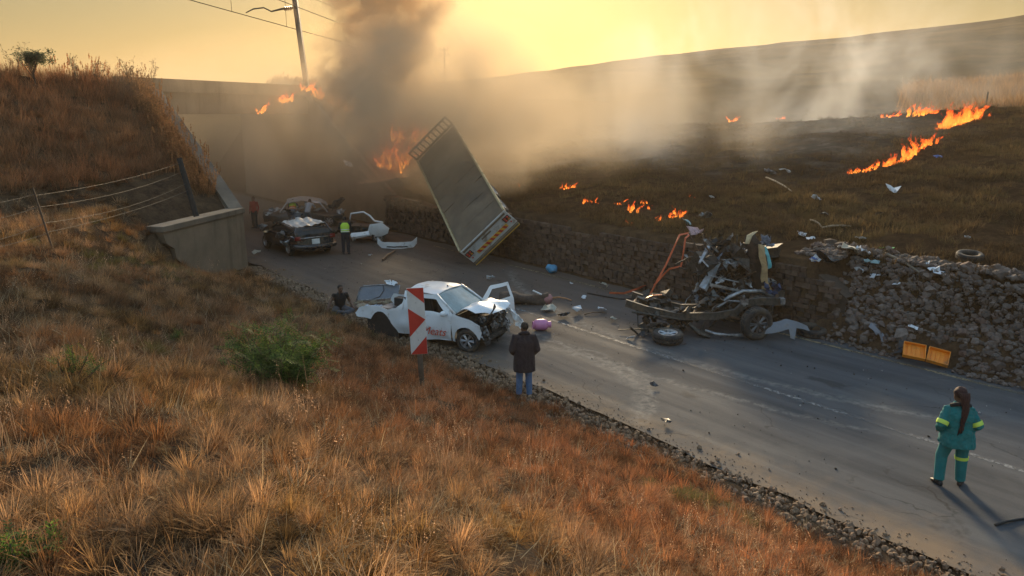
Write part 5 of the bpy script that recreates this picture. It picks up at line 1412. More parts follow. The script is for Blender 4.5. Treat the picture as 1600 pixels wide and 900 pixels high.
for a_, b_, w_ in (((1098, 452), (1122, 410), 0.13), ((1094, 412), (1108, 385), 0.07), ((1100, 374), (1122, 392), 0.05), ((1155, 410), (1182, 432), 0.04), ((1110, 430), (1175, 445), 0.05), ((1108, 445), (1190, 462), 0.06)):
    p0 = at(*a_, 21.35); p1 = at(*b_, 21.75); mb = MB(); d = p1 - p0; mb.box((p0 + p1) / 2, (d.length, w_ * 1.4, w_), d.to_track_quat('X', 'Z').to_matrix(), 0.02); mb.crumple(0.05, 4, 3); bpart(mb, 'door_pillar', r.choice([BARE, SILVER, BURNT]))
# upright torn cab corner with foam lining and teal strip
mb = MB(); q = [at(1185, 470, 21.65), at(1186, 440, 21.65), at(1182, 410, 21.75), at(1178, 385, 21.85), at(1172, 368, 21.95)]
mb.tube(q, [0.16, 0.2, 0.24, 0.26, 0.12], 9); mb.crumple(0.16, 3, 5); bpart(mb, 'cab_corner', BURNT, auto=0.6)
def strip3(pts, w, nm, ml, seed):
    mb = MB(); vs = []
    for p in pts: vs += [p - Vector((w / 2, 0, 0)), p + Vector((w / 2, 0, 0)), p + Vector((w / 2, 0.04, 0)), p + Vector((-w / 2, 0.04, 0))]
    for i in range(len(pts) - 1): pass
    mb.rings([vs[4 * i:4 * i + 4] for i in range(len(pts))], True); mb.crumple(0.06, 4, seed); bpart(mb, nm, ml)
FOAM = mat('tan_foam', (0.42, 0.29, 0.15), 0.95, 0, 0.3, 6.0, bump=0.4)
strip3([at(1190, 382, 21.35), at(1191, 400, 21.30), at(1194, 418, 21.30), at(1195, 440, 21.35), at(1199, 455, 21.35)], 0.2, 'foam_lining', FOAM, 1)
strip3([at(1196, 385, 21.45), at(1200, 400, 21.40), at(1203, 412, 21.40), at(1203, 420, 21.40)], 0.14, 'teal_panel', mat('teal_panel', (0.12, 0.42, 0.45), 0.6), 2)
strip3([at(1167, 380, 21.65), at(1172, 368, 21.65), at(1182, 363, 21.70)], 0.16, 'foam_edge', mat('pale_foam', (0.55, 0.45, 0.28), 0.95), 3)
mb = MB()
for k in range(7): scrap(mb, at(r.uniform(1186, 1210), r.uniform(366, 384), r.uniform(21.55, 21.85)), (0.25, 0.14), rotm(r.uniform(0, 3), r.uniform(0, 3), r.uniform(0, 3)), 700 + k, 0.3)
bpart(mb, 'shredded_lining', mat('blue_grey_cloth', (0.18, 0.21, 0.27), 0.9))
mb = MB()
for k in range(6): scrap(mb, at(r.uniform(1196, 1214), r.uniform(448, 474), r.uniform(21.05, 21.45)), (0.34, 0.3), rotm(r.uniform(0.8, 1.8), r.uniform(-0.5, 0.5), r.uniform(0, 3)), 720 + k, 0.25)
bpart(mb, 'blue_cloth', mat('dark_blue_cloth', (0.05, 0.075, 0.15), 0.9))
# ================================================================ SIGN, FENCE, RAILWAY MAST
sg_b = at(659, 597, 14.0)
sg_b.z = min(sg_b.z, hz(sg_b.x, sg_b.y) + 0.02)
sign = thing('hazard_marker', 'red and white chevron hazard marker board on a post in the grass', 'road sign', sg_b, rot=(math.radians(1.0), math.radians(-2.2), math.radians(2)))
W_, H_ = 0.32, 1.32; z0 = at(652, 553, 14.0).z - sg_b.z
mb = MB(); mb.tube([(0.0, 0.05, -0.3), (0.0, 0.05, z0 + H_ * 0.9)], 0.052, 10); mb.build('post', mat('grey_timber_post', (0.15, 0.115, 0.085), 0.9, 0, 0.35, 8, bump=0.4), sign, True)
mb = MB(); mb.box((0, 0, z0 + H_ / 2), (W_, 0.012, H_)); mb.build('board', SIGNW, sign, bevel=0.004)
def chev(poly):
    mb = MB(); mb.prism(poly, lambda a, b: Vector(((a - 0.5) * W_ * 0.985, -0.0105, z0 + 0.005 + b * (H_ - 0.01))), lambda a, b: Vector(((a - 0.5) * W_ * 0.985, -0.0075, z0 + 0.005 + b * (H_ - 0.01)))); mb.build('red_chevron', REDP, sign)
chev([(0, 0.985), (0.02, 1), (1, 1), (1, 0.77)]); chev([(0, 0.70), (1, 0.525), (0, 0.27)]); chev([(1, 0.27), (1, 0), (0.0, 0)])
for zz in (0.22, 0.78):
    mb = MB(); mb.lathe([(0.012, 0), (0.012, 0.004), (0.002, 0.006)], 8, Matrix.Translation((0, -0.0125, z0 + H_ * zz)) @ Euler((math.pi / 2, 0, 0)).to_matrix().to_4x4()); mb.build('bolt', ALLOY, sign)

fa = at(298, 308, 26.0); fb = at(79, 380, 17.8); fc_ = at(-160, 430, 13.2)
fn = thing('wire_fence', 'sagging barbed wire fence with dark timber corner post above the bank', 'fence', fa)
fi = Matrix.Translation(-fa)
tops = [(fa, Vector((-0.27, 0, 1.32)), 0.10), (fb, Vector((-0.24, 0, 1.32)), 0.022), (fc_, Vector((-0.1, 0, 1.3)), 0.022)]
for p, d, r_ in tops:
    mb = MB(); mb.tube([p - d * 0.5, p + d * 0.5, p + d], [r_, r_, r_ * 0.92], 8); mb.xf(fi); mb.build('post', mat('black_timber', (0.035, 0.03, 0.027), 0.85) if r_ > 0.05 else RUST, fn)
for k, hk in enumerate((0.88, 0.66, 0.36, 0.18)):
    for (p, d, _), (p2, d2, _) in zip(tops[:-1], tops[1:]):
        a_, b_ = p + d * hk, p2 + d2 * (hk * 0.94 + 0.03); n = 26; q = []
        for i in range(n + 1):
            f = i / n; c = a_.lerp(b_, f); c.z -= (0.22 + 0.09 * (k % 3)) * 4 * f * (1 - f) * 0.5; q.append(c)
        mb = MB(); mb.tube(q, 0.0045, 4, False)
        for i in range(1, n): mb.tube([q[i] + Vector((0, 0, -0.025)), q[i] + Vector((0.01, 0, 0.025))], 0.004, 3, False)
        mb.xf(fi); mb.build('barbed_wire', mat('barbed_wire', (0.16, 0.12, 0.085), 0.7, 0.3), fn)

m0 = at(479, 134, 48.0); m1 = at(461, 0, 48.0); md_ = (m1 - m0)
mast = thing('catenary_mast', 'leaning grey railway catenary mast on the bridge', 'mast', m0)
mb = MB(); d = md_ / md_.length; Rm = d.to_track_quat('Z', 'Y').to_matrix(); top = d * (md_.length + 1.8)
for yy in (-0.12, 0.12): mb.box(top / 2 + Rm @ Vector((0, yy, 0)), (0.34, 0.03, top.length), Rm)
mb.box(top / 2, (0.03, 0.24, top.length), Rm); mb.build('pole', mat('galvanised_mast', (0.20, 0.19, 0.17), 0.55, 0.5), mast)
a0 = at(462, 12, 48.0) - m0; arm = [a0, at(440, 14, 47.6) - m0, at(424, 18, 47.3) - m0, at(412, 12, 47.0) - m0, at(396, 14, 46.8) - m0, at(384, 20, 46.6) - m0]
mb = MB(); mb.tube(arm, [0.06, 0.06, 0.045, 0.04, 0.04, 0.03], 7); mb.build('cantilever_arm', GRIME, mast)
for k in range(4):
    c = arm[0].lerp(arm[1], 0.35 + k * 0.14); mb = MB(); mb.ell(c, (0.05, 0.14, 0.14), None, 10, 6); mb.build('insulator', mat('brown_insulator', (0.10, 0.05, 0.035), 0.3), mast, True)
def wire(name, a, b, label, ext0, ext1, r=0.022, drop=()):
    d = b - a; p0 = a - d * ext0; p1 = b + d * ext1; mb = MB(); n = 24
    mb.tube([Vector((0, 0, 0)).lerp(p1 - p0, i / n) for i in range(n + 1)], r, 5)
    for f, hgt in drop:
        c = (p1 - p0) * f; mb.tube([c, c + Vector((0, 0, hgt))], 0.012, 4)
    o = mb.build(name, mat('overhead_wire', (0.03, 0.027, 0.024), 0.9, 0.0, spec=0.05)); o.location = p0
    return tag(o, label, 'wire', 'railway overhead wires')
cwa, cwb = at(297, 0, 40.0), at(525, 63, 56.0)
wire('overhead_wire', cwa, cwb, 'lower overhead contact wire carried by the mast arm', 0.5, 3.0, 0.022, ((0.16, 1.6), (0.24, 1.6)))
wire('overhead_wire', at(436, 0, 43.0), at(572, 52, 60.0), 'upper overhead wire passing behind the mast into the smoke', 0.6, 3.0)
wire('overhead_wire', at(495, 0, 48.0), at(575, 32, 62.0), 'thin uppermost overhead wire entering the smoke column', 0.6, 3.0, 0.014)
pp = at(695, 120, 150.0); pz = hz(pp.x, pp.y)
pole = thing('power_pole', 'distant power pole with cross arms against the yellow sky', 'power pole', (pp.x, pp.y, pz))
tz_ = at(693, 74, 150.0).z - pz
mb = MB(); mb.tube([(0, 0, -0.5), (0, 0, tz_)], [0.16, 0.12], 8); mb.build('pole', DARK, pole)
for k, (zz, w_) in enumerate(((tz_ - 0.5, 2.0), (tz_ - 1.4, 2.6))):
    mb = MB(); mb.box((0, 0, zz), (w_ * 0.75, 0.14, 0.14)); mb.build('cross_arm', DARK, pole)
    for sx in (-1, 1): mb = MB(); mb.tube([(sx * w_ * 0.34, 0, zz), (sx * w_ * 0.34, 0, zz + 0.5)], 0.07, 6); mb.build('insulator', DARK, pole)
pf_ = at(1541, 160, 58.0); pf_.z = hz(pf_.x, pf_.y)
mb = MB(); mb.tube([(0, 0, -0.3), (0.03, 0, 1.5)], [0.07, 0.06], 7); o = mb.build('fence_post', mat('weathered_post', (0.05, 0.04, 0.03), 0.9)); o.location = pf_; tag(o, 'dark fence post standing in tall grass beside the fire line', 'fence post')

# ================================================================ LOOSE THINGS
gb = thing('gas_bottle', 'pink gas bottle lying on its side on the road', 'gas bottle', gp(848, 518), math.radians(8))
PINK = mat('pink_enamel', (0.62, 0.22, 0.40), 0.35, 0.0, 0.12, 4.0, dirt=(0.3, 0.16, 0.16), dirt_amt=0.15)
MX = Matrix.Translation((0, 0.15, 0.16)) @ Euler((0, math.pi / 2, 0)).to_matrix().to_4x4()
mb = MB(); mb.lathe([(0.004, -0.24), (0.09, -0.235), (0.14, -0.20), (0.16, -0.13), (0.162, 0.06), (0.145, 0.13), (0.10, 0.17), (0.05, 0.185), (0.004, 0.186)], 24, MX); mb.build('body', PINK, gb, True)
mb = MB(); mb.lathe([(0.09, 0.16), (0.095, 0.26), (0.082, 0.26), (0.078, 0.17)], 18, MX, False); mb.build('collar', PINK, gb)
mb = MB(); mb.lathe([(0.10, -0.225), (0.12, -0.265), (0.105, -0.265), (0.09, -0.22)], 18, MX, False); mb.build('foot_ring', PINK, gb)
mb = MB(); mb.lathe([(0.02, 0.18), (0.02, 0.235), (0.004, 0.24)], 10, MX); mb.build('valve', mat('brass_valve', (0.4, 0.28, 0.1), 0.4, 0.8), gb)

bd = thing('blanket_bundle', 'long dark brown blanket bundle with pink end lying behind the pickup', 'blanket', gp(822, 478), math.radians(-3))
mb = MB(); secs = []
for k in range(12):
    f = k / 11; secs.append((Vector((-0.85 + 1.55 * f, 0.25 + 0.05 * math.sin(f * 5), 0.17 + 0.03 * math.sin(f * 7))), 0.25 * (0.55 + 0.45 * math.sin(math.pi * min(1, f * 1.1 + 0.12))), 0.17 + 0.03 * math.sin(f * 9), Matrix(((0, 0, 1), (1, 0, 0), (0, 1, 0)))))
mb.loft(secs, 16, True, 2.4); mb.crumple(0.07, 3.2, 3); mb.build('blanket', mat('brown_blanket', (0.085, 0.06, 0.045), 0.95, 0, 0.4, 9, bump=0.7), bd, True)
mb = MB(); mb.ell((0.68, 0.22, 0.18), (0.17, 0.18, 0.16), None, 14, 10); mb.crumple(0.05, 4, 3); mb.build('pink_cloth', mat('dusty_pink_cloth', (0.36, 0.17, 0.16), 0.95, 0, 0.2, 6, bump=0.5), bd, True)
mb = MB(); mb.box((0.35, 0.2, 0.40), (0.32, 0.05, 0.03), rotm(0.2, 0.35, -0.3)); mb.build('white_slat', SIGNW, bd)

oc = thing('orange_case', 'bright orange plastic case lying open at the foot of the rubble', 'case', gp(1452, 569) + Vector((-0.12, -0.02, 0.24)), rot=(math.radians(34), math.radians(8), math.radians(-26)))
ORG = mat('orange_plastic', (0.85, 0.27, 0.015), 0.45, 0.0, 0.12, 6.0, dirt=(0.35, 0.16, 0.05), dirt_amt=0.15)
def tray(nm, cx, cw, rz):
    mb = MB(); R = rotm(0, 0, rz); c = Vector((cx, 0, 0))
    mb.box(c, (cw, 0.44, 0.02), R)
    for sy in (-1, 1): mb.box(c + R @ Vector((0, sy * 0.215, 0.05)), (cw, 0.018, 0.10), R)
    for sx in (-1, 1): mb.box(c + R @ Vector((sx * (cw / 2 - 0.01), 0, 0.05)), (0.018, 0.41, 0.10), R)
    for k in range(4): mb.box(c + R @ Vector((-cw * 0.3 + k * cw * 0.2, 0, 0.02)), (0.018, 0.38, 0.03), R)
    return mb.build(nm, ORG, oc, bevel=0.006)
tray('base_tray', -0.27, 0.50, 0.06); tray('lid_tray', 0.26, 0.48, -0.05)
for yy in (-0.12, 0.12): mb = MB(); mb.cyl((0.0, yy - 0.04, 0.03), (0.0, yy + 0.04, 0.03), 0.018, n=8); mb.build('hinge', DARK, oc)

def ribbon(name, pts, w, ml, label, cat, twist=0.6):
    mb = MB(); rings = []
    n = len(pts)
    P = [pts[0]]
    for a_, b_ in zip(pts[:-1], pts[1:]):
        for k in range(1, 6): P.append(a_.lerp(b_, k / 5))
    for i, p in enumerate(P):
        d = (P[min(i + 1, len(P) - 1)] - P[max(0, i - 1)]).normalized(); s_ = d.cross(Vector((0, -1, 0.2))).normalized()
        s_ = Matrix.Rotation(twist * math.sin(i * 0.5), 3, d) @ s_; t_ = s_.cross(d) * 0.006
        rings.append([p - s_ * w / 2 - t_, p + s_ * w / 2 - t_, p + s_ * w / 2 + t_, p - s_ * w / 2 + t_])
    o0 = pts[0].copy(); mb.rings([[q - o0 for q in r_] for r_ in rings], True); o = mb.build(name, ml); o.location = o0
    return tag(o, label, cat)
STRAP = mat('orange_webbing', (0.55, 0.11, 0.035), 0.75, 0.0, 0.2, 8.0)
ribbon('orange_strap', [at(1076, 364, 23.8), at(1062, 367, 23.3), at(1056, 380, 22.7), at(1040, 415, 22.2), at(1026, 440, 21.9), at(1015, 462, 21.7), at(1010, 470, 21.6)], 0.055, STRAP, 'long orange strap hanging from the wall top to the chassis front', 'strap')
ribbon('orange_strap', [at(1078, 366, 23.6), at(1071, 372, 23.2), at(1067, 400, 22.9), at(1064, 416, 22.8), at(1046, 420, 22.9), at(1034, 432, 22.8), at(1022, 446, 22.7)], 0.055, STRAP, 'shorter kinked orange strap hanging beside the long one', 'strap')
ribbon('orange_strap', [gp(952, 459) + Vector((0, 0, 0.03)), gp(975, 460) + Vector((0, 0, 0.04)), gp(995, 456) + Vector((0, 0, 0.10)), at(1008, 446, 24.6)], 0.07, STRAP, 'orange strap trailing over the road at the wall foot', 'strap')

LIT = {
 'w': mat('white_litter', (0.60, 0.61, 0.63), 0.75, 0, 0.12, 6), 'b': mat('blue_litter', (0.08, 0.16, 0.42), 0.6, 0, 0.2, 6), 'g': mat('green_litter', (0.14, 0.42, 0.12), 0.6, 0, 0.2, 6),
 't': mat('teal_litter', (0.28, 0.42, 0.44), 0.7, 0, 0.25, 6), 'p': mat('pink_litter', (0.50, 0.33, 0.33), 0.8, 0, 0.25, 5), 'k': mat('black_litter', (0.022, 0.022, 0.024), 0.45, 0, 0.3, 6),
 's': mat('sky_blue_plastic', (0.06, 0.26, 0.44), 0.5, 0, 0.3, 9), 'c': mat('cream_litter', (0.42, 0.38, 0.30), 0.8, 0, 0.2, 6), 'd': GREYP, 'n': BARE}
def litter(name, label, cat, u, v, sz, key, seed, tilt=0.4, lift=0.06, group=None, amp=0.2):
    p = on_ground(u, v); r = random.Random(seed); mb = MB()
    scrap(mb, (0, 0, 0), sz, rotm(r.uniform(-tilt, tilt) + 0.25, r.uniform(-tilt, tilt), r.uniform(0, 3)), seed, amp, 0.006, max(sz) / 5)
    o = mb.build(name, LIT[key], auto=0.7); o.location = p + Vector((0, 0, lift + 0.12 * max(sz))); return tag(o, label, cat, group)
G = 'scattered litter'
for k, (nm, lb, ct, u, v, sz, key) in enumerate([
    ('paper_sheet', 'small white and blue sheet alone high on the hillside', 'paper', 1275, 314, (0.28, 0.36), 'w'),
    ('curved_panel', 'curved white panel in the grass below the fire line', 'panel', 1394, 303, (0.85, 0.34), 'w'),
    ('paper_sheet', 'white sheet, upper one of a pair right of the crushed cab', 'paper', 1253, 371, (0.28, 0.26), 'w'),
    ('paper_sheet', 'crumpled white sheet, lower one of a pair right of the crushed cab', 'paper', 1266, 377, (0.32, 0.24), 'w'),
    ('paper_sheet', 'white sheet on the slope above the pale crate boards', 'paper', 1345, 377, (0.24, 0.26), 'w'),
    ('paper_sheet', 'crumpled pale blue sheet beside the cardboard on the slope', 'paper', 1316, 393, (0.36, 0.28), 'w'),
    ('carton_piece', 'brown cardboard flap leaning on the slope above the wall', 'cardboard', 1330, 402, (0.7, 0.5), 'c'),
    ('plastic_bottle', 'bright green plastic scrap at the upper end of the pole', 'plastic scrap', 1383, 393, (0.32, 0.18), 'g'),
    ('plastic_bag', 'pale teal plastic bag on top of the broken wall', 'bag', 1359, 416, (0.42, 0.38), 't'),
    ('cloth_piece', 'white cloth standing above the teal bag', 'cloth', 1348, 399, (0.26, 0.4), 'w'),
    ('paper_sheet', 'blue and white packet lying on the wall edge', 'packet', 1341, 428, (0.34, 0.2), 'w'),
    ('paper_sheet', 'square white sheet on rubble below the teal bag', 'paper', 1367, 437, (0.30, 0.30), 'w'),
    ('paper_sheet', 'white sheet half way down the rubble face', 'paper', 1401, 452, (0.28, 0.22), 'w'),
    ('paper_sheet', 'flat white sheet at the top edge of the rubble', 'paper', 1463, 432, (0.42, 0.26), 'w'),
    ('paper_sheet', 'torn white label stuck upright in the rubble above the orange case', 'paper', 1428, 519, (0.18, 0.32), 'w'),
    ('plastic_cup', 'tiny white cup on the slope between pole and tyre', 'cup', 1448, 418, (0.16, 0.14), 'w'),
    ('plastic_cup', 'tiny white cup in dark grass above the hillside tyre', 'cup', 1511, 376, (0.15, 0.15), 'w'),
    ('bent_plate', 'grey white bent plate in long grass uphill of the pole', 'plate', 1370, 341, (0.42, 0.3), 'n'),
    ('blue_packet', 'small deep blue packet on the wall edge', 'packet', 1270, 424, (0.36, 0.22), 'b'),
    ('paper_sheet', 'white sheet lying below the deep blue packet', 'paper', 1272, 434, (0.3, 0.2), 'w'),
    ('black_bag', 'black plastic bag on the slope above the deep blue packet', 'bag', 1290, 412, (0.75, 0.4), 'k'),
    ('black_bag', 'dark bent sheet higher on the slope under the long stick', 'sheet', 1287, 341, (0.6, 0.25), 'k'),
    ('blue_packet', 'tiny blue packet on the hillside near the fire line', 'packet', 1466, 248, (0.32, 0.28), 'b'),
    ('grey_sheet', 'grey angular sheet metal lying on stones at the road edge', 'sheet metal', 1372, 533, (0.72, 0.5), 'd'),
    ('black_bag', 'crumpled black plastic between grey sheet and orange case', 'plastic', 1412, 553, (0.6, 0.36), 'k'),
    ('cloth_piece', 'grey blue cloth at the top of the orange straps', 'cloth', 1073, 354, (0.5, 0.4), 't'),
    ('cloth_piece', 'dusty pink cloth at the head of the orange straps', 'cloth', 1086, 367, (0.6, 0.45), 'p'),
    ('bent_plate', 'silver torn plate on the slope above the crushed cab', 'plate', 1098, 343, (0.55, 0.3), 'n'),
    ('paper_sheet', 'white scrap on the scorched slope beside a burning patch', 'paper', 1112, 312, (0.26, 0.2), 'w'),
    ('paper_sheet', 'pale plate fragment on the upper scorched slope', 'plate', 1228, 271, (0.5, 0.25), 'w'),
    ('paper_sheet', 'second pale plate fragment on the upper scorched slope', 'plate', 1203, 274, (0.55, 0.4), 'd'),
    ('white_scrap', 'white scrap on the road behind the pickup door', 'scrap', 767, 438, (0.32, 0.24), 'w'),
    ('plastic_bag', 'crumpled clear white bag between the bundle and gas bottle', 'bag', 858, 487, (0.55, 0.4), 'c'),
    ('white_scrap', 'white blue scrap on the road left of the chassis', 'scrap', 940, 487, (0.3, 0.2), 'w'),
    ('white_strip', 'long pale strip lying on the road beside the clear bag', 'strip', 900, 489, (0.7, 0.16), 'w'),
    ('white_scrap', 'small pale scrap on the road below the strip', 'scrap', 958, 502, (0.24, 0.16), 'c'),
    ('white_scrap', 'pale scrap at the road edge left of the trailing strap', 'scrap', 892, 447, (0.26, 0.14), 'w'),
    ('white_scrap', 'flat pale scrap next to the wall foot', 'scrap', 945, 450, (0.4, 0.14), 'c'),
    ('white_scrap', 'white lump on the road beyond the bundle', 'scrap', 912, 468, (0.18, 0.16), 'w'),
    ('dark_clump', 'dark lump on the road near the gas bottle', 'lump', 878, 497, (0.36, 0.28), 'k'),
    ('dark_clump', 'black flat stone on the tar in front of the chassis', 'lump', 1021, 606, (0.2, 0.14), 'k'),
    ('dark_clump', 'black upright rag on the tar close to the grass edge', 'rag', 1041, 664, (0.17, 0.2), 'k'),
    ('dark_clump', 'dark block beside the fallen wheel', 'block', 1004, 528, (0.24, 0.18), 'k'),
    ('white_scrap', 'white chip on the road beneath the chassis nose', 'scrap', 985, 532, (0.2, 0.12), 'w'),
    ('white_scrap', 'white chip on the road in front of the black car', 'scrap', 400, 398, (0.4, 0.2), 'c'),
    ('white_scrap', 'small white chip before the loose bumper', 'scrap', 578, 402, (0.24, 0.16), 'w'),
    ('white_scrap', 'white piece stuck on the far wing wall', 'scrap', 560, 262, (0.7, 0.3), 'w')]):
    if v == 262:
        mb = MB(); scrap(mb, (0, 0, 0), (0.75, 0.3), rotm(1.2, 0.5, -0.6), 9, 0.1); o = mb.build(nm, LIT['w']); o.location = st(19.8, 41.2, 3.2); tag(o, lb, ct); continue
    litter(nm, lb, ct, u, v, sz, key, 500 + k, group=G)
bb = MB(); bb.ell((0, 0, 0.17), (0.22, 0.18, 0.17), None, 14, 10); bb.crumple(0.08, 5, 2); o = bb.build('blue_bag', LIT['s'], smooth=True); o.location = gp(862, 427); tag(o, 'crumpled sky blue bag at the foot of the stone wall', 'bag')
def stick(u0, v0, u1, v1, r_, label, ml=None, lift=0.05):
    a_, b_ = on_ground(u0, v0, lift), on_ground(u1, v1, lift); mb = MB(); d = b_ - a_
    mb.tube([Vector((0, 0, 0)), d * 0.35 + Vector((0, 0, 0.05)), d * 0.7 + Vector((0.02, 0, 0.04)), d], [r_, r_ * 0.95, r_ * 0.85, r_ * 0.6], 6); o = mb.build('wooden_pole', ml or mat('grey_wood', (0.22, 0.18, 0.13), 0.9)); o.location = a_
    return tag(o, label, 'pole')
stick(1197, 279, 1237, 301, 0.04, 'long pale pole slanting down the upper scorched slope')
stick(1266, 346, 1284, 358, 0.035, 'short pale pole touching the level pole on the slope')
stick(1284, 359, 1330, 356, 0.035, 'level pale pole on the slope above the cardboard')
stick(1379, 399, 1437, 431, 0.04, 'long pole slanting down to the top of the rubble')
stick(862, 467, 893, 471, 0.03, 'orange brown stick lying beyond the bundle', mat('orange_wood', (0.38, 0.18, 0.08), 0.85), 0.03)
stick(913, 493, 948, 491, 0.02, 'thin dark stick lying left of the chassis', RUST, 0.03)
stick(598, 408, 618, 393, 0.05, 'brown timber stub on the road near the loose bumper', RUST, 0.05)
def hose(pts, r_, label, ml=DARK):
    o0 = pts[0].copy(); mb = MB(); mb.tube([p - o0 for p in pts], r_, 7); o = mb.build('hose', ml, smooth=True); o.location = o0; tag(o, label, 'hose')
hose([gp(1555, 822) + Vector((0, 0, 0.02)), gp(1572, 817) + Vector((0, 0, 0.03)), gp(1590, 813) + Vector((0, 0, 0.02)), gp(1625, 809) + Vector((0, 0, 0.02))], 0.022, 'black hose end lying on the road in front of the teal uniform')
hose([gp(918, 459) + Vector((0, 0, 0.03)), gp(945, 464) + Vector((0, 0, 0.03)), gp(968, 468) + Vector((0, 0, 0.03)), gp(1000, 468) + Vector((0, 0, 0.03))], 0.03, 'black cable lying on the road towards the chassis')

# ================================================================ FIRE
def flame_mat():
    m, nt, out = new_mat('fire'); N = NT(nt)
    fh = N.n('ShaderNodeAttribute', attribute_name='fh').outputs['Fac']
    geo = N.n('ShaderNodeNewGeometry').outputs['Position']
    mp = N.n('ShaderNodeMapping', i_0=geo); mp.inputs['Scale'].default_value = (1, 1, 0.45)
    n = N.noise(7.0, mp.outputs[0], 6, 0.78, 1.0)
    c = N.ramp(N.math('ADD', fh, N.math('MULTIPLY', N.math('SUBTRACT', n, 0.5), 0.7)), [(0.0, (1.0, 0.36, 0.05)), (0.3, (1.0, 0.21, 0.026)), (0.6, (0.95, 0.11, 0.016)), (1.0, (0.5, 0.035, 0.01))])
    e = N.n('ShaderNodeEmission', i_0=c); N.link(N.ramp(fh, [(0.0, 1.0), (1.0, 0.55)]), e.inputs[1])
    e2 = N.math('MULTIPLY', N.ramp(n, [(0.35, 0.4), (0.65, 1.5)]), 1.15); N.link(e2, e.inputs[1])
    tr = N.n('ShaderNodeBsdfTransparent'); mx = N.n('ShaderNodeMixShader')
    al = N.math('MULTIPLY', N.math('SUBTRACT', N.math('MULTIPLY', n, 2.6), N.math('ADD', 0.85, N.math('MULTIPLY', fh, 0.75))), 1.6, clamp=True)
    N.link(al, mx.inputs[0]); N.link(tr.outputs[0], mx.inputs[1]); N.link(e.outputs[0], mx.inputs[2]); N.link(mx.outputs[0], out.inputs[0]); return m
FIRE = flame_mat(); FIRE.cycles.emission_sampling = 'NONE'
def flame(label, loc, w, h, n, seed, depth=0.3, along=None, group='flames of the fire'):
    r = random.Random(seed); mb = MB(); fh = []; n = int(n * 2.6)
    for k in range(n):
        f = (k + r.random()) / n - 0.5
        b = Vector((f * w, r.uniform(-depth, depth), -0.08)) if along is None else Vector(along) * f + Vector((r.gauss(0, 0.1), r.gauss(0, 0.1), -0.08))
        b.z += r.uniform(-0.22, 0.12) * h
        hh = h * (0.22 + 0.9 * r.random() ** 1.7); rad = max(0.035, min(0.26 * hh, w / n * 1.6)) * r.uniform(0.6, 1.2); lean = r.gauss(0.2, 0.4)
        pts = []; rs = []; ph = r.uniform(0, 6)
        for j in range(9):
            q = j / 8; pts.append(b + Vector((hh * (lean * q + 0.13 * math.sin(q * 7 + ph) * q), hh * 0.1 * math.sin(q * 5 + ph) * q, hh * q)))
            rs.append(rad * (0.55 + 0.6 * math.sin(min(1, q * 2.2) * math.pi * 0.5)) * (1 - q) ** 0.75 + 0.004)
        v0 = len(mb.v); mb.tube(pts, rs, 7, False, 0.7); fh += [((i // 7) / 8.0) for i in range(len(mb.v) - v0)]
    mb.crumple(0.12 * h, 3.6 / max(h, 0.2), seed)
    me = mb.mesh('flame', True); a_ = me.attributes.new('fh', 'FLOAT', 'POINT'); a_.data.foreach_set('value', np.array(fh, np.float32))
    me.materials.append(FIRE); o = link_obj('flame', me); o.location = loc; return tag(o, label, 'flame', group)
def fl(label, u, v, wpx, hpx, n, seed, Y=None, **k):
    p = on_ground(u, v) if Y is None else at(u, v, Y); s_ = p.length / FPX; return flame(label, p, wpx * s_, hpx * s_, n, seed, **k)
def line_flame(label, pts, hpx, n, seed):
    a_, b_ = on_ground(*pts[0]), on_ground(*pts[1]); c = (a_ + b_) / 2; s_ = c.length / FPX
    return flame(label, c, (b_ - a_).length, hpx * s_, n, seed, along=(b_ - a_))
line_flame('low flames at the lower end of the hillside fire line', ((1322, 272), (1372, 262)), 13, 14, 1)
line_flame('flames in the lower middle of the hillside fire line', ((1368, 262), (1418, 250)), 22, 16, 2)
line_flame('flames climbing the upper middle of the hillside fire line', ((1415, 248), (1452, 226)), 30, 15, 3)
line_flame('tall bright flames at the top of the hillside fire line', ((1462, 204), (1526, 186)), 34, 24, 4)
fl('flames standing behind the smoke left of the tallest hillside flames', 1438, 181, 36, 22, 12, 5)
fl('small flame behind smoke on the ridge beside the taller cluster', 1392, 183, 22, 14, 6, 6)
fl('small orange flame at the ridge edge furthest along the crest', 1145, 190, 14, 12, 5, 7)
fl('tiny flame at the ridge edge beside a white fragment', 1221, 186, 12, 8, 4, 8)
for k, (u, v, w, h, lb) in enumerate([(818, 290, 14, 8, 'tiny flame on the slope nearest the truck tail'), (889, 294, 28, 14, 'wide low flame on the slope right of the truck'), (921, 315, 26, 12, 'low flame just below the wide low flame on the slope'),
        (969, 319, 16, 13, 'flame leftmost of the burning cluster above the wall'), (988, 330, 14, 20, 'tall thin flame in the cluster above the wall'), (1008, 316, 20, 16, 'broad flame in the middle of the cluster above the wall'),
        (1018, 326, 10, 10, 'tiny flame under the broad flame of the cluster'), (981, 347, 8, 12, 'lowest tiny flame close to the wall top'), (1027, 344, 12, 15, 'small upright flame low on the slope above the wall'),
        (1055, 338, 20, 20, 'bright flame next to the torn plate above the straps'), (1079, 308, 12, 7, 'tiny flame higher up the slope beyond the torn plate'), (1045, 296, 8, 6, 'faint tiny flame in the smoke on the slope')]):
    fl(lb, u, v, w, h, max(3, w // 3), 20 + k)
def rl(k, q, z): return rail(k, q, z)
flame('flames on the embankment top left of the mast', at(440, 156, 47.0), 1.5, 0.75, 12, 51)
flame('small flame on the bridge deck edge above the underpass', at(408, 172, 44.0), 0.4, 0.7, 4, 52)
flame('flame burning at the foot of the catenary mast', at(480, 137, 48.5), 0.8, 0.7, 6, 53)
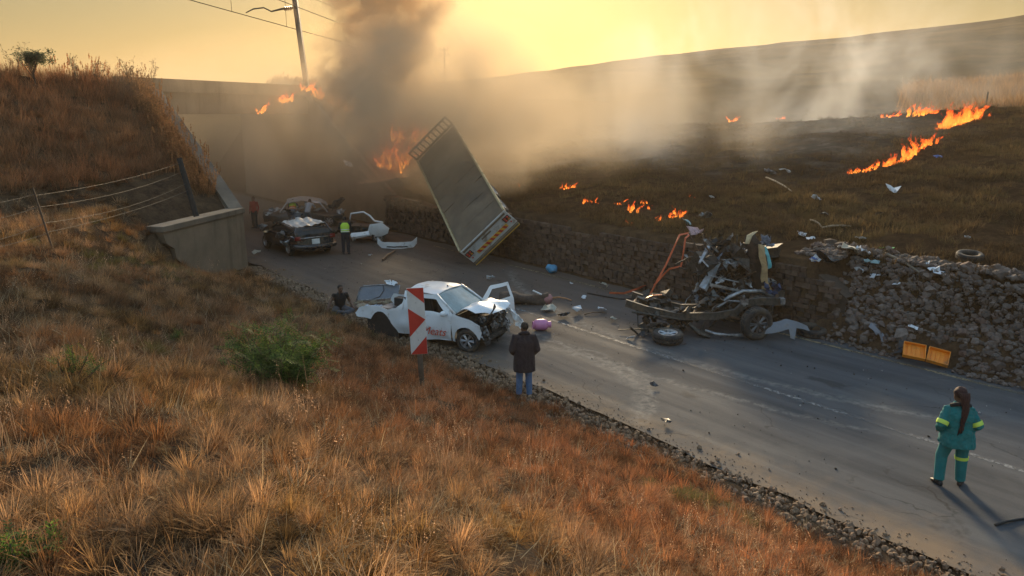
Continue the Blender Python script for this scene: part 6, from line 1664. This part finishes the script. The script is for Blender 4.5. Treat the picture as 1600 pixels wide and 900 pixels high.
flame('sloping flames along the wing wall top right of the mast', at(520, 158, 47.0), 2.4, 0.8, 14, 54, along=(2.2, 1.2, -1.1))
flame('biggest lower flames bursting from the burning truck cab', at(614, 252, 41.0), 1.9, 2.1, 16, 55, 0.6)
flame('ragged upper flames rising behind the truck headboard', at(640, 214, 41.0), 1.9, 1.5, 12, 56, 0.6)
# ================================================================ PEOPLE
def solidify_pieces(pieces, voxel, smooth=4, fold=0.0, seed=0):
    """pieces: list of (MB, material index) -> one continuous mesh with the material of the nearest piece"""
    V = []; F = []; I = []
    for mb, mi in pieces:
        b = len(V); V.extend(mb.v); F.extend([tuple(b + i for i in f) for f in mb.f]); I.extend([mi] * len(mb.f))
    me = bpy.data.meshes.new('tmp'); me.from_pydata(V, [], F)
    bm = bmesh.new(); bm.from_mesh(me); bmesh.ops.recalc_face_normals(bm, faces=bm.faces); bm.to_mesh(me); bm.free()
    ob = bpy.data.objects.new('tmp', me); COL.objects.link(ob)
    md = ob.modifiers.new('r', 'REMESH'); md.mode = 'VOXEL'; md.voxel_size = voxel
    bpy.context.view_layer.update()
    dg = bpy.context.evaluated_depsgraph_get()
    out = bpy.data.meshes.new_from_object(ob.evaluated_get(dg))
    bvh = BVHTree.FromPolygons([Vector(v) for v in V], F)
    bpy.data.objects.remove(ob); 
    out.materials.clear()
    bm = bmesh.new(); bm.from_mesh(out)
    for _ in range(smooth): bmesh.ops.smooth_vert(bm, verts=bm.verts, factor=0.5, use_axis_x=True, use_axis_y=True, use_axis_z=True)
    bm.normal_update()
    if fold:
        for v in bm.verts:
            n = mnoise.noise(Vector((v.co.x * 14, v.co.y * 14, v.co.z * 6)) + Vector((seed, 0, 0))) + 0.6 * mnoise.noise(v.co * 28 + Vector((0, seed, 0)))
            v.co += v.normal * fold * n
    for f in bm.faces:
        f.smooth = True
        hit = bvh.find_nearest(f.calc_center_median()); f.material_index = I[hit[2]] if hit[2] is not None else 0
    bm.to_mesh(out); bm.free()
    return out

def limb(pts, rs, n=12): return MB().tube(pts, rs, n)

def hand(w, d, up, size=1.0):
    """palm from wrist w along d with five bent fingers"""
    mb = MB(); d = Vector(d).normalized(); s_ = d.cross(Vector(up)).normalized(); u_ = s_.cross(d)
    L = 0.085 * size
    mb.loft([(w, 0.026, 0.02, Matrix((s_, u_, d)).transposed()), (w + d * L * 0.5, 0.042 * size, 0.018, Matrix((s_, u_, d)).transposed()), (w + d * L, 0.04 * size, 0.015, Matrix((s_, u_, d)).transposed())], 10)
    for k, (o, l) in enumerate(((-0.030, 0.068), (-0.010, 0.08), (0.011, 0.075), (0.030, 0.058))):
        b = w + d * L * 0.9 + s_ * o * size; mb.tube([b, b + d * l * 0.45 * size - u_ * 0.004, b + d * l * 0.8 * size - u_ * 0.02, b + d * l * 0.95 * size - u_ * 0.035], [0.0095, 0.009, 0.008, 0.006], 6)
    b = w + d * L * 0.25 - s_ * 0.034 * size; mb.tube([b, b - s_ * 0.03 + d * 0.03, b - s_ * 0.036 + d * 0.062 - u_ * 0.01], [0.012, 0.0105, 0.008], 6)
    return mb

def head(c, face, size=1.0):
    """skull with jaw, nose, ears; face = unit direction looked at"""
    f = Vector(face).normalized(); s_ = f.cross(Vector((0, 0, 1))).normalized(); u_ = s_.cross(f)
    R = Matrix((s_, f, u_)).transposed(); c = Vector(c); mb = MB()
    mb.ell(c + u_ * 0.02, (0.075 * size, 0.093 * size, 0.10 * size), R, 14, 10)
    mb.ell(c + f * 0.025 - u_ * 0.055, (0.058 * size, 0.066 * size, 0.068 * size), R, 12, 8)
    mb.ell(c + f * 0.098 - u_ * 0.022, (0.014, 0.020, 0.024), R, 8, 6)
    mb.ell(c + f * 0.088 - u_ * 0.068, (0.026, 0.012, 0.010), R, 8, 5)
    for k in (-1, 1):
        mb.ell(c + s_ * k * 0.078 - u_ * 0.015, (0.010, 0.022, 0.034), R, 8, 6)
    return mb, R
def face_features(o, c, R, mskin):
    c = Vector(c)
    for k in (-1, 1):
        mb = MB(); mb.ell(c + R @ Vector((k * 0.030, 0.083, 0.0)), (0.014, 0.008, 0.009), R, 8, 6); mb.build('eye', mat('eye_dark', (0.05, 0.035, 0.03), 0.3), o, True)
        mb = MB(); mb.ell(c + R @ Vector((k * 0.031, 0.087, 0.021)), (0.020, 0.007, 0.005), R, 8, 5); mb.build('eyebrow', mat('eyebrow_dark', (0.02, 0.014, 0.01), 0.9), o, True)

SKIN = mat('brown_skin', (0.15, 0.075, 0.045), 0.55, 0, 0.1, 5)
HAIRB = mat('dark_hair', (0.018, 0.013, 0.011), 0.8, 0, 0.3, 20, bump=0.6)
SHOE = mat('black_shoe', (0.018, 0.017, 0.017), 0.5)

def shoe(a, fwd, size=1.0):
    fwd = Vector((fwd[0], fwd[1], 0)).normalized(); s_ = Vector((fwd.y, -fwd.x, 0)); R = Matrix((s_, Vector((0, 0, 1)), -fwd)).transposed()
    a = Vector(a); mb = MB()
    mb.loft([(a - fwd * 0.075 + Vector((0, 0, 0.035 - a.z)), 0.030, 0.030, R), (a - fwd * 0.05 + Vector((0, 0, 0.048 - a.z)), 0.040, 0.048, R), (a + Vector((0, 0, 0.052 - a.z)), 0.043, 0.052, R), (a + fwd * 0.07 + Vector((0, 0, 0.040 - a.z)), 0.047, 0.039, R), (a + fwd * 0.13 + Vector((0, 0, 0.030 - a.z)), 0.046, 0.029, R), (a + fwd * 0.175 + Vector((0, 0, 0.022 - a.z)), 0.028, 0.02, R)], 12)
    mb.tube([a + Vector((0, 0, 0.06 - a.z)), a + Vector((0, 0, 0.13 - a.z))], [0.05, 0.052], 10)
    return mb

def person(label, loc, rz, J, top_m, leg_m, jacket=None, hem=0.80, face=(0, 1, 0), fat=1.0, sleeves=True, hair=True, scale=1.0, feet=None, hands=True, hood=None):
    """J: joints in local space, +Y is where the person faces"""
    o = thing('person', label, 'person', loc, rz); o.scale = (scale,) * 3
    g = lambda k: Vector(J[k])
    pc = []
    for s_ in 'LR':
        H, K, A = g('hip' + s_), g('knee' + s_), g('ank' + s_)
        pc.append((limb([H + (H - K).normalized() * 0.03, H.lerp(K, 0.35), K, K.lerp(A, 0.35), A.lerp(K, 0.08), A + (A - K).normalized() * 0.0], [0.098 * fat, 0.092 * fat, 0.066 * J.get('calf', 1.15), 0.062 * J.get('calf', 1.15), 0.056 * J.get('calf', 1.15), 0.058 * J.get('calf', 1.15)]), 1))
        pc.append((shoe(A, (A - K) * 0 + Vector(J.get('toe' + s_, (0, 1, 0)))), 2) if abs(A.z) < 0.25 and not J.get('noshoe') else (MB().ell(A, (0.06, 0.06, 0.06)), 2))
    P, C, Nk, Hd = g('pelvis'), g('chest'), g('neck'), g('head')
    up = (C - P).normalized(); fw = Vector((0, 1, 0)); sd = (g('shR') - g('shL')).normalized(); R0 = Matrix((sd, up.cross(sd).normalized(), up)).transposed()
    sec = [(P - up * 0.09, 0.13 * fat, 0.10), (P, 0.165 * fat, 0.118), (P.lerp(C, 0.35), 0.145 * fat, 0.108), (P.lerp(C, 0.75), 0.165 * fat, 0.118), (C, 0.175 * fat, 0.118), (C.lerp(Nk, 0.55), 0.15, 0.095), (Nk - up * 0.02, 0.075, 0.066)]
    t = MB(); t.loft([(c, a * 1.0, b, R0) for c, a, b in sec], 16, True, 2.3); pc.append((t, 3))
    pc.append((limb([Nk - up * 0.04, Hd - up * 0.04], [0.058, 0.054], 10), 0))
    hm, RH = head(Hd, face); pc.append((hm, 0))
    for s_ in 'LR':
        S, E, Wr = g('sh' + s_), g('elb' + s_), g('wr' + s_)
        ml = 3 if sleeves else 0
        pc.append((limb([S.lerp(C, 0.25), S, S.lerp(E, 0.4)], [0.07, 0.068, 0.056]), 3)); pc.append((limb([S.lerp(E, 0.3), E, E.lerp(Wr, 0.4), Wr], [0.055, 0.045, 0.043, 0.031]), ml))
        if hands: pc.append((hand(Wr - (Wr - E).normalized() * 0.01, Vector(J.get('hd' + s_, Wr - E)), Vector((0, 1, 0.3))), 0))
    me = solidify_pieces(pc, 0.0105, 2, 0.004, hash(label) % 50)
    for m_ in (SKIN, leg_m, SHOE, top_m): me.materials.append(m_)
    b = link_obj('body', me, o)
    if hair:
        hb2 = MB(); hb2.ell(Hd + RH @ Vector((0, -0.012, 0.034)), (0.080, 0.096, 0.094), RH, 16, 10)
        for i, v in enumerate(hb2.v):
            q = RH.transposed() @ (Vector(v) - Hd)
            if q.y > 0.045 and q.z < 0.07: hb2.v[i] = tuple(Hd + RH @ Vector((q.x * 0.8, 0.04, max(q.z, 0.03))))
        hb2.crumple(0.006, 40, 1); hb2.build('hair', HAIRB, o, True)
    face_features(o, Hd, RH, SKIN)
    if jacket:
        pj = []; t = MB()
        w0, d0 = jacket.get('w', 0.21), jacket.get('d', 0.15); dn = -up
        hemc = P + (Vector((0, 0, 1)) * 0 + dn * (P.z - hem)) if P.z > hem else P
        wl = jacket.get('waist', 0.95); fl_ = jacket.get('flare', 1.1)
        t.loft([(hemc, w0 * fl_, d0 * fl_ * 1.05, R0), (hemc.lerp(P, 0.5), w0 * fl_ * 0.98, d0 * fl_, R0), (P.lerp(C, 0.38), w0 * wl, d0 * wl, R0), (P.lerp(C, 0.8), w0 * 1.02, d0 * 1.02, R0), (C, w0 * 1.02, d0 * 0.98, R0), (C.lerp(Nk, 0.3), w0 * 0.82, d0 * 0.84, R0), (C.lerp(Nk, 0.55), w0 * 0.64, d0 * 0.68, R0), (C.lerp(Nk, 0.85), w0 * 0.42, d0 * 0.52, R0), (Nk, 0.085, 0.08, R0)], 20, True, 2.5)
        pj.append((t, 0))
        for s_ in 'LR':
            S, E, Wr = g('sh' + s_), g('elb' + s_), g('wr' + s_); k = jacket.get('sl', 1.0)
            pj.append((limb([S.lerp(C, 0.45) + up * 0.01, S - up * 0.012, S.lerp(E, 0.5), E, E.lerp(Wr, 0.5), E.lerp(Wr, 0.93)], [0.085 * k, 0.088 * k, 0.078 * k, 0.073 * k, 0.066 * k, 0.058 * k]), 0))
            if jacket.get('band'):      # reflective band round the sleeve
                pass
        me = solidify_pieces(pj, 0.0115, 2, jacket.get('fold', 0.008), 7)
        for m_ in jacket['mats']: me.materials.append(m_)
        jo = link_obj('jacket', me, o)
        if jacket.get('band'):
            for s_ in 'LR':
                S, E = g('sh' + s_), g('elb' + s_); k = jacket.get('sl', 1.0); bmb = MB(); bmb.tube([E.lerp(S, 0.0), E.lerp(S, 0.08), E.lerp(S, 0.2), E.lerp(S, 0.26)], [0.086 * k, 0.089 * k, 0.091 * k, 0.089 * k], 16, False); bmb.build('reflective_band', jacket['mats'][1], jo, True)
    return o, RH

LIME = mat('lime_reflective', (0.55, 0.75, 0.10), 0.5, 0, 0.1, 8)
TEAL = mat('teal_workwear', (0.008, 0.155, 0.155), 0.85, 0, 0.18, 7, bump=0.3, bscale=20)
def stand(w=0.10, arms='side', foot=0.0):
    J = dict(pelvis=(0, 0, 0.93), chest=(0, -0.01, 1.28), neck=(0, -0.015, 1.46), head=(0, 0.01, 1.575), hipL=(-0.09, 0, 0.90), hipR=(0.09, 0, 0.90), kneeL=(-w, 0.02, 0.49), kneeR=(w, 0.02, 0.49), ankL=(-w - 0.01, -0.03 + foot, 0.09), ankR=(w + 0.01, -0.03, 0.09), toeL=(-0.3, 1, 0), toeR=(0.3, 1, 0), shL=(-0.19, -0.01, 1.38), shR=(0.19, -0.01, 1.38))
    if arms == 'side': J.update(elbL=(-0.25, -0.05, 1.11), elbR=(0.25, -0.05, 1.11), wrL=(-0.24, 0.04, 0.88), wrR=(0.24, 0.04, 0.88))
    if arms == 'pocket': J.update(elbL=(-0.31, -0.10, 1.10), elbR=(0.31, -0.10, 1.10), wrL=(-0.21, 0.10, 0.93), wrR=(0.21, 0.10, 0.93), hdL=(0.5, 0.8, -0.4), hdR=(-0.5, 0.8, -0.4))
    return J
# --- woman in teal work clothes, long braids, seen from behind
J = stand(0.15, 'pocket'); J.update(shL=(-0.165, -0.01, 1.325), shR=(0.165, -0.01, 1.325), elbL=(-0.275, -0.10, 1.10), elbR=(0.275, -0.10, 1.10)); J['ankL'] = (-0.17, -0.02, 0.09); J['ankR'] = (0.17, 0.0, 0.09); J['toeR'] = (0.55, 0.85, 0); J['calf'] = 1.42; J.update(pelvis=(0.03, 0, 0.93), hipL=(-0.06, 0, 0.90), hipR=(0.12, 0, 0.90), chest=(0.01, -0.015, 1.28), kneeL=(-0.14, 0.07, 0.49), head=(-0.015, 0.02, 1.57))
tl, RH = person('person in teal work suit with lime bands and long reddish braids, seen from behind', gp(1482, 757), math.radians(-8), J, TEAL, TEAL,
    jacket=dict(w=0.22, d=0.175, flare=1.22, waist=0.98, sl=1.02, mats=[TEAL, LIME], band=True, fold=0.02), hem=0.72, face=(-0.25, 1, 0), fat=1.22, scale=1.0)
BRAID = mat('reddish_braids', (0.045, 0.014, 0.009), 0.75, 0, 0.5, 26, bump=0.8, bscale=60)
hr = [c for c in tl.children if c.name.startswith('hair')][0]; hr.data.materials.clear(); hr.data.materials.append(BRAID)
mb = MB(); Hd = Vector(J['head'])
mb.ell(Hd + Vector((0.0, -0.03, 0.055)), (0.10, 0.105, 0.095), None, 16, 10); mb.crumple(0.012, 30, 2); mb.build('hair_crown', BRAID, tl, True)
r = random.Random(2)
for k in range(16):
    a = (k / 15 - 0.5) * 2; lk = r.uniform(0.78, 1.05); y0 = -0.10 - 0.03 * (1 - a * a); q = []
    for j in range(9):
        f = j / 8; q.append(Vector((a * (0.075 - 0.04 * min(1, f * 2.5)) * (1 - 0.35 * f) + 0.03 * min(1, f * 3) - 0.05 * f * f + 0.012 * math.sin(f * 9 + k * 2.1), y0 - 0.085 * min(1, f * 2.2) + 0.02 * f - 0.008 * (k % 3), Hd.z + 0.08 - 0.68 * f * lk)))
    mb = MB(); mb.tube(q, [0.014, 0.0145, 0.012, 0.0135, 0.012, 0.013, 0.011, 0.010, 0.004], 6); mb.build('braid', BRAID, tl, True)
mb = MB(); K, A = Vector(J['kneeR']), Vector(J['ankR']); mb.tube([K.lerp(A, -0.06), K.lerp(A, 0.02), K.lerp(A, 0.08)], [0.105, 0.102, 0.100], 16, False); mb.build('knee_band', LIME, tl, True)
mb = MB(); C = Vector(J['neck']); mb.tube([C + Vector((-0.15, -0.02, -0.05)), C + Vector((-0.09, -0.085, -0.01)), C + Vector((0, -0.10, 0.0)), C + Vector((0.09, -0.085, -0.01)), C + Vector((0.15, -0.02, -0.05))], 0.024, 7, True, 1.4); mb.build('collar', mat('black_collar', (0.012, 0.016, 0.018), 0.9), tl, True)

# --- man in dark jacket and jeans
J = stand(0.10, 'pocket', 0.04); J.update(elbL=(-0.27, -0.05, 1.10), elbR=(0.27, -0.05, 1.10), wrL=(-0.20, 0.14, 0.96), wrR=(0.20, 0.14, 0.96))
mp_ = gp(819, 621)
JACK = mat('dark_brown_jacket', (0.030, 0.021, 0.024), 0.9, 0, 0.25, 6, bump=0.3, bscale=24)
JEAN = mat('blue_jeans', (0.085, 0.15, 0.27), 0.85, 0, 0.25, 10, bump=0.2)
mn, RH = person('person in long dark jacket and blue jeans standing at the road edge, seen from behind', mp_, math.radians(6), J, JACK, JEAN,
    jacket=dict(w=0.215, d=0.16, flare=1.12, waist=1.02, sl=1.05, mats=[JACK], fold=0.010), hem=0.62, face=(-0.55, 1, -0.05), scale=1.0)
mb = MB(); C = Vector(J['neck']); mb.tube([C + Vector((-0.11, 0.02, -0.03)), C + Vector((-0.07, -0.07, 0.02)), C + Vector((0, -0.085, 0.03)), C + Vector((0.07, -0.07, 0.02)), C + Vector((0.11, 0.02, -0.03))], 0.022, 7, True, 1.8); mb.build('collar', JACK, mn, True)

# --- man kneeling by the torn pickup bed
J = dict(pelvis=(0, -0.05, 0.17), chest=(0.0, 0.06, 0.51), neck=(0, 0.10, 0.69), head=(0, 0.15, 0.80), hipL=(-0.09, -0.04, 0.15), hipR=(0.09, -0.04, 0.15), kneeL=(-0.30, 0.36, 0.12), kneeR=(0.30, 0.34, 0.12), ankL=(0.02, 0.42, 0.09), ankR=(-0.02, 0.30, 0.09), shL=(-0.19, 0.08, 0.61), shR=(0.19, 0.08, 0.61), elbL=(-0.30, 0.02, 0.37), elbR=(0.33, 0.12, 0.40), wrL=(-0.36, 0.16, 0.20), wrR=(0.44, 0.28, 0.20))
person('person in black shirt sitting low on the bank beside the torn pickup bed', gp(532, 489), math.radians(205), J, mat('black_shirt', (0.016, 0.014, 0.014), 0.9, 0, 0.3), mat('grey_trousers', (0.08, 0.08, 0.09), 0.9, 0, 0.3), sleeves=False, face=(-0.35, 1, -0.12), fat=1.12)

# --- rescuer in lime vest, standing
J = stand(0.10, 'side'); J.update(chest=(0, 0.05, 1.26), neck=(0, 0.10, 1.42), head=(0, 0.17, 1.50), shL=(-0.19, 0.06, 1.36), shR=(0.19, 0.06, 1.36), elbL=(-0.25, 0.14, 1.10), elbR=(0.25, 0.14, 1.10), wrL=(-0.17, 0.34, 1.02), wrR=(0.17, 0.34, 1.02))
NAVY = mat('navy_uniform', (0.015, 0.017, 0.024), 0.85, 0, 0.2)
vt, RH = person('person in lime safety vest and dark trousers beside the white car front', gp(541, 397), math.radians(14), J, NAVY, NAVY, face=(-0.2, 1, -0.4), fat=1.08)
def vest(o, J, ml, zs, strips):
    P, C = Vector(J['pelvis']), Vector(J['chest']); up = (C - P).normalized(); sd = Vector((1, 0, 0)); R0 = Matrix((sd, up.cross(sd).normalized(), up)).transposed()
    mb = MB(); secs = []
    for f, w_, d_ in ((0.12, 0.185, 0.145), (0.4, 0.178, 0.14), (0.75, 0.19, 0.145), (1.0, 0.195, 0.142), (1.22, 0.17, 0.115), (1.36, 0.12, 0.09)): secs.append((P.lerp(C, f), w_, d_, R0))
    mb.loft(secs, 20, False, 2.4); mb.crumple(0.008, 12, 2); v = mb.build('vest', ml, o, True)
    for f in strips:
        mb = MB(); mb.loft([(P.lerp(C, f - 0.05), 0.191, 0.152, R0), (P.lerp(C, f + 0.06), 0.191, 0.152, R0)], 20, False, 2.4); mb.build('reflective_strip', mat('silver_tape', (0.65, 0.65, 0.62), 0.4), v, True)
    return v
VEST = mat('lime_vest', (0.50, 0.72, 0.06), 0.7, 0, 0.1)
vest(vt, J, VEST, None, (0.2, 0.45))

# --- two people bending over the silver car, one standing in red
def bent(a=0.9):
    c, s_ = math.cos(a), math.sin(a); P = Vector((0, 0, 0.92)); C = P + Vector((0, s_, c)) * 0.36; N_ = P + Vector((0, s_, c)) * 0.54; H = N_ + Vector((0, 0.09, 0.05))
    return dict(pelvis=tuple(P), chest=tuple(C), neck=tuple(N_), head=tuple(H), hipL=(-0.09, 0, 0.89), hipR=(0.09, 0, 0.89), kneeL=(-0.12, 0.05, 0.48), kneeR=(0.12, 0.05, 0.48), ankL=(-0.13, -0.04, 0.09), ankR=(0.13, -0.02, 0.09), shL=(-0.19, C.y + 0.08, C.z + 0.05), shR=(0.19, C.y + 0.08, C.z + 0.05), elbL=(-0.25, C.y + 0.25, C.z - 0.14), elbR=(0.25, C.y + 0.25, C.z - 0.14), wrL=(-0.15, C.y + 0.45, C.z - 0.14), wrR=(0.15, C.y + 0.45, C.z - 0.14))
J = bent(0.75)
w1, _ = person('person in lime and orange vest bending into the silver car', gp(466, 352) + Vector((0, -0.9, 0)), math.radians(10), J, mat('blue_work_top', (0.05, 0.12, 0.20), 0.9), mat('teal_grey_trousers', (0.06, 0.11, 0.13), 0.9), face=(0, 1, -0.5), fat=1.08)
v = vest(w1, J, mat('orange_vest', (0.70, 0.16, 0.03), 0.7, 0, 0.1), None, (0.3,))
P, C = Vector(J['pelvis']), Vector(J['chest']); up = (C - P).normalized(); R0 = Matrix((Vector((1, 0, 0)), up.cross(Vector((1, 0, 0))).normalized(), up)).transposed()
mb = MB(); mb.loft([(P.lerp(C, 0.62), 0.192, 0.148, R0), (P.lerp(C, 1.0), 0.199, 0.147, R0), (P.lerp(C, 1.22), 0.175, 0.12, R0), (P.lerp(C, 1.37), 0.124, 0.094, R0)], 20, False, 2.4); mb.build('vest_yoke', VEST, w1, True)
J = bent(0.6)
person('person in pale blue shirt bending into the silver car beside the vest wearer', gp(489, 353) + Vector((0, -0.9, 0)), math.radians(-6), J, mat('pale_blue_shirt', (0.36, 0.42, 0.50), 0.9, 0, 0.15), mat('slate_trousers', (0.07, 0.11, 0.14), 0.9), face=(-0.2, 1, -0.4))
J = stand(0.09, 'side'); person('person in red top and dark trousers standing by the underpass', gp(399, 356), math.radians(165), J, mat('red_top', (0.34, 0.04, 0.035), 0.9, 0, 0.2), mat('dark_trousers', (0.03, 0.03, 0.036), 0.9), face=(0.2, 1, 0))
